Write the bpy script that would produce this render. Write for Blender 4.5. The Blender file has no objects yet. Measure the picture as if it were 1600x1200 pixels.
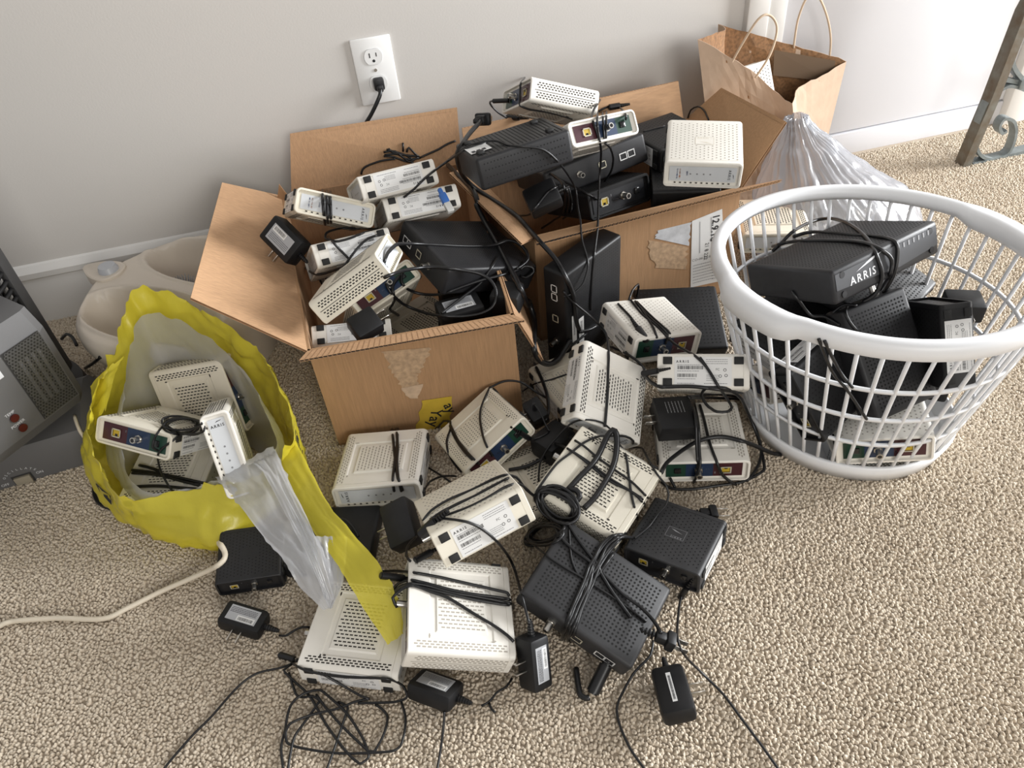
import bpy, bmesh, math, random, json
import numpy as np
from mathutils import Vector, Matrix, noise
rnd = random.Random(7)
SC = bpy.context.scene
COL = SC.collection

# ------------------------------------------------------------------ camera, world, lamps, exposure
CAM = dict(f=1191.76, R=[[0.964254, -0.253045, -0.078622], [-0.227567, -0.638824, -0.734927], [0.135745, 0.726548, -0.673573]], C=[-0.0867, -1.5776, 0.9468])
cd = bpy.data.cameras.new('camera'); cam = bpy.data.objects.new('camera', cd); COL.objects.link(cam)
_r = np.array(CAM['R'])
cam.matrix_world = Matrix(((_r[0][0], -_r[1][0], -_r[2][0], CAM['C'][0]), (_r[0][1], -_r[1][1], -_r[2][1], CAM['C'][1]),
                           (_r[0][2], -_r[1][2], -_r[2][2], CAM['C'][2]), (0, 0, 0, 1)))
cd.sensor_fit = 'HORIZONTAL'; cd.sensor_width = 36.0; cd.lens = CAM['f'] / 1600 * 36.0
cd.clip_start = 0.02
SC.camera = cam
SC.view_settings.view_transform = 'Standard'; SC.view_settings.look = 'None'
SC.view_settings.gamma = 1.0; SC.view_settings.use_curve_mapping = False
SC.view_settings.exposure = 0.50
wd = bpy.data.worlds.new('world'); SC.world = wd; wd.use_nodes = True
bg = wd.node_tree.nodes['Background']; bg.inputs[0].default_value = (1.0, 0.975, 0.95, 1); bg.inputs[1].default_value = 0.34
def area(name, loc, target, sx, sy, power, col):
    l = bpy.data.lights.new(name, 'AREA'); l.shape = 'RECTANGLE'; l.size = sx; l.size_y = sy; l.energy = power; l.color = col
    o = bpy.data.objects.new(name, l); COL.objects.link(o); o.location = loc
    o.rotation_euler = (Vector(target) - Vector(loc)).to_track_quat('-Z', 'Y').to_euler()
    return o
# the room's window, to the right of the frame
area('window_light', (4.6, -1.0, 1.35), (0.2, -0.5, 0.2), 1.5, 1.9, 310, (0.97, 0.985, 1.0))
area('camera_side_fill', (0.8, -4.6, 1.9), (0.3, -0.4, 0.1), 1.6, 1.3, 46, (1.0, 0.97, 0.92))  # added soft fill from the camera side, no window known there

# ------------------------------------------------------------------ materials
MATS = {}
def mat(name, col, rough=0.5, metal=0.0, bump=0.0, bscale=200.0, var=0.0, vscale=20.0, spec=0.5, coat=0.0, stretch=None, col2=None, detail=4.0):
    if name in MATS: return MATS[name]
    m = bpy.data.materials.new(name); m.use_nodes = True
    nt = m.node_tree; b = nt.nodes['Principled BSDF']
    b.inputs['Base Color'].default_value = (*col, 1); b.inputs['Roughness'].default_value = rough
    b.inputs['Metallic'].default_value = metal; b.inputs['Specular IOR Level'].default_value = spec
    b.inputs['Coat Weight'].default_value = coat
    tc = None
    if var or bump:
        tc = nt.nodes.new('ShaderNodeTexCoord'); mp = nt.nodes.new('ShaderNodeMapping')
        nt.links.new(tc.outputs['Object'], mp.inputs[0])
        if stretch: mp.inputs['Scale'].default_value = stretch
    if var:
        n = nt.nodes.new('ShaderNodeTexNoise'); n.inputs['Scale'].default_value = vscale; n.inputs['Detail'].default_value = detail
        nt.links.new(mp.outputs[0], n.inputs['Vector'])
        r = nt.nodes.new('ShaderNodeMix'); r.data_type = 'RGBA'
        c2 = col2 or tuple(max(0, c * (1 - var)) for c in col)
        r.inputs[6].default_value = (*c2, 1); r.inputs[7].default_value = (*[min(1, c * (1 + var * .35)) for c in col], 1)
        cr = nt.nodes.new('ShaderNodeMapRange'); cr.inputs[1].default_value = .3; cr.inputs[2].default_value = .7
        nt.links.new(n.outputs['Fac'], cr.inputs[0]); nt.links.new(cr.outputs[0], r.inputs[0]); nt.links.new(r.outputs[2], b.inputs['Base Color'])
    if bump:
        n2 = nt.nodes.new('ShaderNodeTexNoise'); n2.inputs['Scale'].default_value = bscale; n2.inputs['Detail'].default_value = 3
        nt.links.new(mp.outputs[0], n2.inputs['Vector'])
        bn = nt.nodes.new('ShaderNodeBump'); bn.inputs['Strength'].default_value = bump; bn.inputs['Distance'].default_value = 0.001
        nt.links.new(n2.outputs['Fac'], bn.inputs['Height']); nt.links.new(bn.outputs[0], b.inputs['Normal'])
    MATS[name] = m
    return m
WHITE = mat('white_plastic', (.82, .79, .725), .42, bump=.05, bscale=900, var=.05, vscale=25)
CREAM = mat('cream_plastic', (.80, .755, .64), .45, bump=.05, bscale=900, var=.06, vscale=25)
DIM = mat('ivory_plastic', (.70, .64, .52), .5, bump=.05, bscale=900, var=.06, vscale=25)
BLACK = mat('black_plastic', (.009, .009, .010), .48, bump=.12, bscale=1500, var=.25, vscale=60, spec=.35)
BLACK2 = mat('charcoal_plastic', (.017, .017, .019), .46, bump=.15, bscale=1500, var=.2, vscale=60, spec=.4)
CHAR = mat('dark_grey_plastic', (.030, .030, .032), .5, bump=.15, bscale=1500, var=.2, vscale=60, spec=.4)
GLOSSB = mat('gloss_black', (.012, .012, .013), .18, spec=.6)
CORDM = mat('cord_rubber', (.008, .008, .009), .36)
RUBBER = mat('foot_rubber', (.012, .012, .012), .7)
HOLE = mat('vent_dark', (.035, .030, .026), .9)
HOLE_P = mat('vent_pale', (.40, .37, .32), .8)  # paler vents, as if catching light: brightness put into the colour
HOLE_B = mat('vent_black', (.003, .003, .003), .9)
PANEL = mat('silver_panel', (.60, .62, .64), .35, var=.05)
LABEL = mat('label_paper', (.74, .74, .73), .45)
LABELG = mat('label_grey', (.42, .43, .45), .4, metal=.2)
INK = mat('ink_black', (.015, .015, .018), .6)
INKG = mat('ink_grey', (.23, .23, .24), .6)
INKW = mat('ink_white', (.72, .73, .75), .5)
INKO = mat('ink_orange', (.75, .22, .03), .5)
INKB = mat('ink_blue', (.06, .13, .35), .5)
REARD = mat('rear_black', (.012, .013, .016), .35)
GREENP = mat('rear_green', (.010, .045, .028), .35)
BLUEP = mat('rear_blue', (.012, .030, .075), .35)
REDP = mat('rear_maroon', (.055, .012, .018), .35)
YPORT = mat('port_yellow', (.52, .36, .03), .5)
PFRAME = mat('port_frame', (.50, .47, .36), .5)
METAL = mat('connector_metal', (.62, .60, .56), .28, metal=1.0, var=.1, vscale=300)
CARD = mat('cardboard', (.42, .245, .125), .8, bump=.25, bscale=160, var=.14, vscale=60, stretch=(6, 6, .35))
CARDI = mat('cardboard_inside', (.50, .30, .165), .8, bump=.25, bscale=160, var=.16, vscale=70, stretch=(6, 6, .5))
CARDX = mat('cardboard_flap', (.52, .315, .175), .8, bump=.25, bscale=160, var=.16, vscale=60, stretch=(.5, 6, 2))
KRAFT = mat('kraft_paper', (.47, .335, .235), .75, bump=.3, bscale=60, var=.1, vscale=30)
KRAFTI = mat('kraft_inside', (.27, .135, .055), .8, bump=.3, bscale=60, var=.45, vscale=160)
TWINE = mat('paper_twine', (.60, .46, .33), .8, bump=.5, bscale=400)
WALLM = mat('wall_paint', (.60, .575, .545), .75, bump=.12, bscale=260)
TRIMM = mat('trim_paint', (.71, .695, .67), .45)
DOORM = mat('door_paint', (.66, .66, .685), .34, bump=.35, bscale=5)
OUTLETM = mat('outlet_plastic', (.83, .83, .82), .35)
SPAM = mat('spa_plastic', (.70, .63, .545), .38, var=.04, vscale=12)
GREYP = mat('grey_plastic', (.40, .41, .43), .4)
HEATM = mat('heater_plastic', (.12, .118, .118), .5, bump=.1, bscale=900)
HEATD = mat('heater_dark', (.035, .034, .034), .6)
HEATW = mat('grille_metal', (.19, .19, .20), .35, metal=.6)
LEDR = mat('red_lens', (.07, .010, .009), .3)
ALMOND = mat('almond_cord', (.74, .66, .53), .45)
BASK = mat('basket_plastic', (.80, .81, .83), .38)
IRON = mat('aged_iron', (.13, .125, .105), .55, metal=.3, var=.5, vscale=40, col2=(.105, .075, .045), bump=.3, bscale=150)
IRON2 = mat('grey_iron', (.20, .225, .225), .5, metal=.3, var=.3, vscale=40, bump=.3, bscale=150)
TAPEM = mat('clear_tape', (.60, .61, .63), .3, var=.2, vscale=70)
TORN = mat('torn_paper', (.58, .42, .29), .85, var=.2, vscale=90)
GLUE = mat('glue_residue', (.50, .34, .21), .6, var=.3, vscale=140)
YTAPE = mat('yellow_tape', (.62, .43, .05), .4, var=.1, vscale=60)
BLUEC = mat('blue_plug', (.035, .13, .42), .4)
CLEARP = mat('clear_plug', (.50, .50, .48), .2)

def film(name, col, alpha, rough=.3, gloss=.25, top=None):
    m = bpy.data.materials.new(name); m.use_nodes = True; nt = m.node_tree; nt.nodes.clear()
    out = nt.nodes.new('ShaderNodeOutputMaterial')
    d = nt.nodes.new('ShaderNodeBsdfDiffuse'); t = nt.nodes.new('ShaderNodeBsdfTranslucent'); tr = nt.nodes.new('ShaderNodeBsdfTransparent')
    g = nt.nodes.new('ShaderNodeBsdfGlossy'); g.inputs['Roughness'].default_value = rough
    for n in (d, t): n.inputs[0].default_value = (*col, 1)
    tr.inputs[0].default_value = (*[c ** .35 for c in col], 1)
    m1 = nt.nodes.new('ShaderNodeMixShader'); m1.inputs[0].default_value = .36
    m2 = nt.nodes.new('ShaderNodeMixShader'); m2.inputs[0].default_value = alpha
    m3 = nt.nodes.new('ShaderNodeMixShader')
    lw = nt.nodes.new('ShaderNodeLayerWeight'); fr = nt.nodes.new('ShaderNodeMath'); fr.operation = 'POWER'; fr.inputs[1].default_value = 4.0; nt.links.new(lw.outputs['Facing'], fr.inputs[0])
    mu = nt.nodes.new('ShaderNodeMath'); mu.operation = 'MULTIPLY_ADD'; mu.inputs[1].default_value = .55; mu.inputs[2].default_value = .03 + gloss * .15
    nt.links.new(fr.outputs[0], mu.inputs[0])
    L = nt.links.new
    if top:     # the film lies folded double towards the rim
        t2 = nt.nodes.new('ShaderNodeTexCoord'); sx = nt.nodes.new('ShaderNodeSeparateXYZ'); mr = nt.nodes.new('ShaderNodeMapRange')
        mr.inputs[1].default_value, mr.inputs[2].default_value, mr.inputs[3].default_value, mr.inputs[4].default_value = top[0], top[1], alpha, top[2]
        L(t2.outputs['Object'], sx.inputs[0]); L(sx.outputs[2], mr.inputs[0]); L(mr.outputs[0], m2.inputs[0])
    L(d.outputs[0], m1.inputs[1]); L(t.outputs[0], m1.inputs[2]); L(tr.outputs[0], m2.inputs[1]); L(m1.outputs[0], m2.inputs[2])
    L(m2.outputs[0], m3.inputs[1]); L(g.outputs[0], m3.inputs[2]); L(mu.outputs[0], m3.inputs[0]); L(m3.outputs[0], out.inputs[0])
    tc = nt.nodes.new('ShaderNodeTexCoord'); nz = nt.nodes.new('ShaderNodeTexNoise'); nz.inputs['Scale'].default_value = 45; nz.inputs['Detail'].default_value = 5
    bn = nt.nodes.new('ShaderNodeBump'); bn.inputs['Strength'].default_value = .35; bn.inputs['Distance'].default_value = .004
    L(tc.outputs['Object'], nz.inputs['Vector']); L(nz.outputs['Fac'], bn.inputs['Height'])
    for n in (d, t, g): L(bn.outputs[0], n.inputs['Normal'])
    return m
YFILM = film('yellow_film', (.95, .83, .07), .62, gloss=.1, top=(.06, .20, .92))
GFILM = film('grey_film', (.62, .63, .66), .62)
GFILM3 = film('handle_film', (.72, .73, .76), .70, rough=.25, gloss=.5)
GFILM2 = film('pale_grey_film', (.50, .51, .55), .62, rough=.22, gloss=.7)

# ------------------------------------------------------------------ mesh helpers
def tagp(o, label=None, cat=None, group=None, kind=None):
    if label: o['label'] = label
    if cat: o['category'] = cat
    if group: o['group'] = group
    if kind: o['kind'] = kind
    return o
def link(name, me, parent=None, mats=None):
    o = bpy.data.objects.new(name, me); COL.objects.link(o)
    if parent: o.parent = parent
    return o
def empty(name, M, label, cat, group=None, scale=1.0):
    o = bpy.data.objects.new(name, None); COL.objects.link(o); o.empty_display_size = .02
    o.matrix_world = M @ Matrix.Scale(scale, 4)
    return tagp(o, label, cat, group)
def sharpen(bm, ang=38):
    a = math.radians(ang)
    for f in bm.faces: f.smooth = True
    for e in bm.edges:
        if len(e.link_faces) == 2:
            try: e.smooth = e.calc_face_angle() < a
            except ValueError: e.smooth = True
def finish(bm, name, mats, ang=38, smooth=True):
    bmesh.ops.recalc_face_normals(bm, faces=bm.faces)
    if smooth: sharpen(bm, ang)
    me = bpy.data.meshes.new(name); bm.to_mesh(me); bm.free()
    for m in (mats if isinstance(mats, (list, tuple)) else [mats]): me.materials.append(m)
    return me
def pydata(name, v, f, mats, smooth=False, mi=None):
    me = bpy.data.meshes.new(name); me.from_pydata([tuple(p) for p in v], [], f); me.update()
    for m in (mats if isinstance(mats, (list, tuple)) else [mats]): me.materials.append(m)
    if smooth: me.polygons.foreach_set('use_smooth', [True] * len(me.polygons))
    if mi is not None: me.polygons.foreach_set('material_index', mi)
    return me
def box_bm(bm, c, s, bev=0.0, seg=2, M=None):
    r = bmesh.ops.create_cube(bm, size=1.0)
    vs = r['verts']
    bmesh.ops.scale(bm, vec=s, verts=vs); bmesh.ops.translate(bm, vec=c, verts=vs)
    if bev > 0:
        es = list({e for v in vs for e in v.link_edges})
        q = bmesh.ops.bevel(bm, geom=es, offset=bev, segments=seg, affect='EDGES', profile=.5)
        vs = list({v for f in q['faces'] for v in f.verts} | {v for v in vs if v.is_valid})
    if M is not None: bmesh.ops.transform(bm, matrix=M, verts=[v for v in vs if v.is_valid])
    return vs
def cyl_bm(bm, a, b, r1, r2=None, n=16):
    a = Vector(a); b = Vector(b); d = b - a
    M = Matrix.Translation((a + b) / 2) @ d.to_track_quat('Z', 'Y').to_matrix().to_4x4()
    bmesh.ops.create_cone(bm, cap_ends=True, segments=n, radius1=r1, radius2=r1 if r2 is None else r2, depth=d.length, matrix=M)
CACHE = {}
def cached(key, fn):
    if key not in CACHE: CACHE[key] = fn()
    return CACHE[key]
def box_me(key, c, s, m, bev=.001, seg=2):
    def f():
        bm = bmesh.new(); box_bm(bm, c, s, bev, seg); return finish(bm, 'box_mesh', m)
    return cached(('box', key, tuple(c), tuple(s), m.name, bev), f)
def catmull(P, n, closed=False):
    P = np.array(P, float); m = len(P); out = []
    segs = m if closed else m - 1
    for i in range(segs):
        if closed: p0, p1, p2, p3 = P[i - 1], P[i], P[(i + 1) % m], P[(i + 2) % m]
        else: p0, p1, p2, p3 = P[max(i - 1, 0)], P[i], P[i + 1], P[min(i + 2, m - 1)]
        for k in range(n):
            t = k / n
            out.append(.5 * ((2 * p1) + (-p0 + p2) * t + (2 * p0 - 5 * p1 + 4 * p2 - p3) * t * t + (-p0 + 3 * p1 - 3 * p2 + p3) * t ** 3))
    if not closed: out.append(P[-1])
    return np.array(out)
def tube_geo(P, r, n=7, flat=1.0, up=None):
    P = np.array(P, float); m = len(P)
    rr = r if hasattr(r, '__len__') else [r] * m
    T = np.gradient(P, axis=0); T /= np.linalg.norm(T, axis=1)[:, None] + 1e-12
    N = np.cross(T[0], [0, 0, 1.0] if up is None else up)
    if np.linalg.norm(N) < 1e-4: N = np.cross(T[0], [1.0, 0, 0])
    N /= np.linalg.norm(N); v = []; f = []
    for i in range(m):
        N = N - T[i] * (N @ T[i]); N /= np.linalg.norm(N) + 1e-12; B = np.cross(T[i], N)
        for k in range(n):
            a = 2 * math.pi * k / n
            v.append(P[i] + rr[i] * (N * math.cos(a) * flat + B * math.sin(a)))
    for i in range(m - 1):
        for k in range(n):
            k2 = (k + 1) % n
            f.append((i * n + k, i * n + k2, (i + 1) * n + k2, (i + 1) * n + k))
    f.append(tuple(range(n))[::-1]); f.append(tuple((m - 1) * n + k for k in range(n)))
    return v, f
def tube_me(name, pts, r, m, sub=5, n=7, flat=1.0, closed=False):
    P = catmull(pts, sub, closed)
    if closed: P = np.vstack([P, P[:1]])
    v, f = tube_geo(P, r, n, flat)
    return pydata(name, v, f, m, True)
def text_geo(s, size, align='LEFT', space=1.0, bold=0.0):
    key = ('text', s, size, align, space, bold)
    if key in CACHE: return CACHE[key]
    cu = bpy.data.curves.new('text_curve', 'FONT'); cu.body = s; cu.size = size; cu.align_x = align; cu.space_character = space; cu.offset = bold
    cu.resolution_u = 2
    o = bpy.data.objects.new('text_tmp', cu)
    me = bpy.data.meshes.new_from_object(o)
    v = [tuple(p.co) for p in me.vertices]; f = [tuple(p.vertices) for p in me.polygons]
    bpy.data.objects.remove(o); bpy.data.meshes.remove(me); bpy.data.curves.remove(cu)
    CACHE[key] = (v, f); return v, f
class Print:
    """flat print collected in a plane: origin o, right r, up u"""
    def __init__(s, o, r, u): s.o = np.array(o, float); s.r = np.array(r, float); s.u = np.array(u, float); s.v = []; s.f = []; s.m = []; s.mats = []
    def mi(s, m):
        if m not in s.mats: s.mats.append(m)
        return s.mats.index(m)
    def poly(s, pts, m, lift=0.0):
        n = np.cross(s.r, s.u); b = len(s.v)
        for (a, c) in pts: s.v.append(s.o + s.r * a + s.u * c + n * lift)
        s.f.append(tuple(range(b, b + len(pts)))); s.m.append(s.mi(m))
    def rect(s, x0, y0, x1, y1, m, lift=0.0): s.poly([(x0, y0), (x1, y0), (x1, y1), (x0, y1)], m, lift)
    def text(s, t, x, y, size, m, align='LEFT', space=1.0, rot=0.0, bold=0.0, lift=0.0):
        v, f = text_geo(t, size, align, space, bold); b = len(s.v); c, q = math.cos(rot), math.sin(rot); n = np.cross(s.r, s.u)
        for p in v: s.v.append(s.o + s.r * (x + p[0] * c - p[1] * q) + s.u * (y + p[0] * q + p[1] * c) + n * lift)
        for g in f: s.f.append(tuple(b + i for i in g)); s.m.append(s.mi(m))
    def bars(s, x, y, w, h, m, seed=1):
        r = random.Random(seed); t = 0
        while t < w:
            a = r.choice((.35, .5, .8)) * h * .18; s.rect(x + t, y, x + min(t + a, w), y + h, m); t += a + r.choice((.3, .5, .7)) * h * .18
    def line(s, x, y, w, h, m, seed=1):
        r = random.Random(seed); t = 0
        while t < w:
            a = h * r.uniform(1.2, 4); s.rect(x + t, y, x + min(t + a, w), y + h, m); t += a + h * .6
    def me(s, name): return pydata(name, s.v, s.f, s.mats, False, s.m)

# ------------------------------------------------------------------ modems
TYPES = {'slot': (.133, .133, .042, .0085, .0035), 'dot': (.128, .124, .050, .0075, .004), 'dotb': (.128, .124, .046, .0075, .004)}
def profile(X, Z, r, ins, n=6):
    X = X / 2 - ins; Z = Z / 2 - ins; r = max(r - ins, .0006); p = []
    for q, (cx, cz) in enumerate(((X - r, Z - r), (-X + r, Z - r), (-X + r, -Z + r), (X - r, -Z + r))):
        for k in range(n):
            a = math.pi / 2 * (q + k / (n - 1)); p.append((cx + r * math.cos(a), cz + r * math.sin(a)))
    return p
def shell_me(kind, m):
    X, Y, Z, r, rim = TYPES[kind]; y0, y1 = -Y / 2, Y / 2; rec = .005
    st = [(y0 + rec, rim), (y0, rim), (y0, .0012), (y0 + .0012, 0), (y0 + .008, 0), (y0 + .008, .0006), (y0 + .0086, .0006), (y0 + .0086, 0),
          (y1 - .0012, 0), (y1, .0012), (y1, rim), (y1 - rec, rim)]
    v = []; f = []; n = 24
    for (y, ins) in st:
        for (x, z) in profile(X, Z, r, ins): v.append((x, y, z))
    plate = kind == 'slot'
    for i in range(len(st) - 1):
        for k in range(n):
            k2 = (k + 1) % n
            if plate and i == 7 and k in (5, 17): continue
            f.append((i * n + k, i * n + k2, (i + 1) * n + k2, (i + 1) * n + k))
    f.append(tuple(range(n))); b = (len(st) - 1) * n; f.append(tuple(b + k for k in range(n)))
    if plate:
        for s, ka, kb in ((1, 5, 6), (-1, 17, 18)):
            ring0 = [7 * n + ka, 7 * n + kb, 8 * n + kb, 8 * n + ka]
            sx = 1 if v[ring0[0]][0] > 0 else -1
            lev = [(.36, .30, 0), (.345, .285, -.0016), (.29, .245, -.0016), (.275, .23, .0004)]
            prev = ring0
            for (fx, fy, dz) in lev:
                hx, hy = X * fx, Y * fy; z = s * (Z / 2 + dz); base = len(v)
                v += [(sx * hx, -hy, z), (-sx * hx, -hy, z), (-sx * hx, hy, z), (sx * hx, hy, z)]
                new = [base, base + 1, base + 2, base + 3]
                for q in range(4): f.append((prev[q], prev[(q + 1) % 4], new[(q + 1) % 4], new[q]))
                prev = new
            f.append(tuple(prev))
    bm = bmesh.new(); me = bpy.data.meshes.new('tmp'); me.from_pydata(v, [], f); bm.from_mesh(me); bpy.data.meshes.remove(me)
    return finish(bm, 'modem_body', m)
def dots(v, f, o, r, u, pts, rx, ry, n):
    o = np.array(o, float); r = np.array(r, float); u = np.array(u, float)
    for (a, b) in pts:
        s = len(v)
        for k in range(n):
            t = 2 * math.pi * (k + .5) / n
            v.append(o + r * (a + rx * math.cos(t) * (1.414 if n == 4 else 1)) + u * (b + ry * math.sin(t) * (1.414 if n == 4 else 1)))
        f.append(tuple(range(s, s + n)))
def vents_me(kind, m, rnddots=False):
    X, Y, Z, r, rim = TYPES[kind]; v = []; f = []; e = .00018
    for s in (1, -1):
        z = s * (Z / 2 + e)
        if kind == 'slot':
            # raised square
            P = [((-.24 + .04 * i) * X, (-.20 + .047 * j + (.0235 if i % 2 else 0)) * Y) for i in range(13) for j in range(9) if -.21 <= (-.20 + .047 * j + (.0235 if i % 2 else 0)) <= .205]
            Q = []
            for i in range(3):
                for j in range(17):
                    for q in (-1, 1): Q.append((q * (.385 + .026 * i) * X, (-.40 + .05 * j + (.025 if i % 2 else 0)) * Y))
            a, b = (.0011, .0011) if rnddots else (.00095, .0022)
            k = 6 if rnddots else 4
            dots(v, f, (0, 0, z + s * .0004), (1, 0, 0), (0, 1, 0), P, a, b, k); dots(v, f, (0, 0, z), (1, 0, 0), (0, 1, 0), Q, a, b, k)
        else:
            P = []; st = .0072
            for i in range(-8, 9):
                for j in range(-8, 9):
                    x = i * st * .93; y = j * st + (st / 2 if i % 2 else 0)
                    if abs(x) < X / 2 - .009 and abs(y) < Y / 2 - .009 and not (abs(x) < .017 and abs(y) < .012): P.append((x, y))
            dots(v, f, (0, 0, z), (1, 0, 0), (0, 1, 0), P, .00138, .00138, 6)
    if kind == 'slot':
        for s in (1, -1):
            dots(v, f, (0, 0, s * (Z / 2 + e * 1.5)), (1, 0, 0), (0, 1, 0), [(-.375 * X, .30 * Y), (.33 * X, .30 * Y)], .0035, .0012, 6)
            dots(v, f, (0, 0, s * (Z / 2 + e * 1.5)), (1, 0, 0), (0, 1, 0), [(-.36 * X, .26 * Y), (.345 * X, -.30 * Y)], .0013, .0024, 6)
        Q = [((zz) * Z, (-.42 + .047 * j + (.0235 if i % 2 else 0)) * Y) for i, zz in enumerate((-.30, -.21, -.12, .10, .19, .28)) for j in range(18)]
        dots(v, f, (X / 2 + e, 0, 0), (0, 0, 1), (0, 1, 0), Q, .0010, .0019, 4)
        for (z0, z1) in ((-.012, .012),):
            s = len(v); v += [np.array((X / 2 + e, -Y * .44, z0 * Z)), np.array((X / 2 + e, Y * .44, z0 * Z)), np.array((X / 2 + e, Y * .44, z1 * Z)), np.array((X / 2 + e, -Y * .44, z1 * Z))]; f.append((s, s + 1, s + 2, s + 3))
    return pydata('vent_holes', v, f, m)
def emboss_me(kind, m, mi, zs=1):
    X, Y, Z, r, rim = TYPES[kind]
    p = Print((0, 0, zs * (Z / 2 + .0003)), (0, -zs, 0), (1, 0, 0))
    p.rect(-.0105, -.0155, .0105, .0155, m)
    for (a, b, c, d) in ((-.0105, -.0155, .0105, -.0150), (-.0105, .0150, .0105, .0155), (-.0105, -.0155, -.0100, .0155), (.0100, -.0155, .0105, .0155)): p.rect(a, b, c, d, mi, .0001)
    p.text('ARRIS', -.0055, -.0125, .0062, mi, space=1.25, rot=math.pi / 2, lift=.0001)
    p.poly([(.002, -.010), (.0065, .004), (.0075, .011), (.004, .003)], mi, .0001)
    return p.me('embossed_logo')
def label_me(kind, old=False):
    X, Y, Z, r, rim = TYPES[kind]; w = Y * .62; h = Z * .80
    p = Print((-X / 2 - .0004, 0, 0), (0, -1, 0), (0, 0, 1))
    p.rect(-w / 2, -h / 2, w / 2, h / 2, LABEL, -.0001)
    p.text('ARRIS', -w * .47, h * .30, .0048, INK, space=1.5, bold=.0001)
    p.bars(-w * .45, h * .07, w * .46, h * .12, INK, 3); p.line(-w * .45, h * .215, w * .40, .0008, INKG, 2); p.line(-w * .45, h * .0, w * .38, .0008, INKG, 5)
    p.bars(-w * .45, -h * .20, w * .34, h * .12, INK, 8); p.line(-w * .45, -h * .27, w * .32, .0008, INKG, 6)
    p.line(-w * .45, -h * .43, w * .3, .0009, INKG, 7); p.line(w * .02, -h * .43, w * .4, .0009, INKG, 9)
    for k in range(3): p.line(w * .05, h * (.40 - .07 * k), w * .38, .0008, INKG, 20 + k)
    p.text('FC', w * .22, h * .03, .0045, INK)
    for (cx, cy) in ((w * .38, h * .05), (w * .40, -h * .14), (w * .30, -h * .16)):
        ring = [(cx + .0022 * math.cos(t * .785), cy + .0022 * math.sin(t * .785)) for t in range(8)]; inn = [(cx + .0015 * math.cos(t * .785), cy + .0015 * math.sin(t * .785)) for t in range(8)]
        for t in range(8): p.poly([ring[t], ring[(t + 1) % 8], inn[(t + 1) % 8], inn[t]], INK)
    for k in range(4): p.line(w * .06, -h * (.14 + .06 * k), w * .22, .0007, INKG, 30 + k)
    return p.me('bottom_label')
def front_me(kind, flip, red, dark=False):
    X, Y, Z, r, rim = TYPES[kind]; y = -Y / 2 + .0035
    p = Print((0, y, 0), (0, 0, -1), (1, 0, 0))
    PN, IK = (BLACK, INKG) if dark else (PANEL, INK)
    p.rect(-Z * .29, -X * .43, Z * .29, X * .43, PN, 0)
    p.text('ARRIS', 0, X * .33, .0062, IK, 'CENTER', 1.3, bold=.0001, lift=.0002)
    p.poly([(-.002, X * .385), (.007, X * .40), (.0075, X * .405), (.001, X * .40)], IK, .0002)
    for k in range(4):
        c = X * (.10 - .085 * k); ring = [(.0016 * math.cos(t), c + .0016 * math.sin(t)) for t in np.linspace(0, 6.283, 9)[:-1]]
        p.poly(ring, INKG, .0002)
    if red:
        p.line(-Z * .2, -X * .30, Z * .4, .0022, INKO, 3); p.line(-Z * .2, -X * .335, Z * .4, .0022, INKB, 4); p.line(-Z * .1, -X * .21, Z * .2, .003, INKB, 5)
    for k in range(11): p.rect(flip * Z * .33, X * (-.36 + .07 * k), flip * Z * .38, X * (-.335 + .07 * k), HOLE, .0004)
    return p.me('front_panel')
def rear_me(kind, black):
    X, Y, Z, r, rim = TYPES[kind]; y = Y / 2 - .0040
    p = Print((0, y, 0), (-1, 0, 0), (0, 0, 1))
    a, b = (REARD, REARD) if black else (GREENP, REDP)
    p.rect(-X * .42, -Z * .32, -X * .10, Z * .32, b); p.rect(-X * .10, -Z * .32, X * .20, Z * .32, REARD if black else BLUEP); p.rect(X * .20, -Z * .32, X * .42, Z * .32, a)
    p.line(-X * .06, -Z * .05, X * .05, .0012, INKG, 3); p.line(-X * .13, Z * .1, .002, .004, INKG, 4)
    return p.me('rear_panel')
def coax_me():
    def f():
        bm = bmesh.new(); cyl_bm(bm, (0, 0, 0), (0, .003, 0), .0066, n=6); cyl_bm(bm, (0, .003, 0), (0, .0155, 0), .0047, n=16)
        cyl_bm(bm, (0, .0155, 0), (0, .0157, 0), .0032, n=12)
        me = finish(bm, 'coax_connector', [METAL, GLOSSB])
        for p in me.polygons:
            if p.center[1] > .0155 and abs(p.normal[1]) > .9 and p.center[0] ** 2 + p.center[2] ** 2 < 1e-6 and p.area < 3.6e-5: p.material_index = 1
        return me
    return cached('coax', f)
def port_me(c=None):
    fm = c or PFRAME
    def f():
        p = Print((0, .0022, 0), (-1, 0, 0), (0, 0, 1)); w, h = .0078, .0068
        p.rect(-w, -h, w, -h * .72, fm); p.rect(-w, h * .72, w, h, fm); p.rect(-w, -h, -w * .78, h, fm); p.rect(w * .78, -h, w, h, fm)
        p.rect(-w * .8, -h * .75, w * .8, h * .75, YPORT if c is None else GLOSSB, -.0016); p.rect(-w * .3, -h * .75, w * .3, -h * .2, GLOSSB, -.0012)
        me = p.me('ethernet_port'); return me
    return cached(('port', fm.name), f)
def foot_me():
    return box_me('foot', (0, 0, 0), (.0028, .0125, .0105), RUBBER, .0008)
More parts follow.
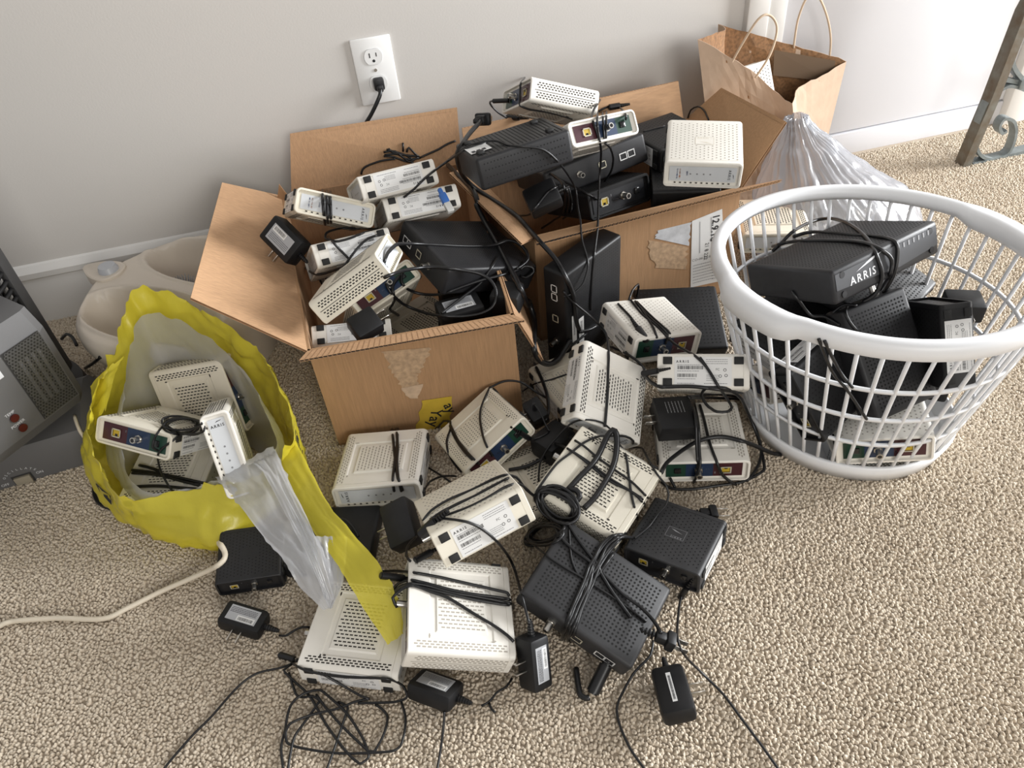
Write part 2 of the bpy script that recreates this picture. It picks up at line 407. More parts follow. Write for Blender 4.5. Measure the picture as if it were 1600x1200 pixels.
def modem(key, kind, label, group, body=WHITE, hole=HOLE, black=False, rounddot=False, flip=None, red=False, emb=False, name='modem'):
    ps = POSES[key]; X, Y, Z, r, rim = TYPES[kind]
    R = ps['R']; t = ps['t']; s = ps['dims'][0] / X
    M = Matrix(((R[0][0], R[0][1], R[0][2], t[0]), (R[1][0], R[1][1], R[1][2], t[1]), (R[2][0], R[2][1], R[2][2], t[2]), (0, 0, 0, 1)))
    e = empty(name, M, label, 'modem', group, s)
    zs = ps['zs'] if flip is None else flip
    link('body', cached(('shell', kind, body.name), lambda: shell_me(kind, body)), e)
    tagp(link('vent_holes', cached(('vents', kind, hole.name, rounddot), lambda: vents_me(kind, hole, rounddot)), e), kind='stuff')
    lb = link('bottom_label', cached(('label', kind), lambda: label_me(kind)), e)
    for a in (-1, 1):
        for b in (-1, 1):
            o = link('rubber_foot', foot_me(), e); o.location = (-X / 2 - .0008, a * Y * .385, b * Z * .30)
    link('front_panel', cached(('front', kind, zs, red, black), lambda: front_me(kind, zs, red, black)), e)
    rp = link('rear_panel', cached(('rear', kind, black), lambda: rear_me(kind, black)), e)
    o = link('coax_connector', coax_me(), e); o.location = (-X * .06, Y / 2 - .0045, 0)
    o = link('ethernet_port', port_me(), e); o.location = (X * .24, Y / 2 - .0045, 0)
    o = link('power_jack', box_me('jack', (0, 0, 0), (.010, .006, .010), GLOSSB), e); o.location = (-X * .29, Y / 2 - .0045, 0)
    if emb: link('embossed_logo', cached(('emb', kind, body.name, zs), lambda: emboss_me(kind, body, INKG if black else DIM, zs)), e)
    return e
def pose_M(key):
    ps = POSES[key]; R = ps['R']; t = ps['t']
    return Matrix(((R[0][0], R[0][1], R[0][2], t[0]), (R[1][0], R[1][1], R[1][2], t[1]), (R[2][0], R[2][1], R[2][2], t[2]), (0, 0, 0, 1)))
def router(key, label, group, m=BLACK2, step=.0062, logo=False, ridged=False, port=True, feet=True, plain=False, smallholes=False):
    ps = POSES[key]; X, Y, Z = ps['dims']; e = empty('router', pose_M(key), label, 'router', group)
    bm = bmesh.new(); box_bm(bm, (0, 0, 0), (X, Y, Z), .0055, 3); link('body', finish(bm, 'router_body', m), e)
    v = []; f = []
    rad = .0016 if not smallholes else .0011
    for s in (1, -1):
        if ridged: continue
        P = []
        nx = int((X - .022) / step); ny = int((Y - .022) / step)
        for i in range(nx + 1):
            for j in range(ny + 1):
                if i % 12 == 11 and False: continue
                P.append(((i - nx / 2) * step, (j - ny / 2) * step))
        if not plain: dots(v, f, (0, 0, s * (Z / 2 + .0002)), (1, 0, 0), (0, 1, 0), P, rad, rad, 6)
    if ridged:
        P = [((i - 12) * .0058, q * Z) for i in range(25) for q in (-.30, -.10, .12, .32)]
        dots(v, f, (0, -Y / 2 - .0002, 0), (1, 0, 0), (0, 0, 1), P, .0011, .0014, 6)
    if v: tagp(link('vent_holes', pydata('vent_holes', v, f, HOLE_B), e), kind='stuff')
    if port:
        o = link('coax_connector', coax_me(), e); o.location = (X * .18, Y / 2, 0)
        o = link('ethernet_port', port_me(), e); o.location = (-X * .05, Y / 2 - .0012, 0)
        for a in (.26, .34):
            o = link('phone_jack', port_me(LABEL), e); o.location = (-X * a, Y / 2 - .0012, 0)
    if feet:
        for a in (-.42, .42):
            for s in (-1, 1):
                o = link('rubber_foot', cached('rfoot', lambda: _cylme((0, -.0008, 0), (0, .0008, 0), .0048, BLACK)), e); o.location = (a * X, -Y / 2 - .0006, s * Z * .28)
    return e
def _cylme(a, b, r, m, n=16, r2=None):
    bm = bmesh.new(); cyl_bm(bm, a, b, r, r2, n); return finish(bm, 'cyl_mesh', m)

# ------------------------------------------------------------------ power adapters, plugs, cords
def blade_me():
    def f():
        bm = bmesh.new(); box_bm(bm, (0, .009, 0), (.0016, .018, .0062), .0003, 1); me = finish(bm, 'prong', METAL); return me
    return cached('blade', f)
def relief_me():
    def f():
        bm = bmesh.new()
        for k in range(6): cyl_bm(bm, (0, k * .0034, 0), (0, k * .0034 + .0024, 0), .0052 - k * .0004, n=10)
        cyl_bm(bm, (0, 0, 0), (0, .0215, 0), .0036, .0022, 10); return finish(bm, 'strain_relief', CORDM)
    return cached('relief', f)
def adapter(key, label, group, prong=None, cord=None, lab='label', m=BLACK, cham=.004, relief=None):
    """housing with chamfered edges; prong / cord = side of the housing ('+x', '-y', ...)"""
    ps = POSES[key]; X, Y, Z = ps['dims']; e = empty('power_adapter', pose_M(key), label, 'power adapter', group); zs = ps['zs']
    bm = bmesh.new(); box_bm(bm, (0, 0, 0), (X, Y, Z), cham, 2)
    link('housing', finish(bm, 'housing', m, 30), e)
    dirs = {'+x': ((1, 0, 0), X / 2), '-x': ((-1, 0, 0), X / 2), '+y': ((0, 1, 0), Y / 2), '-y': ((0, -1, 0), Y / 2), '+z': ((0, 0, 1), Z / 2), '-z': ((0, 0, -1), Z / 2)}
    if prong:
        d, h = dirs[prong]; d = Vector(d); sd = Vector((0, 1, 0)) if abs(d.x) > .5 else Vector((1, 0, 0))
        for q in (-1, 1):
            o = link('prong', blade_me(), e)
            rot = Matrix((tuple(sd), tuple(d), tuple(sd.cross(d)))).transposed().to_4x4()
            o.matrix_local = Matrix.Translation(d * (h - .001) + sd * q * .0064) @ rot
    if cord:
        d, h = dirs[cord]; d = Vector(d); o = link('strain_relief', relief_me(), e)
        o.matrix_local = Matrix.Translation(d * (h - .001)) @ d.to_track_quat('Y', 'Z').to_matrix().to_4x4()
    if lab:
        long_x = X > Y
        r_, u_ = ((1, 0, 0), (0, zs, 0)) if long_x else ((0, 1, 0), (-zs, 0, 0))
        a, b = (X, Y) if long_x else (Y, X)
        p = Print((0, 0, zs * (Z / 2 + .0002)), r_, u_)
        if lab == 'label':
            p.rect(-a * .34, -b * .30, a * .34, b * .30, LABELG); p.rect(-a * .10, -b * .27, a * .30, -b * .06, LABEL, .0001); p.lift = 0
            pb = Print((0, 0, zs * (Z / 2 + .0004)), r_, u_); pb.bars(-a * .07, -b * .24, a * .34, b * .13, INK, 4)
            for k in range(4): pb.line(-a * .31, b * (.02 + .06 * k), a * .6, .0008, INK, 40 + k)
            lo = link('rating_label', p.me('rating_label'), e); link('label_print', pb.me('label_print'), lo)
        elif lab == 'strip':
            p.rect(-a * .30, -b * .06, a * .30, b * .08, LABEL); lo = link('barcode_sticker', p.me('barcode_sticker'), e)
            pb = Print((0, 0, zs * (Z / 2 + .0004)), r_, u_); pb.bars(-a * .26, -b * .03, a * .5, b * .07, INK, 4); link('barcode', pb.me('barcode'), lo)
        elif lab == 'text':
            for k in range(6): p.line(-a * .02, b * (-.25 + .09 * k), a * .36, .0011, INKG, 50 + k)
            link('rating_print', p.me('rating_print'), e)
    return e
def cord(strands, r, label, group=None, name='cable', m=CORDM, cat='cord', sub=2):
    """one cord as it lies: every visible run of it in one mesh"""
    V = []; F = []
    for P in strands:
        v, f = tube_geo(catmull(P, sub), r, 6); b = len(V); V += v; F += [tuple(b + i for i in q) for q in f]
    return tagp(link(name, pydata('cord', V, F, m, True)), label, cat, group)

POSES = json.loads('''{"A":{"dims":[0.1374,0.1374,0.0434],"R":[[-0.9685,0.2489,-0.0092],[0.2475,0.9572,-0.1503],[-0.0286,-0.1478,-0.9886]],"t":[-0.1501,-0.716,0.0339],"zs":-1},
"B":{"dims":[0.1282,0.1282,0.0405],"R":[[-0.8714,0.2333,-0.4315],[-0.3119,-0.9425,0.1202],[-0.3787,0.2393,0.8941]],"t":[0.0183,-0.7187,0.0568],"zs":1},
"C":{"dims":[0.135,0.1308,0.0527],"R":[[-0.1023,-0.9721,-0.2113],[0.8743,-0.1891,0.4471],[-0.4745,-0.139,0.8692]],"t":[-0.0372,-0.9217,0.1278],"zs":1},
"D":{"dims":[0.1372,0.1372,0.0433],"R":[[-0.173,-0.9227,-0.3444],[-0.9848,0.1575,0.0729],[-0.013,0.3518,-0.936]],"t":[-0.0889,-1.0299,0.0637],"zs":-1},
"E":{"dims":[0.1318,0.1318,0.0416],"R":[[0.3741,-0.9251,0.0651],[0.9268,0.3754,0.0073],[-0.0312,0.0576,0.9979]],"t":[-0.2172,-0.9966,0.026],"zs":1},
"F":{"dims":[0.1366,0.1366,0.0431],"R":[[-0.7548,-0.6499,-0.0887],[-0.6502,0.7235,0.232],[-0.0866,0.2328,-0.9687]],"t":[0.1496,-0.8984,0.0792],"zs":-1},
"G":{"dims":[0.1325,0.1325,0.0418],"R":[[0.777,0.4164,0.4722],[-0.1221,0.8355,-0.5358],[-0.6176,0.3586,0.7]],"t":[0.217,-0.7458,0.1051],"zs":1},
"H":{"dims":[0.1287,0.1247,0.0503],"R":[[0.9737,0.1051,-0.2019],[0.089,-0.9922,-0.087],[-0.2095,0.0668,-0.9755]],"t":[0.3435,-0.6156,0.107],"zs":-1},
"I":{"dims":[0.1418,0.1373,0.0554],"R":[[0.3256,-0.9102,0.256],[0.613,0.4094,0.6758],[-0.7199,-0.0631,0.6912]],"t":[0.3801,-0.7492,0.1023],"zs":1},
"J":{"dims":[0.1377,0.1377,0.0435],"R":[[0.9478,-0.3184,0.0187],[-0.3168,-0.9466,-0.0596],[0.0367,0.0506,-0.998]],"t":[0.35,-0.8194,0.0281],"zs":-1},
"L":{"dims":[0.1119,0.1084,0.0402],"R":[[-0.6991,-0.715,0.0085],[0.7125,-0.6955,0.0927],[-0.0604,0.0708,0.9957]],"t":[0.2347,-0.9905,0.0276],"zs":1},
"M":{"dims":[0.167,0.1274,0.0395],"R":[[-0.6598,-0.7193,0.2174],[0.6649,-0.6937,-0.2771],[0.3502,-0.0383,0.9359]],"t":[0.0915,-1.0489,0.0502],"zs":1},
"N":{"dims":[0.0937,0.0907,0.0337],"R":[[-0.994,-0.0795,0.0745],[0.0745,-0.995,-0.067],[0.0795,-0.0611,0.995]],"t":[-0.3634,-0.8241,0.0255],"zs":1},
"a":{"dims":[0.1354,0.1354,0.0428],"R":[[-0.1753,0.982,0.0708],[0.8286,0.186,-0.5281],[-0.5317,-0.0339,-0.8462]],"t":[-0.0289,-0.3148,0.3106],"zs":-1},
"b":{"dims":[0.1347,0.1347,0.0425],"R":[[-0.1704,0.9845,0.0416],[0.7755,0.16,-0.6107],[-0.6079,-0.0718,-0.7908]],"t":[0.0035,-0.3229,0.2583],"zs":-1},
"c":{"dims":[0.1342,0.1342,0.0424],"R":[[-0.2107,0.975,0.0708],[0.7389,0.2063,-0.6415],[-0.64,-0.0829,-0.7639]],"t":[-0.1313,-0.3808,0.2293],"zs":-1},
"d":{"dims":[0.1345,0.1345,0.0425],"R":[[0.8974,-0.2364,0.3726],[0.0031,0.8476,0.5306],[-0.4412,-0.475,0.7614]],"t":[-0.1467,-0.3226,0.2906],"zs":1},
"e":{"dims":[0.1343,0.1343,0.0424],"R":[[-0.2136,-0.8689,0.4465],[-0.9295,0.04,-0.3667],[0.3007,-0.4933,-0.8162]],"t":[-0.1204,-0.5232,0.2718],"zs":-1},
"f":{"dims":[0.1313,0.1313,0.0415],"R":[[-0.038,0.9935,-0.1076],[0.4346,-0.0805,-0.897],[-0.8998,-0.0809,-0.4287]],"t":[-0.1545,-0.5031,0.1175],"zs":-1},
"g":{"dims":[0.1611,0.1913,0.0503],"R":[[0.3113,-0.861,-0.4023],[-0.9419,-0.3356,-0.0106],[-0.1258,0.3822,-0.9155]],"t":[0.0717,-0.4303,0.2103],"zs":-1},
"p":{"dims":[0.1327,0.1327,0.0419],"R":[[0.2083,-0.9316,-0.2979],[-0.8572,-0.0272,-0.5142],[0.4709,0.3625,-0.8043]],"t":[0.2851,-0.2545,0.3811],"zs":-1},
"q":{"dims":[0.1353,0.1353,0.0427],"R":[[-0.968,0.242,-0.0666],[-0.2357,-0.7853,0.5725],[0.0863,0.5698,0.8172]],"t":[0.3205,-0.3509,0.3455],"zs":1},
"r":{"dims":[0.1642,0.1159,0.0531],"R":[[-0.9896,-0.1158,0.0852],[-0.1286,0.9779,-0.1648],[-0.0642,-0.1741,-0.9826]],"t":[0.1774,-0.4055,0.3722],"zs":-1},
"s":{"dims":[0.2145,0.1609,0.0536],"R":[[-0.9782,0.1488,-0.1449],[-0.1821,-0.95,0.2536],[-0.0999,0.2744,0.9564]],"t":[0.3395,-0.251,0.2528],"zs":1},
"t":{"dims":[0.1484,0.1438,0.0533],"R":[[-0.9363,0.3495,-0.0355],[-0.3425,-0.886,0.3126],[0.0778,0.3048,0.9492]],"t":[0.3536,-0.3152,0.2114],"zs":1},
"v":{"dims":[0.1285,0.1245,0.0502],"R":[[0.9059,0.4214,-0.0425],[-0.4229,0.8941,-0.1474],[-0.0241,0.1515,0.9882]],"t":[0.5037,-0.4442,0.323],"zs":1},
"x":{"dims":[0.22,0.159,0.05],"R":[[0.0,-0.8366,-0.5478],[0.0,-0.5478,0.8366],[-1.0,0.0,0.0]],"t":[0.2628,-0.5036,0.11],"zs":-1},
"y":{"dims":[0.1578,0.1393,0.0418],"R":[[0.9758,-0.2177,0.0186],[-0.2121,-0.9233,0.3202],[-0.0525,-0.3164,-0.9472]],"t":[0.4316,-0.5484,0.0451],"zs":-1},
"b1":{"dims":[0.2219,0.1614,0.0504],"R":[[-0.9536,-0.2824,0.1048],[-0.3004,0.8678,-0.3959],[0.0208,-0.409,-0.9123]],"t":[0.5915,-0.7453,0.2701],"zs":-1},
"T":{"dims":[0.13,0.1127,0.0303],"R":[[-0.9663,0.2568,-0.0165],[0.2573,0.9644,-0.0618],[0.0,-0.064,-0.998]],"t":[-0.2419,-0.8237,0.0187],"zs":-1},
"b3":{"dims":[0.11,0.17,0.045],"R":[[0.9877,-0.1318,0.0838],[0.1482,0.6208,-0.7699],[0.0494,0.7728,0.6327]],"t":[0.601,-0.87,0.178],"zs":1},
"b4":{"dims":[0.1251,0.1212,0.0449],"R":[[0.2494,-0.0646,-0.9662],[0.798,-0.5516,0.2428],[-0.5486,-0.8316,-0.086]],"t":[0.6874,-0.8786,0.1849],"zs":1},
"b6":{"dims":[0.128,0.124,0.046],"R":[[0.3505,-0.895,-0.276],[-0.4506,-0.4195,0.788],[-0.8211,-0.1518,-0.5503]],"t":[0.5166,-0.8639,0.1424],"zs":1},
"b8":{"dims":[0.1336,0.1295,0.0522],"R":[[0.8826,-0.4332,0.1824],[-0.4187,-0.901,-0.1136],[0.2136,0.0239,-0.9766]],"t":[0.603,-0.9026,0.0695],"zs":-1},
"y1":{"dims":[0.133,0.133,0.042],"R":[[-0.0505,0.951,0.305],[0.3639,-0.2669,0.8924],[0.9301,0.1561,-0.3326]],"t":[-0.4226,-0.5155,0.095],"zs":1},
"y2":{"dims":[0.133,0.133,0.042],"R":[[-0.0601,-0.1191,-0.9911],[0.5209,0.8432,-0.133],[0.8515,-0.5242,0.0114]],"t":[-0.372,-0.6598,0.105],"zs":1},
"y3":{"dims":[0.133,0.133,0.042],"R":[[-0.8459,-0.3685,0.3855],[0.5237,-0.7105,0.47],[0.1007,0.5995,0.794]],"t":[-0.4787,-0.5965,0.1122],"zs":1},
"K":{"dims":[0.0592,0.0635,0.0317],"R":[[0.9844,0.1488,0.0937],[-0.137,0.9831,-0.1216],[-0.1102,0.1068,0.9882]],"t":[0.3076,-0.8081,0.0825],"zs":1},
"O":{"dims":[0.0636,0.0381,0.0254],"R":[[0.8561,0.4718,0.2109],[-0.4798,0.8772,-0.0148],[-0.192,-0.0885,0.9774]],"t":[-0.3767,-0.9225,0.0202],"zs":1},
"P":{"dims":[0.0633,0.0422,0.0253],"R":[[0.7823,0.5672,0.2574],[-0.6175,0.6523,0.4395],[0.0813,-0.5028,0.8606]],"t":[-0.1371,-1.1015,0.024],"zs":1},
"Q":{"dims":[0.0313,0.067,0.0313],"R":[[0.8303,0.1261,0.5428],[0.3628,0.6171,-0.6983],[-0.423,0.7767,0.4666]],"t":[-0.0092,-1.1092,0.0399],"zs":1},
"R":{"dims":[0.0418,0.0696,0.0278],"R":[[0.9772,0.18,-0.1124],[-0.1482,0.958,0.2453],[0.1518,-0.2231,0.9629]],"t":[0.144,-1.1919,0.0243],"zs":1},
"S":{"dims":[0.0446,0.0694,0.0347],"R":[[0.9295,-0.0674,-0.3626],[-0.0312,0.9653,-0.2594],[0.3675,0.2524,0.8951]],"t":[-0.1367,-0.8624,0.0624],"zs":1},
"U1":{"dims":[0.0296,0.0394,0.0394],"R":[[0.9588,-0.2382,-0.1547],[0.1677,0.9144,-0.3685],[0.2292,0.3274,0.9167]],"t":[0.11,-0.7109,0.0678],"zs":1},
"i1":{"dims":[0.0465,0.0419,0.0279],"R":[[0.9197,-0.3841,0.0808],[0.3805,0.822,-0.4238],[0.0964,0.4205,0.9022]],"t":[-0.126,-0.572,0.2127],"zs":1},
"u":{"dims":[0.0584,0.0478,0.0318],"R":[[0.957,-0.1072,-0.2697],[-0.0368,0.8769,-0.4792],[0.2879,0.4685,0.8352]],"t":[0.2141,-0.4368,0.2951],"zs":1},
"h":{"dims":[0.133,0.133,0.042],"R":[[-0.879,0.2088,-0.4286],[-0.4654,-0.5708,0.6764],[-0.1034,0.7941,0.599]],"t":[-0.0948,-0.4388,0.1595],"zs":1},
"V":{"dims":[0.133,0.133,0.042],"R":[[0.9781,-0.2079,0.0],[0.2079,0.9781,-0.0],[0.0,0.0,1.0]],"t":[0.208,-0.6371,0.035],"zs":1},
"W":{"dims":[0.133,0.133,0.042],"R":[[0.1736,0.9848,-0.0],[-0.9848,0.1736,0.0],[0.0,0.0,1.0]],"t":[0.0954,-0.8162,0.02],"zs":1},
"b2":{"dims":[0.18,0.13,0.045],"R":[[0.848,-0.4967,0.185],[0.53,0.7947,-0.2959],[0.0,0.349,0.9371]],"t":[0.6763,-0.7346,0.1791],"zs":1},
"b7":{"dims":[0.133,0.133,0.042],"R":[[-0.1054,-0.993,-0.0525],[-0.8433,0.1172,-0.5245],[0.527,-0.0111,-0.8498]],"t":[0.5334,-0.7746,0.0689],"zs":1},
"b9":{"dims":[0.133,0.133,0.042],"R":[[-0.2425,0.9701,0.0],[-0.9701,-0.2425,0.0],[0.0,0.0,1.0]],"t":[0.6034,-0.8736,0.0198],"zs":1},
"y4":{"dims":[0.133,0.133,0.042],"R":[[0.2588,-0.9659,0.0],[0.9659,0.2588,-0.0],[0.0,0.0,1.0]],"t":[-0.4824,-0.6217,0.035],"zs":1},
"w1":{"dims":[0.128,0.124,0.046],"R":[[-0.342,0.9397,0.0],[-0.9397,-0.342,0.0],[0.0,0.0,1.0]],"t":[0.5173,-0.3504,0.2148],"zs":1},
"w2":{"dims":[0.128,0.124,0.046],"R":[[0.9659,-0.2588,0.0],[0.2588,0.9659,-0.0],[0.0,0.0,1.0]],"t":[0.5212,-0.2548,0.26],"zs":1},
"pb":{"dims":[0.128,0.124,0.05],"R":[[0.9864,-0.1124,0.1197],[0.1558,0.4099,-0.8987],[0.0519,0.9052,0.4219]],"t":[0.7585,-0.1151,0.2523],"zs":1},
"gb1":{"dims":[0.133,0.133,0.042],"R":[[0.9397,0.342,-0.0],[-0.342,0.9397,0.0],[0.0,0.0,1.0]],"t":[0.6849,-0.4092,0.12],"zs":1},
"gb2":{"dims":[0.133,0.133,0.042],"R":[[0.866,-0.5,0.0],[0.5,0.866,-0.0],[0.0,0.0,1.0]],"t":[0.8642,-0.3554,0.06],"zs":1},
"U2":{"dims":[0.06,0.05,0.04],"R":[[0.866,-0.5,0.0],[0.5,0.866,-0.0],[0.0,0.0,1.0]],"t":[0.1192,-0.7769,0.0603],"zs":1},
"i2":{"dims":[0.075,0.05,0.03],"R":[[0.9962,-0.0872,0.0],[0.0872,0.9962,-0.0],[0.0,0.0,1.0]],"t":[0.0304,-0.5502,0.1837],"zs":1},
"i3":{"dims":[0.05,0.05,0.04],"R":[[0.866,0.5,-0.0],[-0.5,0.866,0.0],[0.0,0.0,1.0]],"t":[0.1129,-0.5524,0.19],"zs":1},
"j":{"dims":[0.05,0.075,0.035],"R":[[0.7715,-0.4926,-0.4026],[0.1543,0.7589,-0.6327],[0.6172,0.426,0.6615]],"t":[-0.2289,-0.3594,0.2698],"zs":1},
"b5":{"dims":[0.0512,0.0461,0.0307],"R":[[0.9063,0.4226,-0.0],[-0.4226,0.9063,0.0],[0.0,0.0,1.0]],"t":[0.749,-0.8408,0.2073],"zs":1},
"b10":{"dims":[0.05,0.04,0.035],"R":[[0.8192,0.5736,-0.0],[-0.5736,0.8192,0.0],[0.0,0.0,1.0]],"t":[0.7147,-0.8704,0.0829],"zs":1},
"b11":{"dims":[0.128,0.124,0.046],"R":[[0.9117,-0.3696,-0.1795],[0.3419,0.9247,-0.1675],[0.2279,0.0914,0.9694]],"t":[0.5183,-0.755,0.1572],"zs":1},
"b12":{"dims":[0.128,0.124,0.046],"R":[[0.848,0.5185,-0.1099],[-0.53,0.8296,-0.1759],[0.0,0.2074,0.9783]],"t":[0.6619,-0.743,0.1169],"zs":1},
"f2":{"dims":[0.133,0.133,0.042],"R":[[0.866,-0.5,0.0],[0.5,0.866,-0.0],[0.0,0.0,1.0]],"t":[-0.0281,-0.4342,0.0726],"zs":1},
"f3":{"dims":[0.128,0.124,0.046],"R":[[0.9848,0.1736,-0.0],[-0.1736,0.9848,0.0],[0.0,0.0,1.0]],"t":[0.0666,-0.4866,0.1296],"zs":1},
"f4":{"dims":[0.128,0.124,0.046],"R":[[0.9659,-0.2588,0.0],[0.2588,0.9659,-0.0],[0.0,0.0,1.0]],"t":[-0.125,-0.2944,0.13],"zs":1}}''')
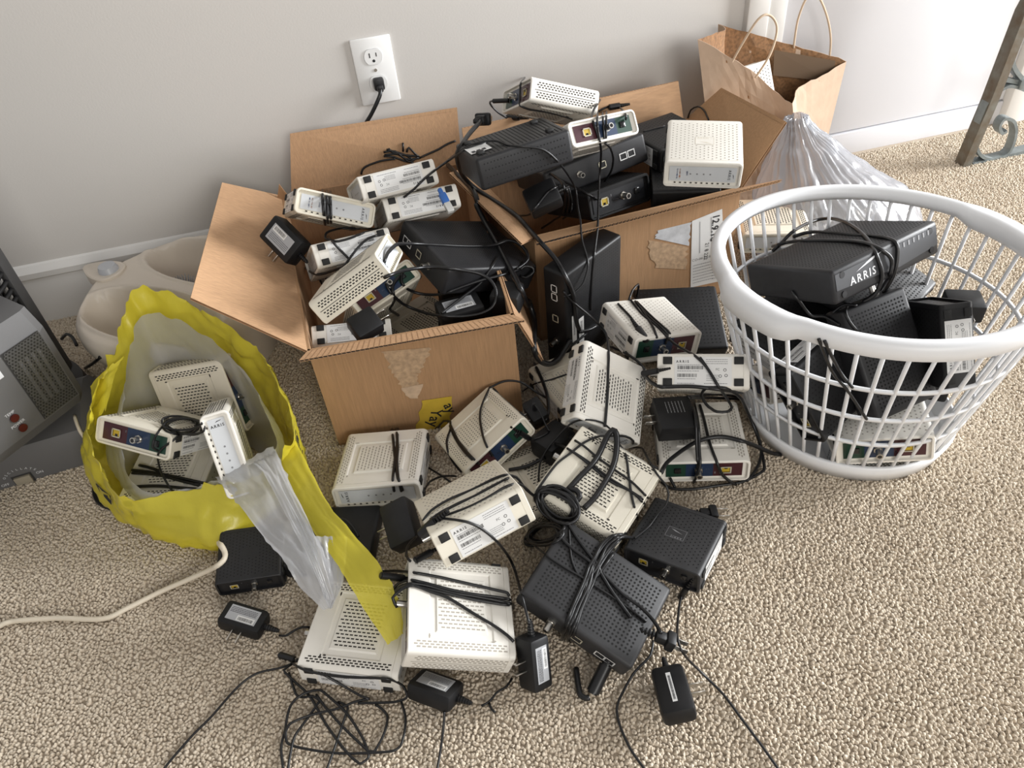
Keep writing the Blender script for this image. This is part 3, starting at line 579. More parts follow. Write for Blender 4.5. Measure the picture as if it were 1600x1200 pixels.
GEO = json.loads('''{"box1":{"h":0.215,"c":[[-0.22,-0.608,0],[0.104,-0.632,0],[0.14,-0.085,0],[-0.243,-0.075,0]],"left":[[-0.3379,-0.1175,0.285],[-0.3619,-0.559,0.32],[-0.22,-0.608,0.215],[-0.243,-0.075,0.215]],"back":[[0.1452,-0.055,0.3207],[-0.1927,-0.055,0.3293],[-0.222,-0.078,0.215],[0.135,-0.085,0.215]],"front":[[-0.2346,-0.6227,0.212],[0.1183,-0.6479,0.212],[0.104,-0.632,0.215],[-0.22,-0.608,0.215]],"tab":[[-0.2382,-0.09,0.2478],[-0.2267,-0.09,0.2153],[-0.2446,-0.09,0.1645],[-0.2642,-0.09,0.1839]],"right":[[0.15,-0.625,0.1],[0.178,-0.09,0.1],[0.142,-0.085,0.215],[0.106,-0.63,0.215]],"uv":{"glue":[[0.1194,0.1401],[0.1619,0.1299],[0.1895,0.1796],[0.11,0.1886]],"tail":[[0.1269,0.1056],[0.1553,0.0957],[0.1578,0.1309],[0.1214,0.1397]],"torn":[[0.1364,0.0797],[0.1489,0.0766],[0.1635,0.1067],[0.1259,0.1058]],"ytape":[[0.134,-0.0003],[0.1923,-0.0061],[0.2089,0.0676],[0.1566,0.0702]],"ytext":[0.1772,0.039]}},"box2":{"h":0.235,"c":[[0.19,-0.455,0],[0.592,-0.435,0],[0.615,-0.13,0],[0.135,-0.15,0]],"right":[[0.6769,-0.4119,0.335],[0.6672,-0.1813,0.315],[0.615,-0.13,0.235],[0.592,-0.435,0.235]],"back":[[0.5988,-0.125,0.3201],[0.1392,-0.125,0.3057],[0.135,-0.15,0.235],[0.615,-0.13,0.235]],"front":[[0.1853,-0.4868,0.242],[0.666,-0.4472,0.242],[0.592,-0.435,0.235],[0.19,-0.455,0.235]],"left":[[0.0929,-0.1884,0.25],[0.1589,-0.4898,0.25],[0.19,-0.455,0.235],[0.135,-0.15,0.235]],"uv":{"tape":[[0.234,0.1714],[0.3048,0.1359],[0.3057,0.187],[0.237,0.187]],"scar":[[0.2388,0.1048],[0.308,0.0826],[0.2995,0.1359],[0.2185,0.1713]],"label":[[0.3168,0.0359],[0.3944,0.0324],[0.3674,0.1999],[0.3068,0.1895]]}},"basket":{"cx":0.6089,"cy":-0.8223,"r":0.135,"e":1.131,"a":0.1973,"b":0.225,"th":0.9487,"H":0.3191,"tx":-0.0115,"ty":0.007,"h1":2.42,"h2":5.42},"ybag":{"o":[-0.4381,-0.601,0.0],"rings":[[[-0.4669,-0.4686,0.001],[-0.4004,-0.5124,0.001],[-0.3326,-0.583,0.001],[-0.3075,-0.639,0.001],[-0.3256,-0.6926,0.001],[-0.4171,-0.743,0.001],[-0.5037,-0.6988,0.001],[-0.5617,-0.6248,0.001],[-0.5734,-0.5478,0.001],[-0.4918,-0.5003,0.001]],[[-0.473,-0.4405,0.016],[-0.3924,-0.4935,0.016],[-0.3102,-0.5792,0.016],[-0.2797,-0.6471,0.016],[-0.3017,-0.7121,0.016],[-0.4127,-0.7732,0.016],[-0.5176,-0.7196,0.016],[-0.588,-0.6299,0.016],[-0.6021,-0.5365,0.016],[-0.5032,-0.4789,0.016]],[[-0.4741,-0.4355,0.05],[-0.391,-0.4902,0.05],[-0.3062,-0.5785,0.05],[-0.2748,-0.6485,0.07],[-0.2975,-0.7155,0.05],[-0.4119,-0.7785,0.035],[-0.5201,-0.7233,0.035],[-0.5926,-0.6308,0.05],[-0.6072,-0.5345,0.07],[-0.5052,-0.4751,0.05]],[[-0.4741,-0.4245,0.1655],[-0.391,-0.4792,0.1573],[-0.3062,-0.5675,0.1353],[-0.2695,-0.6663,0.125],[-0.2834,-0.722,0.0968],[-0.4007,-0.7523,0.0708],[-0.5226,-0.7123,0.0708],[-0.5745,-0.6302,0.105],[-0.5739,-0.5392,0.136],[-0.5052,-0.4641,0.1517]],[[-0.4741,-0.4155,0.26],[-0.391,-0.4702,0.245],[-0.3062,-0.5585,0.205],[-0.2651,-0.6808,0.17],[-0.2718,-0.7274,0.135],[-0.3915,-0.7308,0.1],[-0.5247,-0.7033,0.1],[-0.5597,-0.6297,0.15],[-0.5467,-0.5431,0.19],[-0.5052,-0.4551,0.235]]],"stripL":[[-0.3127,-0.7464,0.11],[-0.2688,-0.8436,0.115],[-0.2266,-0.9379,0.1],[-0.2031,-1.0009,0.082],[-0.182,-1.0479,0.068]],"stripR":[[-0.2656,-0.708,0.13],[-0.2263,-0.8481,0.125],[-0.1796,-0.9405,0.112],[-0.1579,-1.0006,0.09],[-0.1606,-1.0412,0.072]],"tornL":[[-0.5101,-0.5032,0.2],[-0.5362,-0.518,0.19],[-0.5825,-0.4999,0.155]],"tornR":[[-0.5421,-0.5839,0.17],[-0.554,-0.584,0.16],[-0.5792,-0.5658,0.125]],"texts":[["COMPANY",0.86,0.335,0.02],["O3",0.9,0.31,0.032],["G",0.62,0.66,0.035]]},"gbag":{"o":[-0.4381,-0.601,0.0],"rings":[[[-0.4611,-0.4951,0.004],[-0.4079,-0.5301,0.004],[-0.3537,-0.5866,0.004],[-0.3336,-0.6314,0.004],[-0.3481,-0.6743,0.004],[-0.4213,-0.7146,0.004],[-0.4906,-0.6792,0.004],[-0.537,-0.62,0.004],[-0.5463,-0.5584,0.004],[-0.4811,-0.5204,0.004]],[[-0.468,-0.4636,0.04],[-0.399,-0.509,0.04],[-0.3286,-0.5823,0.04],[-0.3026,-0.6404,0.06],[-0.3214,-0.696,0.04],[-0.4163,-0.7483,0.025],[-0.5062,-0.7025,0.025],[-0.5663,-0.6257,0.04],[-0.5784,-0.5458,0.06],[-0.4938,-0.4965,0.04]],[[-0.4692,-0.4554,0.145],[-0.3958,-0.5053,0.141],[-0.328,-0.5858,0.124],[-0.3004,-0.651,0.1165],[-0.3096,-0.7083,0.089],[-0.4037,-0.7363,0.0675],[-0.5058,-0.706,0.0685],[-0.5474,-0.6294,0.095],[-0.5482,-0.5504,0.124],[-0.4959,-0.4887,0.1325]],[[-0.4692,-0.452,0.24],[-0.3939,-0.5049,0.232],[-0.3313,-0.59,0.198],[-0.3032,-0.66,0.163],[-0.3021,-0.7171,0.128],[-0.3918,-0.7188,0.1],[-0.5031,-0.7057,0.102],[-0.5239,-0.6321,0.14],[-0.513,-0.557,0.178],[-0.496,-0.4847,0.215]]],"h1L":[[-0.3937,-0.7208,0.1],[-0.3619,-0.7851,0.125],[-0.3289,-0.8526,0.122],[-0.2951,-0.9147,0.11],[-0.2808,-0.9469,0.09],[-0.2577,-0.9775,0.072]],"h1R":[[-0.299,-0.7113,0.128],[-0.2804,-0.7811,0.142],[-0.2673,-0.8487,0.135],[-0.245,-0.906,0.12],[-0.2359,-0.9474,0.1],[-0.2438,-0.9782,0.074]],"h2L":[[-0.3432,-0.7249,0.118],[-0.3077,-0.7887,0.155],[-0.2795,-0.8723,0.145],[-0.2609,-0.9295,0.13],[-0.2499,-0.9714,0.085]],"h2R":[[-0.2966,-0.7141,0.13],[-0.2766,-0.7994,0.158],[-0.2502,-0.8925,0.15],[-0.2399,-0.9451,0.135],[-0.2383,-0.9783,0.09]],"h3L":[[-0.2543,-0.8899,0.12],[-0.2533,-0.9281,0.11],[-0.2525,-0.9659,0.09],[-0.2482,-0.9813,0.078]],"h3R":[[-0.2093,-0.9007,0.115],[-0.2157,-0.9224,0.1],[-0.2265,-0.9556,0.085],[-0.2461,-0.9807,0.076]]},"pgbag":{"o":[0.86,-0.37,0],"rings":[[[1.01,-0.37,0.002],[0.9833,-0.323,0.002],[0.9133,-0.2939,0.002],[0.8267,-0.2939,0.002],[0.7567,-0.323,0.002],[0.73,-0.37,0.002],[0.7567,-0.417,0.002],[0.8267,-0.4461,0.002],[0.9133,-0.4461,0.002],[0.9833,-0.417,0.002]],[[1.05,-0.37,0.04],[1.0156,-0.3083,0.04],[0.9256,-0.2701,0.04],[0.8144,-0.2701,0.04],[0.7244,-0.3083,0.04],[0.69,-0.37,0.04],[0.7244,-0.4317,0.04],[0.8144,-0.4699,0.04],[0.9256,-0.4699,0.04],[1.0156,-0.4317,0.04]],[[1.015,-0.36,0.1],[0.9835,-0.3042,0.1],[0.901,-0.2696,0.1],[0.799,-0.2696,0.1],[0.7165,-0.3042,0.1],[0.685,-0.36,0.1],[0.7165,-0.4158,0.1],[0.799,-0.4504,0.1],[0.901,-0.4504,0.1],[0.9835,-0.4158,0.1]],[[0.935,-0.33,0.155],[0.914,-0.2859,0.155],[0.859,-0.2587,0.155],[0.791,-0.2587,0.155],[0.736,-0.2859,0.155],[0.715,-0.33,0.155],[0.736,-0.3741,0.155],[0.791,-0.4013,0.155],[0.859,-0.4013,0.155],[0.914,-0.3741,0.155]],[[0.865,-0.29,0.21],[0.8545,-0.2665,0.21],[0.827,-0.252,0.21],[0.793,-0.252,0.21],[0.7655,-0.2665,0.21],[0.755,-0.29,0.21],[0.7655,-0.3135,0.21],[0.793,-0.328,0.21],[0.827,-0.328,0.21],[0.8545,-0.3135,0.21]],[[0.818,-0.27,0.245],[0.8146,-0.2629,0.245],[0.8056,-0.2586,0.245],[0.7944,-0.2586,0.245],[0.7854,-0.2629,0.245],[0.782,-0.27,0.245],[0.7854,-0.2771,0.245],[0.7944,-0.2814,0.245],[0.8056,-0.2814,0.245],[0.8146,-0.2771,0.245]],[[0.81,-0.26,0.262],[0.8081,-0.2565,0.262],[0.8031,-0.2543,0.262],[0.7969,-0.2543,0.262],[0.7919,-0.2565,0.262],[0.79,-0.26,0.262],[0.7919,-0.2635,0.262],[0.7969,-0.2657,0.262],[0.8031,-0.2657,0.262],[0.8081,-0.2635,0.262]]]},"pbag":{"o":[0.85,-0.1,0],"top":[[0.7257,-0.03,0.3851],[1.0467,-0.045,0.2608],[0.8305,-0.19,0.2545],[0.6317,-0.13,0.3988]],"base":[[0.75,-0.03,0],[1.04,-0.04,0],[0.9,-0.2,0],[0.7,-0.17,0]],"hF":[[0.702,-0.142,0.3382],[0.7202,-0.15,0.3832],[0.7429,-0.16,0.4285],[0.7668,-0.16,0.4319],[0.7836,-0.165,0.4056],[0.7744,-0.168,0.3587],[0.7485,-0.168,0.3157]],"hB":[[0.9106,-0.037,0.3086],[0.9048,-0.045,0.3719],[0.9156,-0.05,0.4162],[0.9397,-0.05,0.4138],[0.9737,-0.045,0.3678],[0.996,-0.042,0.3169],[1.0044,-0.04,0.2705]],"patch":[[0.857,-0.048,0.3167],[1.0117,-0.052,0.2689],[1.0157,-0.055,0.2219],[0.8621,-0.05,0.261]]},"spa":{"c":[-0.46,-0.255],"axis":[0.8,-0.6,0],"H":0.165,"R":0.183,"knob":[-0.592,-0.158],"brush":[-0.4577,-0.2231,0.13]},"heater":{"A":[-0.7339,-0.5819,0.1],"B":[-0.6151,-0.4532,0.1],"top":0.19,"base_r":[-0.6288,-0.5178,-0.0],"byaw":0.1081,"sw":[0.0135,0.0093],"temp":[-0.1154,0.0582],"power":[-0.1139,0.035],"hl":[-0.09860000000000001,-0.0008,0.1382]},"tower":{"c":[-0.8,-0.31,0.1]},"table":{"y":-0.157,"leg":[[1.3518,-0.0007],[1.3663,0.1495],[1.3757,0.3459],[1.4457,0.6]],"foot":[[1.3729,-0.005],[1.5227,0.0021],[1.6726999999999999,0.012]],"tie":[[1.3611,0.2093],[1.4271,0.1863],[1.5271000000000001,0.1913]],"scroll":[[1.4535,0.1639],[1.3979,0.184],[1.3619,0.1608],[1.3542,0.1057],[1.3656,0.0478],[1.3967,0.0121],[1.4375,-0.0011],[1.4704,0.0108],[1.4699,0.0553],[1.4498,0.091],[1.4207,0.1027],[1.4139,0.0851],[1.4284,0.0664],[1.4388,0.0708]],"upper":[[1.3998,0.3266],[1.379,0.3007],[1.3753,0.2633],[1.393,0.2281],[1.4254,0.1982]],"clamp":[1.4344,0.185]},"plugs":{"p1":{"o":[0.1631,-0.2429,0.368],"d":[0.4,0.75,-0.3],"u":[0.1,0.3,0.9],"k":1.3},"p2":{"o":[0.1606,-1.1476,0.062],"d":[0.72,-0.45,-0.28],"u":[0.3,0.1,0.9]},"p3":{"o":[0.3101,-0.9612,0.03],"d":[0.9,-0.2,-0.1],"u":[0,0,1]},"eth":{"o":[0.0499,-0.4303,0.318],"d":[0.2,-0.75,-0.55],"u":[0.1,-0.5,0.8]}}}''')
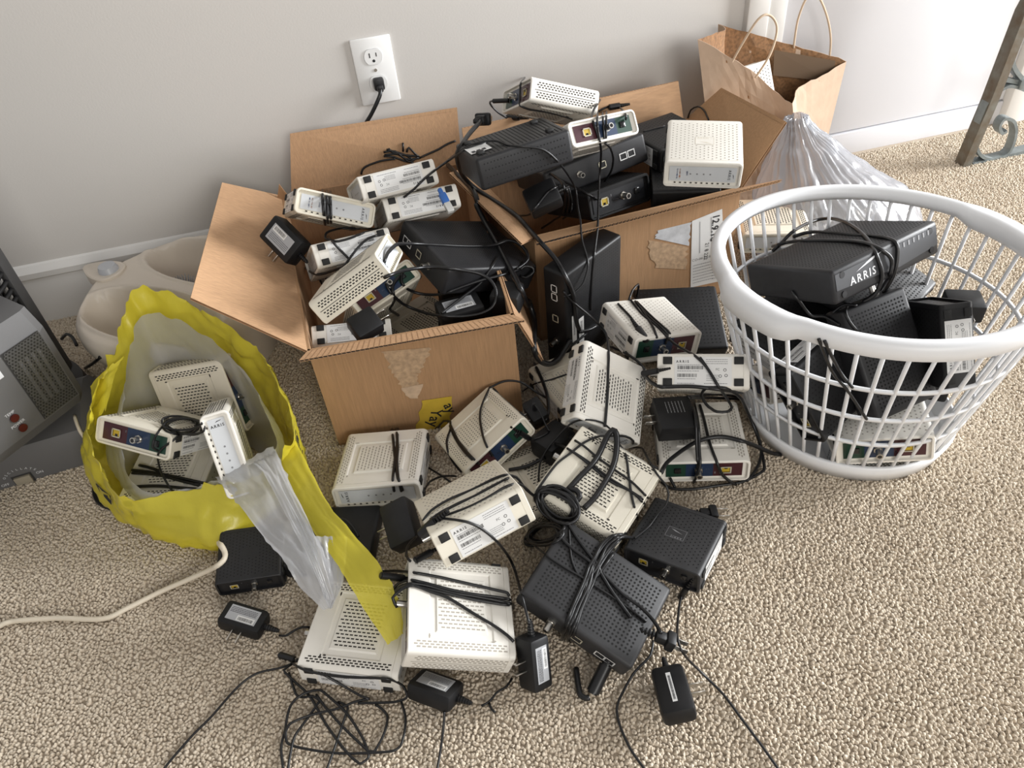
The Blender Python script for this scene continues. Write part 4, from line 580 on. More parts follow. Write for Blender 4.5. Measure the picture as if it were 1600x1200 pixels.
CORDS = json.loads('''[{"kind":"cord","p":[[[-0.3171,-0.9989,0.0044],[-0.3003,-1.0321,0.0486],[-0.2914,-1.0397,0.0487],[-0.2852,-1.0427,0.0464],[-0.2781,-1.0457,0.0442],[-0.2699,-1.0488,0.042],[-0.2628,-1.0515,0.0408],[-0.255,-1.0545,0.0398],[-0.2468,-1.0576,0.0392],[-0.2386,-1.0608,0.0391],[-0.2303,-1.064,0.0395],[-0.2218,-1.0672,0.0404],[-0.2136,-1.0705,0.0417],[-0.2062,-1.0738,0.0433],[-0.198,-1.0777,0.0447],[-0.1912,-1.0803,0.0443],[-0.186,-1.0804,0.0383],[-0.1793,-1.0828,0.0305],[-0.1748,-1.0858,0.0229],[-0.1738,-1.0933,0.0138],[-0.1789,-1.0942,0.0094],[-0.1899,-1.0931,0.0072],[-0.1966,-1.091,0.0057],[-0.2051,-1.0886,0.0051],[-0.2145,-1.086,0.005],[-0.2236,-1.0835,0.0051],[-0.2315,-1.0813,0.0051],[-0.2371,-1.0795,0.0045]],[[-0.183,-1.0939,0.0046],[-0.1821,-1.1003,0.0052],[-0.1811,-1.1089,0.0048],[-0.1811,-1.1175,0.0046],[-0.1827,-1.1259,0.0046],[-0.1853,-1.1343,0.0046],[-0.1883,-1.1412,0.0046],[-0.1921,-1.1482,0.0046],[-0.1988,-1.1515,0.0046],[-0.2049,-1.1514,0.0046],[-0.2124,-1.1501,0.0046],[-0.2209,-1.1481,0.0047],[-0.23,-1.146,0.005],[-0.2364,-1.1443,0.0047],[-0.2433,-1.1424,0.0046],[-0.2506,-1.1405,0.0046],[-0.258,-1.1383,0.0046],[-0.2655,-1.1358,0.0046],[-0.273,-1.1331,0.0046],[-0.2797,-1.1304,0.0046],[-0.287,-1.1273,0.0046],[-0.2944,-1.124,0.0047],[-0.3017,-1.1206,0.0049],[-0.3085,-1.1173,0.005],[-0.3145,-1.1142,0.005],[-0.3193,-1.1113,0.0047],[-0.3271,-1.1059,0.0066],[-0.3288,-1.1005,0.0073],[-0.3286,-1.0925,0.0093],[-0.3238,-1.0849,0.0104],[-0.3185,-1.0822,0.0095],[-0.3114,-1.0803,0.0083],[-0.3034,-1.079,0.0071],[-0.2955,-1.0782,0.0063],[-0.2878,-1.078,0.0057],[-0.2799,-1.0782,0.0051],[-0.2721,-1.0787,0.0046],[-0.2648,-1.0789,0.0045],[-0.256,-1.0783,0.0046],[-0.2478,-1.0774,0.005],[-0.2403,-1.0769,0.0053],[-0.2297,-1.0773,0.0048],[-0.222,-1.0782,0.0045]],[[-0.3181,-0.9996,0.0044],[-0.328,-1.0069,0.0079],[-0.3234,-1.0154,0.007],[-0.3155,-1.0256,0.0044],[-0.3109,-1.032,0.0048],[-0.306,-1.0386,0.005],[-0.301,-1.0458,0.005],[-0.2963,-1.0538,0.0046],[-0.2927,-1.0614,0.0048],[-0.2894,-1.0697,0.0048],[-0.2861,-1.0784,0.0046],[-0.2827,-1.0871,0.0045],[-0.279,-1.0957,0.0045],[-0.2755,-1.1029,0.0046],[-0.2718,-1.1103,0.0046],[-0.268,-1.1178,0.0046],[-0.2642,-1.1249,0.0046],[-0.2606,-1.1314,0.0048],[-0.2572,-1.1372,0.0055],[-0.2515,-1.1455,0.0046],[-0.2462,-1.1518,0.0046],[-0.2417,-1.1555,0.0046],[-0.2324,-1.1513,0.0046],[-0.2319,-1.1459,0.0046],[-0.2328,-1.1385,0.0046],[-0.2351,-1.1292,0.005],[-0.2376,-1.122,0.0046],[-0.2408,-1.1138,0.0046],[-0.2445,-1.1051,0.0048],[-0.2485,-1.0966,0.0051],[-0.2526,-1.0887,0.0053],[-0.2571,-1.0814,0.0054],[-0.2621,-1.0743,0.0058],[-0.2672,-1.0677,0.0062],[-0.2718,-1.0618,0.0065],[-0.2755,-1.057,0.0066],[-0.2819,-1.0503,0.0089],[-0.2911,-1.0484,0.0098],[-0.3019,-1.049,0.0105],[-0.3088,-1.0511,0.0103],[-0.3156,-1.0547,0.0101],[-0.3212,-1.0603,0.0094],[-0.3244,-1.0667,0.0084],[-0.327,-1.0746,0.0071],[-0.3289,-1.0829,0.0061],[-0.3306,-1.0902,0.006],[-0.3339,-1.0997,0.0056],[-0.3358,-1.1086,0.0055],[-0.3357,-1.1174,0.0052],[-0.335,-1.1267,0.0045],[-0.3343,-1.1334,0.0046]],[[-0.2622,-1.07,0.0045],[-0.2509,-1.0792,0.0045],[-0.2523,-1.0865,0.0049],[-0.2572,-1.0965,0.0045],[-0.2598,-1.1026,0.0048],[-0.263,-1.1096,0.0047],[-0.2664,-1.117,0.0046],[-0.2698,-1.1242,0.0046],[-0.2727,-1.1305,0.0047],[-0.2762,-1.1375,0.0046],[-0.2795,-1.1441,0.0046],[-0.2823,-1.1495,0.0046],[-0.2842,-1.1534,0.0046]],[[-0.2157,-1.0879,0.0046],[-0.2089,-1.0954,0.005],[-0.2032,-1.1052,0.0046],[-0.2037,-1.1124,0.0046],[-0.2063,-1.1202,0.0046],[-0.2098,-1.1275,0.0046],[-0.2145,-1.1346,0.0046],[-0.22,-1.1413,0.0046],[-0.2247,-1.1456,0.0046],[-0.2314,-1.1428,0.0046],[-0.2351,-1.138,0.0046],[-0.2399,-1.1315,0.0046],[-0.2454,-1.1239,0.0046],[-0.2511,-1.1159,0.0048],[-0.2565,-1.1081,0.0049],[-0.2612,-1.101,0.0046],[-0.267,-1.092,0.005],[-0.2721,-1.0834,0.0052],[-0.2766,-1.0755,0.0051],[-0.2806,-1.0683,0.0045],[-0.2857,-1.0586,0.0055],[-0.2887,-1.052,0.0045]],[[-0.2736,-1.0452,0.041],[-0.2701,-1.0468,0.0366],[-0.265,-1.0497,0.0313],[-0.2591,-1.0533,0.0258],[-0.2535,-1.0569,0.0209],[-0.2479,-1.0607,0.0166],[-0.2421,-1.065,0.0128],[-0.2366,-1.0693,0.0098],[-0.2319,-1.0728,0.0078],[-0.222,-1.0782,0.0045]],[[-0.3224,-1.011,0.0044],[-0.3206,-1.0188,0.0054],[-0.3186,-1.029,0.0049],[-0.3159,-1.0392,0.0044],[-0.3127,-1.0467,0.0045],[-0.3035,-1.0512,0.0045],[-0.294,-1.0531,0.0059],[-0.2856,-1.0609,0.0045],[-0.2888,-1.0659,0.0045],[-0.2942,-1.0721,0.0045],[-0.3003,-1.0785,0.0045],[-0.3054,-1.084,0.0047],[-0.3105,-1.0895,0.0051],[-0.3148,-1.0943,0.0057],[-0.3184,-1.0995,0.0062],[-0.3211,-1.1056,0.0061],[-0.323,-1.1122,0.0058],[-0.3247,-1.119,0.0055],[-0.3266,-1.1267,0.0051],[-0.3283,-1.1345,0.0046],[-0.3293,-1.1401,0.0046]]],"r":0.0017,"label":"tangle of thin black cord looping on the carpet in front of the nearest modem","group":"cords on the carpet pile","m":"k","sub":2},
{"kind":"cord","p":[[[-0.3172,-0.998,0.0044],[-0.3224,-0.9992,0.0044],[-0.3318,-1.0002,0.0044],[-0.3391,-1.0,0.0046],[-0.3478,-0.9997,0.0055],[-0.3568,-0.9998,0.0065],[-0.365,-1.0008,0.007],[-0.3717,-1.0025,0.0069],[-0.3777,-1.0049,0.0067],[-0.3837,-1.0082,0.0063],[-0.3905,-1.0126,0.0057],[-0.3949,-1.0159,0.0054],[-0.3997,-1.02,0.0051],[-0.4046,-1.0244,0.0048],[-0.4096,-1.0291,0.0046],[-0.4144,-1.0337,0.0044],[-0.4189,-1.038,0.0044],[-0.4231,-1.0418,0.0044],[-0.4294,-1.047,0.0044],[-0.435,-1.0513,0.0045],[-0.4404,-1.0555,0.0046],[-0.4462,-1.0603,0.0046],[-0.4505,-1.0643,0.0046],[-0.4553,-1.0687,0.0046],[-0.4602,-1.0734,0.0045],[-0.4647,-1.0778,0.0046],[-0.4687,-1.0819,0.0047],[-0.4718,-1.0852,0.0048],[-0.4791,-1.093,0.0044]]],"r":0.0017,"label":"thin black cord trailing off to the lower left corner from the nearest modem","group":"cords on the carpet pile","m":"k","sub":2},
{"kind":"cord","p":[[[-0.3337,-0.9508,0.0043],[-0.3241,-0.9538,0.0043],[-0.3121,-0.9502,0.0057],[-0.3013,-0.9487,0.0061],[-0.2912,-0.9508,0.0043]]],"r":0.0017,"label":"short thin cord running from the labelled adapter under the nearest modem","group":"cords on the carpet pile","m":"k","sub":2},
{"kind":"cord","p":[[[-0.0858,-1.1288,0.0046],[-0.0744,-1.1262,0.0046],[-0.0641,-1.1188,0.006],[-0.0561,-1.1159,0.0053],[-0.0484,-1.1131,0.0045],[-0.0395,-1.1051,0.0045]],[[-0.0756,-1.1276,0.0046],[-0.0744,-1.1365,0.0046],[-0.0707,-1.1418,0.0046]],[[-0.1313,-1.1339,0.0285],[-0.1331,-1.1392,0.0233],[-0.1349,-1.1429,0.0193],[-0.1372,-1.1481,0.0152],[-0.1398,-1.1543,0.0117],[-0.1425,-1.1606,0.0089],[-0.1448,-1.1663,0.0072],[-0.1475,-1.1727,0.0058],[-0.1501,-1.1792,0.005],[-0.1524,-1.1848,0.0046],[-0.1539,-1.1889,0.0046]]],"r":0.0016,"label":"thin black cord knotted beside the adapter under the scuffed modem","group":"cords on the carpet pile","m":"k","sub":2},
{"kind":"cord","p":[[[-0.1043,-0.9338,0.1477],[-0.0995,-0.928,0.1478],[-0.0913,-0.9216,0.1489],[-0.0838,-0.9174,0.1487],[-0.0747,-0.9138,0.1488],[-0.0647,-0.9108,0.1493],[-0.0568,-0.9091,0.1496],[-0.0482,-0.908,0.1502],[-0.0395,-0.9072,0.1511],[-0.0309,-0.9066,0.1525],[-0.0223,-0.9058,0.1544],[-0.0135,-0.9051,0.1568],[-0.0053,-0.9046,0.1592],[0.0017,-0.9046,0.1613],[0.0115,-0.9052,0.1635],[0.0186,-0.907,0.1645],[0.0315,-0.901,0.1484],[0.0383,-0.8979,0.1299],[0.0447,-0.896,0.1113],[0.055,-0.8961,0.0925]],[[-0.0922,-0.9391,0.1541],[-0.0861,-0.9366,0.1554],[-0.0757,-0.9336,0.1573],[-0.0682,-0.9323,0.1581],[-0.0591,-0.9311,0.159],[-0.0497,-0.93,0.1601],[-0.0409,-0.929,0.1614],[-0.0332,-0.9275,0.1625],[-0.0258,-0.9257,0.1635],[-0.0187,-0.924,0.1646],[-0.0115,-0.9224,0.1656],[-0.0037,-0.921,0.1668],[0.0044,-0.9196,0.168],[0.0118,-0.9185,0.1692],[0.0179,-0.9177,0.1699],[0.0471,-0.8115,0.0424]],[[-0.0775,-0.9457,0.1612],[-0.0714,-0.9471,0.1637],[-0.0626,-0.9483,0.1664],[-0.0529,-0.9495,0.1693],[-0.0442,-0.9497,0.1713],[-0.0367,-0.9494,0.1729],[-0.0296,-0.9485,0.1742],[-0.0226,-0.9473,0.1753],[-0.0159,-0.9459,0.1762],[-0.0073,-0.9437,0.1776],[0.0008,-0.9415,0.1792],[0.0085,-0.9399,0.1803],[0.0191,-0.9392,0.1812],[0.0308,-0.9248,0.1615],[0.0405,-0.9152,0.1384],[0.0484,-0.9069,0.1151],[0.0575,-0.899,0.0924]],[[-0.0953,-0.9395,0.1536],[-0.0839,-0.9361,0.1554],[-0.0773,-0.9342,0.1563],[-0.0693,-0.9323,0.1574],[-0.0597,-0.9304,0.1588],[-0.0529,-0.9294,0.1598],[-0.0451,-0.9286,0.1609],[-0.0369,-0.9279,0.1622],[-0.0289,-0.9273,0.1637],[-0.0216,-0.9263,0.1647],[-0.0129,-0.9246,0.166],[-0.0045,-0.9227,0.1671],[0.0029,-0.9209,0.1681],[0.008,-0.9194,0.1686]],[[-0.1197,-0.8991,0.0745],[-0.1265,-0.9126,0.0848],[-0.1335,-0.9274,0.0945],[-0.1368,-0.9465,0.1013],[-0.1327,-0.9632,0.1098]]],"r":0.0019,"label":"black cord strapped in three turns along the cream labelled modem","group":"cords on the carpet pile","m":"k","sub":2},
{"kind":"cord","p":[[[-0.0861,-0.9403,0.1563],[-0.0803,-0.949,0.1628],[-0.0725,-0.9583,0.169],[-0.0645,-0.9673,0.1754],[-0.0561,-0.9741,0.1781],[-0.0481,-0.9771,0.175],[-0.0395,-0.9803,0.1685],[-0.0346,-0.9821,0.163],[-0.0294,-0.9848,0.1569],[-0.0242,-0.9878,0.1502],[-0.0192,-0.9887,0.1397],[-0.0141,-0.9771,0.1138],[-0.0092,-0.9676,0.0895],[-0.0048,-0.9613,0.0688],[-0.0012,-0.9591,0.0528],[0.0013,-0.9615,0.0423],[0.0023,-0.9675,0.0383],[0.0023,-0.9779,0.0398],[0.0014,-0.9919,0.0465],[-0.0001,-1.0083,0.0576],[-0.0019,-1.0261,0.0723],[-0.0038,-1.0439,0.0892],[-0.0038,-1.0537,0.0864],[-0.0041,-1.062,0.0848],[-0.0043,-1.0693,0.0843],[-0.0046,-1.0814,0.0814]]],"r":0.0019,"label":"black cord arching from the cream labelled modem to the upright adapter","group":"cords on the carpet pile","m":"k","sub":2},
{"kind":"cord","p":[[[-0.1879,-0.8903,0.0045],[-0.1765,-0.9067,0.0245],[-0.1619,-0.9242,0.0442],[-0.1516,-0.9424,0.0649],[-0.1409,-0.9616,0.0862],[-0.1301,-0.9813,0.1077],[-0.1227,-0.9832,0.1049],[-0.1149,-0.9854,0.1019],[-0.1069,-0.9878,0.0989],[-0.0992,-0.9902,0.096],[-0.0917,-0.9927,0.0931],[-0.0843,-0.9954,0.0902],[-0.077,-0.998,0.0873],[-0.0697,-1.0007,0.0845],[-0.0621,-1.0034,0.0815],[-0.0543,-1.0061,0.0785],[-0.0468,-1.0088,0.0757],[-0.0399,-1.0114,0.0731],[-0.0314,-1.0148,0.0703],[-0.0238,-1.0179,0.0678],[-0.0184,-1.0204,0.0658],[-0.0173,-1.0241,0.0628]],[[-0.1672,-0.9716,0.0436],[-0.1677,-0.9694,0.0599],[-0.1581,-0.9695,0.0744],[-0.1502,-0.9749,0.0864],[-0.1409,-0.9826,0.0977],[-0.1342,-0.9923,0.1084],[-0.1278,-0.9944,0.106],[-0.1202,-0.9972,0.1031],[-0.1133,-0.9999,0.1004],[-0.1056,-1.0031,0.0974],[-0.0976,-1.0064,0.0942],[-0.0901,-1.0093,0.0912],[-0.0833,-1.0117,0.0885],[-0.0768,-1.0138,0.086],[-0.0703,-1.0158,0.0834],[-0.0633,-1.0178,0.0807],[-0.0553,-1.0199,0.0778],[-0.0466,-1.0218,0.0745],[-0.0384,-1.0237,0.0714],[-0.0316,-1.0251,0.0686],[-0.0228,-1.0276,0.0654],[-0.0179,-1.0291,0.0626],[-0.0124,-0.999,0.0047]],[[-0.1673,-0.9774,0.043],[-0.1656,-0.9768,0.0635],[-0.1566,-0.9795,0.0814],[-0.1485,-0.9876,0.096],[-0.1391,-0.9972,0.1098],[-0.1306,-0.9982,0.1075],[-0.1201,-1.0013,0.1038],[-0.1146,-1.0032,0.1013],[-0.1082,-1.0058,0.0985],[-0.1015,-1.0087,0.0956],[-0.0948,-1.0115,0.0928],[-0.0886,-1.0139,0.0903],[-0.0816,-1.0162,0.0878],[-0.0751,-1.0179,0.0852],[-0.0686,-1.0194,0.0826],[-0.0618,-1.0212,0.0799],[-0.054,-1.0235,0.0768],[-0.0457,-1.026,0.0737],[-0.0378,-1.0285,0.0706],[-0.0313,-1.0304,0.0679],[-0.0232,-1.0333,0.0648],[-0.0184,-1.035,0.0623],[-0.0106,-1.0033,0.0047]],[[-0.1608,-1.0146,0.0918],[-0.1637,-1.0048,0.1004],[-0.1538,-1.0006,0.1045],[-0.1468,-0.9993,0.1074],[-0.1386,-0.9997,0.1094],[-0.1329,-1.0008,0.1076],[-0.1266,-1.0032,0.105],[-0.1191,-1.0061,0.102],[-0.1122,-1.0085,0.0994],[-0.1045,-1.0115,0.0966],[-0.0965,-1.0143,0.0934],[-0.089,-1.017,0.0905],[-0.0823,-1.0194,0.0878],[-0.076,-1.0217,0.0853],[-0.0697,-1.0238,0.0826],[-0.0628,-1.026,0.0799],[-0.0549,-1.0284,0.0768],[-0.0462,-1.0308,0.0733],[-0.0378,-1.033,0.07],[-0.0309,-1.0347,0.067],[-0.0217,-1.0366,0.0634],[-0.0143,-1.0215,0.0347],[-0.0121,-1.0078,0.0047]],[[-0.166,-0.9737,0.0436],[-0.1636,-0.976,0.0625],[-0.1524,-0.979,0.0806],[-0.1447,-0.988,0.0952],[-0.1358,-0.9993,0.1084],[-0.1291,-1.0023,0.1061],[-0.1216,-1.0066,0.1029],[-0.1143,-1.0109,0.0999],[-0.1076,-1.0144,0.0976],[-0.1011,-1.018,0.0953],[-0.094,-1.0226,0.0925],[-0.0894,-1.0265,0.0904],[-0.0844,-1.0309,0.0881],[-0.0793,-1.0356,0.0856],[-0.0742,-1.0404,0.0832],[-0.0693,-1.045,0.081],[-0.0631,-1.0505,0.0782],[-0.0569,-1.0559,0.0755],[-0.051,-1.0611,0.0731],[-0.0459,-1.066,0.0709],[-0.0404,-1.0717,0.0684],[-0.036,-1.0768,0.0664],[-0.0327,-1.081,0.0648],[-0.0281,-1.088,0.0619]]],"r":0.0021,"label":"bundle of black cord wound round the scuffed white modem","group":"cords on the carpet pile","m":"k","sub":2},
{"kind":"cord","p":[[[0.1006,-0.9113,0.1057],[0.107,-0.908,0.108],[0.1168,-0.9013,0.1088],[0.1261,-0.895,0.1095],[0.1375,-0.8881,0.1105],[0.1476,-0.8815,0.1112],[0.1552,-0.8749,0.1113],[0.1628,-0.8673,0.1124],[0.1704,-0.859,0.1145],[0.1784,-0.8503,0.1183],[0.1851,-0.8438,0.1216],[0.1945,-0.8396,0.1263],[0.1976,-0.8454,0.1226],[0.1956,-0.8539,0.1172],[0.1915,-0.8644,0.1114],[0.1875,-0.8725,0.1093],[0.1828,-0.8808,0.1074],[0.1774,-0.8889,0.1059],[0.1713,-0.8965,0.1049],[0.1647,-0.9037,0.104],[0.1575,-0.9108,0.1031],[0.1496,-0.9182,0.1019],[0.1411,-0.9256,0.1007],[0.1333,-0.932,0.0999],[0.1226,-0.9385,0.0983],[0.1145,-0.9435,0.0987]],[[0.101,-0.9101,0.1066],[0.1121,-0.9168,0.1076],[0.1137,-0.9268,0.1039],[0.1041,-0.9308,0.1025],[0.095,-0.9236,0.105]]],"r":0.0046,"label":"thick black cord folded in a loop over the cream modem at the centre","group":"cords on the carpet pile","m":"k","sub":2},
{"kind":"cord","p":[[[0.1164,-0.7975,0.0816],[0.123,-0.8242,0.099],[0.1223,-0.847,0.118],[0.1275,-0.853,0.1164],[0.1332,-0.8596,0.1144],[0.1387,-0.8664,0.1125],[0.1437,-0.8729,0.1107],[0.1492,-0.8805,0.1083],[0.1543,-0.8882,0.1058],[0.1591,-0.8957,0.1035],[0.1638,-0.9027,0.1016],[0.1703,-0.9105,0.0989],[0.1766,-0.9177,0.0968],[0.1828,-0.9246,0.0944],[0.1894,-0.932,0.0919],[0.1957,-0.9394,0.0895],[0.2001,-0.9456,0.0874],[0.2261,-0.9001,0.0043]],[[0.142,-0.791,0.0788],[0.1375,-0.8366,0.1191],[0.146,-0.8463,0.116],[0.1502,-0.8531,0.1143],[0.1542,-0.8603,0.1123],[0.159,-0.8683,0.11],[0.1638,-0.8751,0.108],[0.1692,-0.8826,0.1057],[0.1746,-0.8901,0.1036],[0.1796,-0.8968,0.1015],[0.1853,-0.9043,0.0992],[0.1904,-0.9111,0.0973],[0.1953,-0.9185,0.0951],[0.1991,-0.9256,0.0929],[0.203,-0.9334,0.0903],[0.2063,-0.9406,0.088],[0.2207,-0.9194,0.0509]],[[0.0596,-0.9002,0.1086],[0.0656,-0.8959,0.1116],[0.075,-0.888,0.1135],[0.0825,-0.8812,0.1142],[0.091,-0.8742,0.1154],[0.0997,-0.8678,0.1164],[0.1086,-0.8626,0.1165],[0.1177,-0.8581,0.1164],[0.1263,-0.8537,0.1161],[0.1368,-0.8481,0.117],[0.147,-0.8432,0.1174],[0.1585,-0.8394,0.1172],[0.1701,-0.8368,0.1162],[0.1828,-0.8302,0.1074],[0.1957,-0.8249,0.0979],[0.2105,-0.8208,0.0889],[0.2242,-0.8175,0.0795],[0.2369,-0.8188,0.0663],[0.2498,-0.7805,0.0041]],[[0.222,-0.7958,0.0404],[0.2125,-0.8331,0.0736],[0.2023,-0.8731,0.1044],[0.2009,-0.8813,0.1033],[0.1987,-0.8903,0.1013],[0.1962,-0.8997,0.0991],[0.194,-0.9086,0.0968],[0.1919,-0.9173,0.0949],[0.1897,-0.926,0.093],[0.1877,-0.9346,0.0914],[0.1859,-0.9431,0.0899],[0.1845,-0.9542,0.0868],[0.1946,-0.94,0.0484],[0.207,-0.9184,0.0043]],[[0.1174,-0.8001,0.0813],[0.1197,-0.8235,0.1001],[0.1242,-0.8494,0.1173],[0.1285,-0.8552,0.1159],[0.133,-0.8617,0.1141],[0.1377,-0.8687,0.112],[0.1426,-0.8761,0.1097],[0.1467,-0.8827,0.1078],[0.151,-0.8897,0.1057],[0.1554,-0.8969,0.1035],[0.1599,-0.9038,0.1015],[0.1646,-0.91,0.0996],[0.171,-0.9165,0.0974],[0.1778,-0.9226,0.0958],[0.1841,-0.9284,0.0944],[0.1894,-0.934,0.0928],[0.1944,-0.9416,0.0898],[0.1979,-0.9489,0.0868],[0.2269,-0.8958,0.0043]]],"r":0.0019,"label":"thin black cords criss-crossing the cream modem at the centre","group":"cords on the carpet pile","m":"k","sub":2},
{"kind":"cord","p":[[[0.2525,-0.7787,0.004],[0.2565,-0.8056,0.0304],[0.2498,-0.8346,0.0516],[0.242,-0.865,0.0718],[0.2344,-0.8955,0.0926],[0.235,-0.9095,0.0924],[0.2375,-0.9167,0.0892],[0.2423,-0.9201,0.0809],[0.246,-0.9231,0.0737],[0.2471,-0.9322,0.0634],[0.2397,-0.9408,0.0533],[0.2331,-0.9441,0.05],[0.2246,-0.9484,0.0477],[0.2178,-0.9536,0.047],[0.2102,-0.9597,0.0467],[0.2022,-0.9656,0.0469],[0.1928,-0.9708,0.0474],[0.1833,-0.9755,0.048],[0.1766,-0.9787,0.0483]]],"r":0.0016,"label":"thin cord from the centre modem down past the small black modem","group":"cords on the carpet pile","m":"k","sub":2},
{"kind":"cord","p":[[[0.0699,-0.8873,0.043],[0.0622,-0.904,0.0824],[0.0642,-0.9088,0.102],[0.0731,-0.9098,0.1097],[0.085,-0.9129,0.1113],[0.0962,-0.9201,0.1099],[0.1036,-0.9295,0.1062],[0.1051,-0.9389,0.1015],[0.1003,-0.9459,0.0974],[0.0932,-0.9398,0.0826],[0.0838,-0.9269,0.0677],[0.0751,-0.9084,0.054],[0.0699,-0.8873,0.043]],[[0.076,-0.8893,0.0224],[0.066,-0.8963,0.0494],[0.062,-0.9033,0.0775],[0.0644,-0.9095,0.101],[0.0731,-0.9108,0.1106],[0.0841,-0.9132,0.1127],[0.0938,-0.9199,0.1112],[0.0995,-0.9293,0.107],[0.0996,-0.939,0.1015],[0.0949,-0.9435,0.0922],[0.0888,-0.9338,0.0706],[0.082,-0.9138,0.0447],[0.076,-0.8893,0.0224]],[[0.0782,-0.9049,0.1125],[0.0833,-0.91,0.1122],[0.0896,-0.9167,0.111],[0.0944,-0.9239,0.1093],[0.0981,-0.9315,0.1072],[0.1015,-0.9445,0.1011],[0.0999,-0.9498,0.0907],[0.0936,-0.9461,0.0787],[0.0833,-0.9369,0.072],[0.078,-0.929,0.0688],[0.0724,-0.9222,0.0693],[0.067,-0.9169,0.0737],[0.0621,-0.9134,0.0814],[0.057,-0.9062,0.0956],[0.0582,-0.9035,0.1095],[0.0662,-0.902,0.1143],[0.0782,-0.9049,0.1125]],[[0.0817,-0.909,0.1123],[0.093,-0.9192,0.1109],[0.1001,-0.9317,0.1071],[0.1012,-0.9438,0.1025],[0.0974,-0.9476,0.092],[0.0884,-0.9462,0.0838],[0.0765,-0.94,0.0803],[0.065,-0.9303,0.082],[0.0571,-0.9197,0.0885],[0.055,-0.9109,0.0977],[0.0593,-0.9061,0.107],[0.0687,-0.9069,0.1142],[0.0817,-0.909,0.1123]],[[0.0989,-0.9385,0.1005],[0.0984,-0.9464,0.0953],[0.0938,-0.9477,0.0891],[0.0857,-0.9442,0.0865],[0.0763,-0.9366,0.0878],[0.0682,-0.9268,0.0925],[0.0635,-0.9172,0.0992],[0.0637,-0.9103,0.1058],[0.0688,-0.9078,0.1104],[0.0772,-0.9105,0.1118],[0.0867,-0.9178,0.11],[0.0947,-0.9279,0.1057],[0.0989,-0.9385,0.1005]],[[0.0615,-0.9048,0.0925],[0.0644,-0.906,0.1118],[0.0747,-0.9032,0.1157],[0.0875,-0.9069,0.1154],[0.0937,-0.9111,0.1138],[0.0992,-0.9166,0.1118],[0.1035,-0.9232,0.1093],[0.1064,-0.9302,0.1066],[0.1077,-0.9429,0.0996],[0.1025,-0.9517,0.0935],[0.0943,-0.9478,0.0806],[0.083,-0.9385,0.0731],[0.0777,-0.9306,0.0695],[0.0724,-0.9236,0.0696],[0.0677,-0.9179,0.0734],[0.0639,-0.9136,0.08],[0.0615,-0.9048,0.0925]],[[0.0911,-0.9372,0.0735],[0.0853,-0.9326,0.0727],[0.0779,-0.9272,0.0732],[0.0712,-0.9221,0.0758],[0.0649,-0.9177,0.0803],[0.0563,-0.9092,0.09],[0.0543,-0.9045,0.1002],[0.0592,-0.905,0.1085],[0.0699,-0.9101,0.1121],[0.0765,-0.9141,0.1118],[0.0832,-0.9191,0.1109],[0.0895,-0.9249,0.1094],[0.0951,-0.9313,0.1076],[0.1026,-0.9429,0.1025],[0.1035,-0.9518,0.0982],[0.0997,-0.9487,0.0861],[0.0911,-0.9372,0.0735]],[[0.0607,-0.9069,0.112],[0.0695,-0.9065,0.1149],[0.0815,-0.9115,0.1142],[0.0875,-0.9161,0.1131],[0.093,-0.9215,0.1114],[0.0975,-0.9276,0.1094],[0.101,-0.9339,0.1073],[0.1035,-0.9444,0.1019],[0.0999,-0.9511,0.0977],[0.0921,-0.9486,0.0908],[0.081,-0.9411,0.0879],[0.0754,-0.9349,0.0868],[0.0699,-0.9289,0.0877],[0.0651,-0.9235,0.0906],[0.0611,-0.919,0.0951],[0.0577,-0.911,0.1041],[0.0607,-0.9069,0.112]],[[0.0955,-0.9083,0.1061],[0.0993,-0.9157,0.1074],[0.1035,-0.9245,0.1077],[0.107,-0.9393,0.1038],[0.1041,-0.9523,0.1003],[0.0954,-0.9611,0.0991],[0.0832,-0.9642,0.1016],[0.0726,-0.953,0.0965],[0.0685,-0.9439,0.093],[0.0649,-0.9352,0.0919],[0.0608,-0.9218,0.0976],[0.0628,-0.9112,0.1049],[0.0706,-0.9057,0.111],[0.0827,-0.9041,0.1107],[0.0955,-0.9083,0.1061]]],"r":0.0024,"label":"tied coil of black cord between the two cream modems","group":"cords on the carpet pile","m":"k","sub":2},
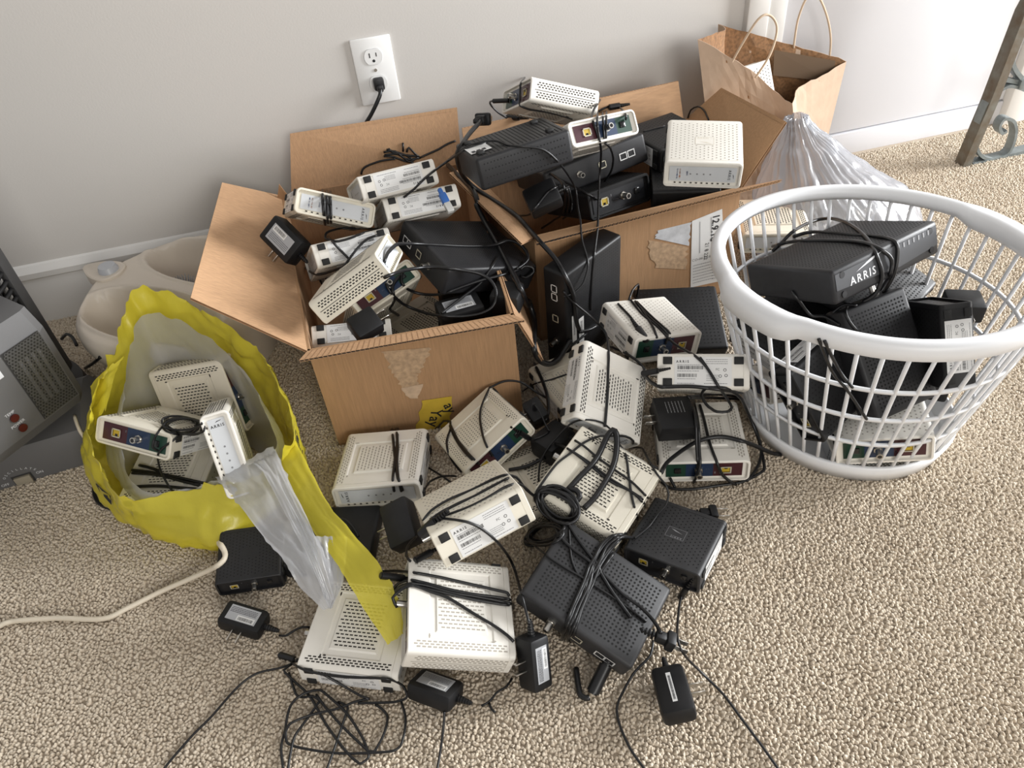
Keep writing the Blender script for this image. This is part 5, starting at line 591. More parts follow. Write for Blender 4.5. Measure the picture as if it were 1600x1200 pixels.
{"kind":"cord","p":[[[0.0669,-0.9776,0.0995],[0.0588,-0.9661,0.0782],[0.0488,-0.9532,0.0599],[0.04,-0.9401,0.0465],[0.0355,-0.9281,0.0389],[0.0371,-0.9192,0.0371],[0.0446,-0.915,0.0405],[0.0559,-0.9168,0.0482],[0.0676,-0.9247,0.059],[0.076,-0.9379,0.0719],[0.0786,-0.9546,0.086],[0.0743,-0.9723,0.1006],[0.0669,-0.9776,0.0995]],[[0.0349,-0.8981,0.0038],[0.0422,-0.902,0.0182],[0.0548,-0.9082,0.0331],[0.0607,-0.9176,0.0475],[0.066,-0.9288,0.0633],[0.076,-0.9432,0.0802],[0.0796,-0.9596,0.0962],[0.0773,-0.9695,0.1014],[0.069,-0.9741,0.0996],[0.0592,-0.9623,0.077],[0.0546,-0.9496,0.0575],[0.0494,-0.9375,0.0399],[0.0383,-0.9247,0.0247],[0.0326,-0.9114,0.013],[0.0349,-0.8981,0.0038]],[[0.0537,-0.8929,0.0151],[0.0687,-0.8913,0.0178],[0.0817,-0.8929,0.0184],[0.0892,-0.8972,0.0166],[0.0891,-0.903,0.0131],[0.0816,-0.9089,0.0088],[0.0685,-0.9135,0.0052],[0.0535,-0.9157,0.0035],[0.0405,-0.9145,0.0035],[0.0332,-0.9097,0.0044],[0.0332,-0.9035,0.0074],[0.0407,-0.8974,0.0114],[0.0537,-0.8929,0.0151]],[[0.0428,-0.8951,0.0139],[0.0512,-0.904,0.034],[0.0619,-0.917,0.0527],[0.0714,-0.9341,0.0702],[0.0762,-0.954,0.0866],[0.0745,-0.9746,0.1024],[0.0695,-0.9824,0.1017],[0.0592,-0.9876,0.1018],[0.0503,-0.972,0.0785],[0.0413,-0.9537,0.0581],[0.0355,-0.9339,0.0412],[0.0356,-0.9138,0.027],[0.0428,-0.8951,0.0139]],[[0.0533,-0.8914,0.0041],[0.0638,-0.8907,0.01],[0.075,-0.8914,0.0125],[0.0836,-0.8948,0.0129],[0.0873,-0.9001,0.0114],[0.0851,-0.9062,0.0087],[0.0774,-0.9116,0.0059],[0.0665,-0.9153,0.0041],[0.055,-0.9163,0.0041],[0.0464,-0.9133,0.0041],[0.0428,-0.907,0.0041],[0.0453,-0.899,0.0041],[0.0533,-0.8914,0.0041]],[[0.0591,-0.9124,0.0038],[0.0478,-0.9108,0.0089],[0.0409,-0.909,0.0163],[0.0401,-0.909,0.0261],[0.045,-0.9124,0.0381],[0.0538,-0.9203,0.0516],[0.0634,-0.9328,0.0662],[0.0707,-0.9487,0.0813],[0.0732,-0.9662,0.0963],[0.0716,-0.9761,0.101],[0.0654,-0.9807,0.1008],[0.0636,-0.9478,0.0516],[0.0591,-0.9124,0.0038]]],"r":0.0022,"label":"tied coil of black cord in the dark gap right of the upright cream modem","group":"cords on the carpet pile","m":"k","sub":2},
{"kind":"cord","p":[[[0.2067,-0.5652,0.1889],[0.2118,-0.5672,0.1803],[0.2206,-0.5659,0.1657],[0.2308,-0.566,0.1521],[0.2412,-0.5684,0.14],[0.2502,-0.5728,0.1307],[0.2577,-0.581,0.1237],[0.2612,-0.5912,0.1215],[0.2629,-0.6061,0.1226],[0.2611,-0.6256,0.1271],[0.2555,-0.6489,0.1345],[0.247,-0.6753,0.1443],[0.2374,-0.7033,0.1557],[0.2337,-0.7138,0.1509],[0.2294,-0.7244,0.1457],[0.225,-0.735,0.1407],[0.2211,-0.7453,0.1356],[0.2172,-0.7555,0.1306],[0.2131,-0.7658,0.1258],[0.2085,-0.7763,0.1207],[0.2037,-0.7869,0.1158],[0.1995,-0.7963,0.1123],[0.1929,-0.8099,0.1044]],[[0.3078,-0.5218,0.0039],[0.2936,-0.5936,0.0582],[0.2802,-0.6667,0.1117],[0.2852,-0.6851,0.1159],[0.2908,-0.697,0.1145],[0.2959,-0.7125,0.1095],[0.2894,-0.7196,0.1081]]],"r":0.0022,"label":"black cord running straight down the leaning white modem","group":"cords on the carpet pile","m":"k","sub":2},
{"kind":"cord","p":[[[0.2437,-0.9096,0.0889],[0.2521,-0.8969,0.0807],[0.2638,-0.8839,0.075],[0.2758,-0.8737,0.0691],[0.2892,-0.8648,0.065],[0.3021,-0.8574,0.0622],[0.3141,-0.8516,0.0602],[0.3255,-0.8472,0.0593],[0.3365,-0.8447,0.0589],[0.3475,-0.844,0.0587],[0.3581,-0.8448,0.0587],[0.3678,-0.8467,0.0586],[0.3761,-0.8497,0.0581],[0.3836,-0.8536,0.0572],[0.3911,-0.8584,0.0562],[0.399,-0.864,0.0551],[0.412,-0.8631,0.0445],[0.4245,-0.8627,0.0343],[0.4363,-0.8633,0.0246],[0.4472,-0.8646,0.0156],[0.4568,-0.8652,0.0079],[0.4713,-0.8677,0.0028]]],"r":0.0034,"label":"thick black cord in a wide loop over the flat white modem by the basket","group":"cords on the carpet pile","m":"k","sub":2},
{"kind":"cord","p":[[[0.2685,-0.8622,0.0044],[0.2718,-0.8701,0.0044],[0.279,-0.8794,0.0044],[0.2873,-0.8838,0.0044],[0.2978,-0.8875,0.0044],[0.3096,-0.8907,0.0044],[0.3194,-0.8926,0.0044],[0.3303,-0.8941,0.0044],[0.3412,-0.8955,0.0045],[0.3514,-0.8967,0.0044],[0.3636,-0.8987,0.0044],[0.3748,-0.9005,0.0044],[0.3852,-0.9012,0.0044],[0.3992,-0.8993,0.0043],[0.4113,-0.8962,0.0043],[0.4282,-0.8914,0.0056],[0.4345,-0.8804,0.0062],[0.4391,-0.8669,0.0085],[0.4426,-0.8565,0.0092],[0.4453,-0.8459,0.0112],[0.4471,-0.8361,0.0144],[0.4477,-0.8277,0.0186],[0.447,-0.8205,0.0246],[0.4446,-0.814,0.0335],[0.4407,-0.8101,0.0445],[0.435,-0.8076,0.059],[0.4275,-0.808,0.0758],[0.4184,-0.8126,0.0935],[0.4023,-0.8143,0.1139],[0.3852,-0.8215,0.1311],[0.3752,-0.8207,0.137]],[[0.2808,-0.8656,0.0139],[0.2824,-0.8728,0.0092],[0.2841,-0.8799,0.0044]],[[0.3939,-0.9018,0.0043],[0.4091,-0.8928,0.0065],[0.4196,-0.8843,0.0064],[0.4295,-0.8748,0.0075],[0.4373,-0.8644,0.0094],[0.4432,-0.8528,0.0125],[0.4463,-0.843,0.0145],[0.448,-0.8328,0.0176],[0.449,-0.8235,0.0213],[0.4486,-0.8103,0.0285],[0.448,-0.8001,0.0339]]],"r":0.0024,"label":"black cord circling the flat white modem by the basket","group":"cords on the carpet pile","m":"k","sub":2},
{"kind":"cord","p":[[[0.3898,-0.7065,0.0041],[0.3635,-0.7604,0.0506],[0.337,-0.8161,0.0955],[0.3322,-0.8316,0.095],[0.3278,-0.8432,0.094],[0.326,-0.8495,0.0855],[0.324,-0.856,0.0772],[0.3221,-0.8623,0.0698],[0.3199,-0.8705,0.0616],[0.3178,-0.8783,0.0543],[0.3193,-0.8783,0.0389],[0.3177,-0.8798,0.0204],[0.317,-0.8784,0.0044]],[[0.4007,-0.7132,0.0041],[0.3752,-0.7646,0.0485],[0.3711,-0.7807,0.0498],[0.3668,-0.7972,0.0506],[0.363,-0.8099,0.0517],[0.359,-0.8231,0.0523],[0.355,-0.8361,0.0533],[0.3513,-0.8484,0.0551],[0.3481,-0.8639,0.0546],[0.3455,-0.8791,0.0549],[0.3443,-0.8904,0.0526],[0.3488,-0.8938,0.0386],[0.3544,-0.8965,0.0259],[0.3649,-0.9015,0.014],[0.375,-0.9035,0.0044]],[[0.3932,-0.7077,0.0041],[0.3685,-0.7572,0.0478],[0.36,-0.779,0.0577],[0.3513,-0.8014,0.067],[0.342,-0.8234,0.0768],[0.3321,-0.8449,0.0871],[0.3301,-0.8516,0.0796],[0.3278,-0.8584,0.0726],[0.3255,-0.865,0.0665],[0.3231,-0.8731,0.06],[0.3208,-0.8807,0.0545],[0.3191,-0.8848,0.046],[0.3153,-0.8882,0.0372],[0.3144,-0.8842,0.0199],[0.315,-0.8789,0.0044]]],"r":0.0024,"label":"two black cord straps across the flat white modem by the basket","group":"cords on the carpet pile","m":"k","sub":2},
{"kind":"cord","p":[[[0.3569,-0.7783,0.1701],[0.3589,-0.7835,0.1666],[0.3618,-0.7909,0.1616],[0.3645,-0.7985,0.1564],[0.3668,-0.8058,0.1511],[0.369,-0.8134,0.1457],[0.372,-0.8195,0.1392],[0.3822,-0.8144,0.121],[0.3917,-0.8107,0.1043],[0.3991,-0.8083,0.0911],[0.4043,-0.8119,0.0787],[0.3979,-0.812,0.0713],[0.382,-0.807,0.0718],[0.3721,-0.8053,0.0805],[0.3621,-0.8059,0.0938],[0.3531,-0.8034,0.1152],[0.3552,-0.8117,0.1354],[0.3625,-0.8149,0.1373],[0.372,-0.8192,0.1379],[0.3809,-0.8232,0.1375],[0.3974,-0.82,0.1251],[0.4284,-0.7886,0.0828]],[[0.3398,-0.7866,0.0997],[0.3574,-0.7697,0.0803],[0.3778,-0.7553,0.0629],[0.3984,-0.7437,0.0478],[0.4168,-0.7351,0.0351],[0.4331,-0.73,0.0246],[0.4482,-0.7281,0.0162],[0.4609,-0.7276,0.0096],[0.4704,-0.7264,0.004]],[[0.3408,-0.7884,0.0987],[0.3575,-0.7727,0.0793],[0.3767,-0.7596,0.0614],[0.3963,-0.7492,0.0459],[0.414,-0.7414,0.033],[0.4304,-0.7365,0.0228],[0.446,-0.7345,0.0151],[0.4594,-0.7337,0.0092],[0.4694,-0.7323,0.0041]]],"r":0.0024,"label":"cord loop hanging over the labelled modem beside the basket","group":"cords on the carpet pile","m":"k","sub":2},
{"kind":"cord","p":[[[0.3051,-0.5662,0.1369],[0.3057,-0.5817,0.1397],[0.308,-0.5995,0.1406],[0.3094,-0.6165,0.1421],[0.3107,-0.6351,0.1419],[0.3104,-0.6499,0.1433]],[[0.3671,-0.4802,0.0756],[0.3396,-0.5613,0.1295],[0.3393,-0.5822,0.1314],[0.3388,-0.6023,0.1332],[0.3378,-0.6214,0.1353],[0.3365,-0.6403,0.1376],[0.334,-0.6578,0.1411],[0.3303,-0.679,0.1399]],[[0.3418,-0.5619,0.1289],[0.3426,-0.5775,0.1312],[0.3453,-0.5955,0.1314],[0.3477,-0.6131,0.1323],[0.35,-0.6281,0.1333],[0.3523,-0.642,0.1345],[0.3535,-0.6547,0.1365],[0.3568,-0.6711,0.1356],[0.354,-0.6735,0.1229]],[[0.3646,-0.4936,0.0805],[0.34,-0.5651,0.1296],[0.3405,-0.5814,0.1311],[0.3415,-0.5981,0.1322],[0.3425,-0.6127,0.1334],[0.3447,-0.6279,0.1344],[0.3467,-0.6424,0.1364],[0.3477,-0.656,0.1391],[0.3512,-0.675,0.1371],[0.3487,-0.6744,0.1188]],[[0.3294,-0.5556,0.1309],[0.3454,-0.5315,0.1324],[0.3637,-0.5135,0.1284],[0.368,-0.5027,0.1081],[0.3705,-0.4927,0.0867]],[[0.3333,-0.5559,0.1301],[0.3325,-0.5714,0.1327],[0.3332,-0.5892,0.1333],[0.3343,-0.6069,0.1345],[0.3371,-0.6202,0.1352],[0.3403,-0.6334,0.1364],[0.3436,-0.6474,0.1369],[0.3453,-0.6606,0.1377],[0.3468,-0.6742,0.138],[0.3489,-0.6874,0.1378],[0.3509,-0.7014,0.1393],[0.353,-0.7172,0.1434],[0.3546,-0.7351,0.1502],[0.3547,-0.7544,0.1591],[0.3527,-0.7738,0.1694],[0.3585,-0.7849,0.1649],[0.3618,-0.7915,0.1608]]],"r":0.0022,"label":"black cord strapped over the modem with the maroon panel","group":"cords on the carpet pile","m":"k","sub":2},
{"kind":"cord","p":[[[0.2373,-0.552,0.0822],[0.2504,-0.5427,0.0743],[0.2656,-0.5328,0.0666],[0.2837,-0.5208,0.0628]],[[0.1706,-0.5899,0.0576],[0.1793,-0.5842,0.0584],[0.1913,-0.5778,0.0611],[0.2033,-0.5717,0.0637],[0.2147,-0.5661,0.0657],[0.2266,-0.559,0.0661],[0.2372,-0.5513,0.065],[0.2548,-0.54,0.065]],[[0.2926,-0.7198,0.1064],[0.2894,-0.7398,0.1155],[0.2874,-0.7607,0.1243],[0.2917,-0.7839,0.134],[0.2973,-0.7866,0.1343],[0.3042,-0.7896,0.1349],[0.3121,-0.7929,0.1358],[0.3206,-0.7967,0.1368],[0.3297,-0.8007,0.1375],[0.3388,-0.8049,0.1378],[0.3464,-0.8086,0.1376],[0.3554,-0.8122,0.1366],[0.3651,-0.8158,0.135],[0.375,-0.8195,0.1333],[0.3902,-0.8137,0.1215],[0.4052,-0.8071,0.1093],[0.419,-0.7999,0.097],[0.4313,-0.7917,0.0848]]],"r":0.003,"label":"black cords and loose plugs in the dark gap beside the leaning modem","group":"cords on the carpet pile","m":"k","sub":2},
{"kind":"cord","p":[[[0.1552,-0.9874,0.0779],[0.1403,-0.988,0.0825],[0.1305,-0.9921,0.0836],[0.1207,-0.9979,0.0837],[0.1127,-1.0055,0.0833],[0.1057,-1.0134,0.0831],[0.0945,-1.0231,0.081],[0.0901,-1.0288,0.0806],[0.0855,-1.0352,0.0797],[0.0802,-1.042,0.0785],[0.0755,-1.0478,0.0782],[0.0702,-1.0539,0.0776],[0.065,-1.0598,0.0769],[0.0602,-1.0656,0.0766],[0.0547,-1.0722,0.0756],[0.0496,-1.0784,0.075],[0.045,-1.0844,0.0743],[0.04,-1.0888,0.065],[0.0378,-1.0853,0.0439],[0.038,-1.0727,0.005]],[[0.1745,-0.9499,0.0046],[0.1604,-0.97,0.0286],[0.1444,-0.9913,0.0514],[0.1314,-1.0121,0.0754],[0.1241,-1.0183,0.0759],[0.1177,-1.024,0.077],[0.1068,-1.0323,0.0755],[0.0975,-1.0388,0.0757],[0.0881,-1.046,0.0755],[0.082,-1.0537,0.0747],[0.0764,-1.062,0.0737],[0.0717,-1.0678,0.0732],[0.0665,-1.0738,0.0726],[0.0614,-1.0798,0.072],[0.0561,-1.0862,0.0712],[0.0509,-1.0928,0.0704],[0.047,-1.0959,0.0652],[0.0441,-1.092,0.0451],[0.0459,-1.0752,0.005]],[[0.1802,-0.9439,0.0046],[0.147,-0.992,0.0816],[0.1369,-0.9959,0.0823],[0.1266,-1.0016,0.0818],[0.1188,-1.0095,0.0808],[0.1119,-1.0174,0.0802],[0.0998,-1.025,0.0789],[0.0957,-1.0312,0.0787],[0.0917,-1.0385,0.0779],[0.0868,-1.0459,0.0769],[0.0806,-1.0531,0.076],[0.0736,-1.0604,0.0749],[0.067,-1.0676,0.0741],[0.0611,-1.0747,0.0734],[0.0555,-1.0816,0.0726],[0.0504,-1.0881,0.0719],[0.0446,-1.0935,0.0638],[0.0424,-1.09,0.0426],[0.0451,-1.0765,0.005]],[[0.1745,-0.977,0.0484],[0.1634,-0.9841,0.0645],[0.1505,-0.9921,0.0796],[0.1414,-0.9967,0.0796],[0.1325,-1.0031,0.0786],[0.1247,-1.0098,0.0778],[0.1176,-1.0167,0.0772],[0.1114,-1.0224,0.0776],[0.1053,-1.0287,0.0777],[0.0988,-1.0367,0.0766],[0.0914,-1.046,0.0747],[0.0864,-1.0518,0.0744],[0.081,-1.0579,0.0739],[0.0755,-1.0641,0.0732],[0.0705,-1.07,0.0728],[0.0649,-1.0771,0.0718],[0.0599,-1.084,0.0709],[0.0555,-1.0903,0.0701],[0.0499,-1.0978,0.0672],[0.0477,-1.096,0.0502],[0.0484,-1.0791,0.005]],[[0.1615,-0.9694,0.045],[0.1456,-0.9953,0.0771],[0.1361,-1.0017,0.0776],[0.1264,-1.009,0.0774],[0.1171,-1.0164,0.0774],[0.1103,-1.0222,0.0777],[0.1035,-1.0279,0.0782],[0.0945,-1.0336,0.0782],[0.086,-1.0401,0.078],[0.0809,-1.0481,0.0767],[0.076,-1.0568,0.0751],[0.0712,-1.0628,0.0746],[0.0659,-1.0687,0.074],[0.0605,-1.0747,0.0735],[0.0552,-1.0809,0.0729],[0.0499,-1.0871,0.0723],[0.0453,-1.0921,0.0708],[0.0418,-1.0904,0.0532],[0.0399,-1.0871,0.0368]],[[0.1469,-0.994,0.0809],[0.14,-0.9982,0.0811],[0.1309,-1.0037,0.08],[0.1237,-1.0089,0.08],[0.1162,-1.0147,0.0797],[0.1097,-1.0203,0.0802],[0.1008,-1.0298,0.0779],[0.0917,-1.0357,0.0782],[0.0822,-1.0421,0.0782],[0.076,-1.0497,0.0773],[0.0701,-1.058,0.0762],[0.0651,-1.0637,0.0759],[0.0597,-1.0695,0.0755],[0.0543,-1.0756,0.075],[0.0488,-1.0825,0.0741],[0.0435,-1.0895,0.0726],[0.0406,-1.0892,0.0599],[0.0399,-1.0713,0.005]],[[0.1692,-0.9637,0.0432],[0.1446,-0.9887,0.0827],[0.1348,-0.9927,0.0833],[0.1249,-0.9981,0.0831],[0.1162,-1.0047,0.0827],[0.1086,-1.0117,0.0825],[0.0995,-1.0222,0.0798],[0.0932,-1.0306,0.0793],[0.0855,-1.04,0.0779],[0.0805,-1.0458,0.0776],[0.0748,-1.0519,0.0771],[0.0692,-1.058,0.0765],[0.0641,-1.0639,0.0762],[0.0585,-1.0708,0.0752],[0.0534,-1.0775,0.0745],[0.0488,-1.0835,0.0736],[0.0423,-1.0907,0.0706],[0.0395,-1.0875,0.0513],[0.041,-1.0729,0.005]]],"r":0.0024,"label":"tied bundle of black cord lying across the large front router","group":"cords on the carpet pile","m":"k","sub":2},
{"kind":"cord","p":[[[0.0851,-0.9619,0.0999],[0.0865,-0.9694,0.0985],[0.089,-0.9791,0.0952],[0.0914,-0.9862,0.0925],[0.0942,-0.994,0.0894],[0.0971,-1.0019,0.0865],[0.1004,-1.0101,0.0835],[0.1039,-1.0184,0.0807],[0.1062,-1.0252,0.0786],[0.1064,-1.0336,0.0751],[0.1075,-1.0392,0.0733],[0.1092,-1.046,0.0708],[0.1112,-1.0534,0.0679],[0.1135,-1.0612,0.0651],[0.1158,-1.0681,0.0627],[0.1187,-1.0758,0.0596],[0.1215,-1.0834,0.0567],[0.124,-1.09,0.0542],[0.1257,-1.0947,0.0526]],[[0.1079,-1.0337,0.0745],[0.1111,-1.039,0.0722],[0.1157,-1.0467,0.0688],[0.1191,-1.0526,0.0663],[0.1229,-1.0593,0.0635],[0.1272,-1.0661,0.0607],[0.1311,-1.0715,0.0591],[0.1354,-1.0774,0.058],[0.1395,-1.0835,0.0576],[0.1427,-1.09,0.0583],[0.1456,-1.0986,0.0594],[0.1475,-1.1074,0.0619],[0.1483,-1.1164,0.0658],[0.1487,-1.1281,0.0696],[0.1478,-1.1377,0.0749]],[[0.0755,-0.8879,0.0378],[0.0733,-0.9081,0.0534],[0.0715,-0.9306,0.0678],[0.0698,-0.9535,0.0826],[0.0682,-0.9751,0.0988],[0.0704,-0.9835,0.0981],[0.0735,-0.989,0.0957],[0.0775,-0.9948,0.0931],[0.0816,-1.0001,0.0907],[0.0866,-1.0057,0.0879],[0.0915,-1.0111,0.0853],[0.0955,-1.0157,0.083],[0.1008,-1.0227,0.0796],[0.104,-1.0272,0.0773]]],"r":0.0024,"label":"black cord with a knot crossing the large front router to its plug","group":"cords on the carpet pile","m":"k","sub":2},
{"kind":"cord","p":[[[0.0378,-0.9032,0.0042],[0.0379,-0.9257,0.0276],[0.0392,-0.95,0.0502],[0.0408,-0.9748,0.073],[0.042,-0.999,0.0966],[0.0467,-1.006,0.0961],[0.052,-1.0114,0.0933],[0.0574,-1.0167,0.0907],[0.0626,-1.0214,0.0879],[0.0693,-1.0271,0.0846],[0.0759,-1.0324,0.0816],[0.0818,-1.0373,0.0788],[0.0889,-1.0442,0.0751],[0.0956,-1.051,0.0715],[0.1007,-1.0558,0.0688],[0.1061,-1.0609,0.0661],[0.1117,-1.0663,0.0632],[0.1176,-1.0722,0.06],[0.1237,-1.0785,0.0569],[0.1295,-1.0848,0.0537],[0.1352,-1.0914,0.0505],[0.1406,-1.098,0.0473],[0.1443,-1.1025,0.0448]],[[0.0841,-0.97,0.098],[0.0819,-0.9778,0.0968],[0.079,-0.988,0.094],[0.0766,-0.9974,0.0919],[0.0746,-1.0068,0.0894],[0.0738,-1.0153,0.0871],[0.0746,-1.0252,0.084],[0.0769,-1.0337,0.0809],[0.0868,-1.0409,0.0765]]],"r":0.0016,"label":"thin black cord slanting over the large front router","group":"cords on the carpet pile","m":"k","sub":2},
{"kind":"cord","p":[[[0.0473,-1.1586,0.0062],[0.0424,-1.158,0.0062],[0.0376,-1.1522,0.0062],[0.0379,-1.1456,0.0062],[0.0393,-1.137,0.0061],[0.0414,-1.1262,0.0064],[0.0434,-1.1168,0.0061]]],"r":0.004,"label":"kinked black mains lead at the front edge of the large router","group":"cords on the carpet pile","m":"k","sub":2},
{"kind":"cord","p":[[[0.2187,-1.0535,0.0044],[0.2131,-1.0616,0.0079],[0.2062,-1.0722,0.0105],[0.2004,-1.082,0.0155],[0.1941,-1.0931,0.0216],[0.1875,-1.1052,0.0296],[0.1806,-1.1181,0.0393],[0.1735,-1.1318,0.0504],[0.1674,-1.1456,0.0626],[0.1661,-1.1526,0.0624],[0.1658,-1.1596,0.0626],[0.1705,-1.1617,0.0501],[0.1751,-1.1624,0.0393],[0.1801,-1.1642,0.0298],[0.185,-1.1671,0.022],[0.1895,-1.171,0.0161],[0.1933,-1.1754,0.0118],[0.1972,-1.1815,0.0088],[0.2008,-1.1878,0.007],[0.2041,-1.1947,0.006],[0.207,-1.2022,0.0053],[0.2089,-1.2089,0.005],[0.2105,-1.2159,0.0048],[0.212,-1.2231,0.0047],[0.2134,-1.2303,0.0046],[0.2149,-1.2374,0.0046],[0.2164,-1.2443,0.0046],[0.2179,-1.2512,0.0046],[0.2194,-1.258,0.0046],[0.2208,-1.2646,0.0047],[0.2221,-1.2711,0.0047],[0.2234,-1.2778,0.0047],[0.2248,-1.2849,0.0047],[0.226,-1.2916,0.0047],[0.227,-1.2972,0.0047],[0.2277,-1.3012,0.0047]]],"r":0.0017,"label":"thin black cord snaking from the small black modem to the lower right","group":"cords on the carpet pile","m":"k","sub":2},
{"kind":"cord","p":[[[0.1523,-1.1093,0.0045],[0.1483,-1.1178,0.0052],[0.1412,-1.1276,0.0046],[0.1351,-1.1317,0.0047],[0.1277,-1.1355,0.0048],[0.1199,-1.1394,0.0048],[0.1128,-1.1437,0.0049],[0.1063,-1.1486,0.005],[0.1002,-1.1539,0.005],[0.0944,-1.1592,0.0053],[0.0893,-1.1643,0.0059],[0.0816,-1.1716,0.0051],[0.0761,-1.1793,0.0047],[0.0737,-1.1855,0.0048],[0.0722,-1.1923,0.0049],[0.0716,-1.2002,0.0047],[0.0715,-1.2073,0.0048],[0.0719,-1.2152,0.0047],[0.0726,-1.2233,0.0047],[0.0737,-1.2309,0.0047],[0.0754,-1.2386,0.0047],[0.0777,-1.2465,0.0047],[0.0799,-1.2534,0.0048],[0.0814,-1.2582,0.0048]]],"r":0.0017,"label":"thin black cord curving below the two-prong plug at the lower right","group":"cords on the carpet pile","m":"k","sub":2},
{"kind":"cord","p":[[[-0.1256,-0.6164,0.0162],[-0.1252,-0.6641,0.0487],[-0.1263,-0.6847,0.0512],[-0.1273,-0.704,0.0552],[-0.1282,-0.7238,0.0583],[-0.1288,-0.7406,0.0608],[-0.1294,-0.7577,0.0627],[-0.1296,-0.7739,0.0656],[-0.1293,-0.7854,0.0593],[-0.1291,-0.7886,0.0495]],[[-0.1158,-0.6171,0.0153],[-0.1172,-0.6657,0.0488],[-0.1206,-0.6856,0.0503],[-0.1232,-0.7023,0.0551],[-0.1261,-0.7167,0.0574],[-0.1291,-0.7313,0.0597],[-0.1322,-0.7462,0.0617],[-0.1353,-0.761,0.0636],[-0.1375,-0.7745,0.0657],[-0.1391,-0.783,0.0587],[-0.1397,-0.7857,0.0503]],[[-0.1182,-0.6169,0.016],[-0.1179,-0.6607,0.0481],[-0.1189,-0.6785,0.0509],[-0.1203,-0.6961,0.054],[-0.1223,-0.7109,0.0562],[-0.1247,-0.7254,0.0587],[-0.1266,-0.7396,0.0608],[-0.1278,-0.7541,0.0627],[-0.1285,-0.7686,0.0647],[-0.1287,-0.7813,0.0667],[-0.1266,-0.789,0.0508]]],"r":0.0022,"label":"two cord loops around the white modem left of the pile","group":"cords on the carpet pile","m":"k","sub":2},
{"kind":"cord","p":[[[0.0506,-0.6386,0.0812],[0.0446,-0.6503,0.0838],[0.0369,-0.6623,0.0834],[0.0301,-0.6744,0.0834],[0.0232,-0.6878,0.0825],[0.0184,-0.7029,0.0807],[0.0162,-0.716,0.0818],[0.0146,-0.7303,0.0824],[0.0135,-0.745,0.0831],[0.0129,-0.759,0.085],[0.014,-0.7745,0.0858],[0.0173,-0.7793,0.0769],[0.0199,-0.7808,0.0686]],[[0.05,-0.6418,0.0824],[0.0619,-0.637,0.0821],[0.0771,-0.6332,0.0815],[0.0911,-0.6323,0.0776],[0.1044,-0.6327,0.071],[0.1147,-0.6357,0.0622],[0.124,-0.6408,0.0534],[0.1346,-0.6475,0.0455],[0.1429,-0.6531,0.0397]],[[-0.0274,-0.6666,0.0512],[-0.0307,-0.6839,0.0519],[-0.0361,-0.695,0.0518],[-0.0414,-0.7068,0.0511],[-0.0436,-0.7188,0.0504],[-0.044,-0.7312,0.0496],[-0.0421,-0.7337,0.0373],[-0.0388,-0.7362,0.0253],[-0.0342,-0.7386,0.0138],[-0.0301,-0.7393,0.0042]],[[-0.0287,-0.6736,0.0515],[-0.0278,-0.6883,0.0555],[-0.0261,-0.7051,0.0575],[-0.0241,-0.7216,0.06],[-0.0216,-0.737,0.064],[-0.0186,-0.752,0.0684],[-0.0156,-0.7668,0.0733],[-0.0097,-0.7848,0.0758],[-0.0038,-0.7874,0.0658]],[[-0.0284,-0.6248,0.0113],[-0.0301,-0.6771,0.0513],[-0.0292,-0.6953,0.0534],[-0.0276,-0.7131,0.0561],[-0.0254,-0.7299,0.0601],[-0.0226,-0.7463,0.0646],[-0.0196,-0.7622,0.0699],[-0.0136,-0.7805,0.0733],[-0.008,-0.7867,0.0684]],[[-0.0274,-0.6666,0.0512],[-0.0364,-0.6409,0.0312],[-0.0475,-0.6238,0.0024]]],"r":0.0019,"label":"cords wound round the tilted white modem with the blue panel","group":"cords on the carpet pile","m":"k","sub":2},
{"kind":"cord","p":[[[-0.0798,-0.7133,0.0041],[-0.0712,-0.7257,0.0049],[-0.0615,-0.7393,0.005],[-0.0513,-0.7542,0.0041]],[[-0.0969,-0.7919,0.0384],[-0.0919,-0.7793,0.0337],[-0.0841,-0.7666,0.0299],[-0.0736,-0.7576,0.0244],[-0.0618,-0.7513,0.0184],[-0.0495,-0.7481,0.0112],[-0.0399,-0.7457,0.0041]]],"r":0.0017,"label":"thin cord on the carpet between the flat and the tilted white modems","group":"cords on the carpet pile","m":"k","sub":2},
{"kind":"cord","p":[[[-0.2438,-0.8207,0.0348],[-0.2359,-0.8109,0.0443],[-0.223,-0.8102,0.0459],[-0.2165,-0.8158,0.0438],[-0.211,-0.8237,0.0407],[-0.2069,-0.8331,0.0374],[-0.2043,-0.8414,0.0355]]],"r":0.0017,"label":"thin cord loop on the carpet left of the plain black router","group":"cords on the carpet pile","m":"k","sub":2},
{"kind":"cord","p":[[[0.1577,-0.5203,0.0041],[0.1441,-0.5923,0.0576],[0.1444,-0.6091,0.0577],[0.1444,-0.6257,0.0579],[0.1436,-0.6412,0.059],[0.1424,-0.6569,0.0607],[0.1401,-0.6729,0.0633],[0.1362,-0.6926,0.0634],[0.1304,-0.7119,0.0651],[0.1216,-0.7301,0.0682],[0.1185,-0.725,0.0517]],[[0.0402,-0.7938,0.0431],[0.0507,-0.7959,0.044],[0.0635,-0.7981,0.0455],[0.0725,-0.7991,0.048],[0.0807,-0.7997,0.051],[0.0902,-0.8001,0.0549],[0.0974,-0.8006,0.0585]]],"r":0.003,"label":"dark cords dropping between the front box and the leaning modem","group":"cords on the carpet pile","m":"k","sub":2},
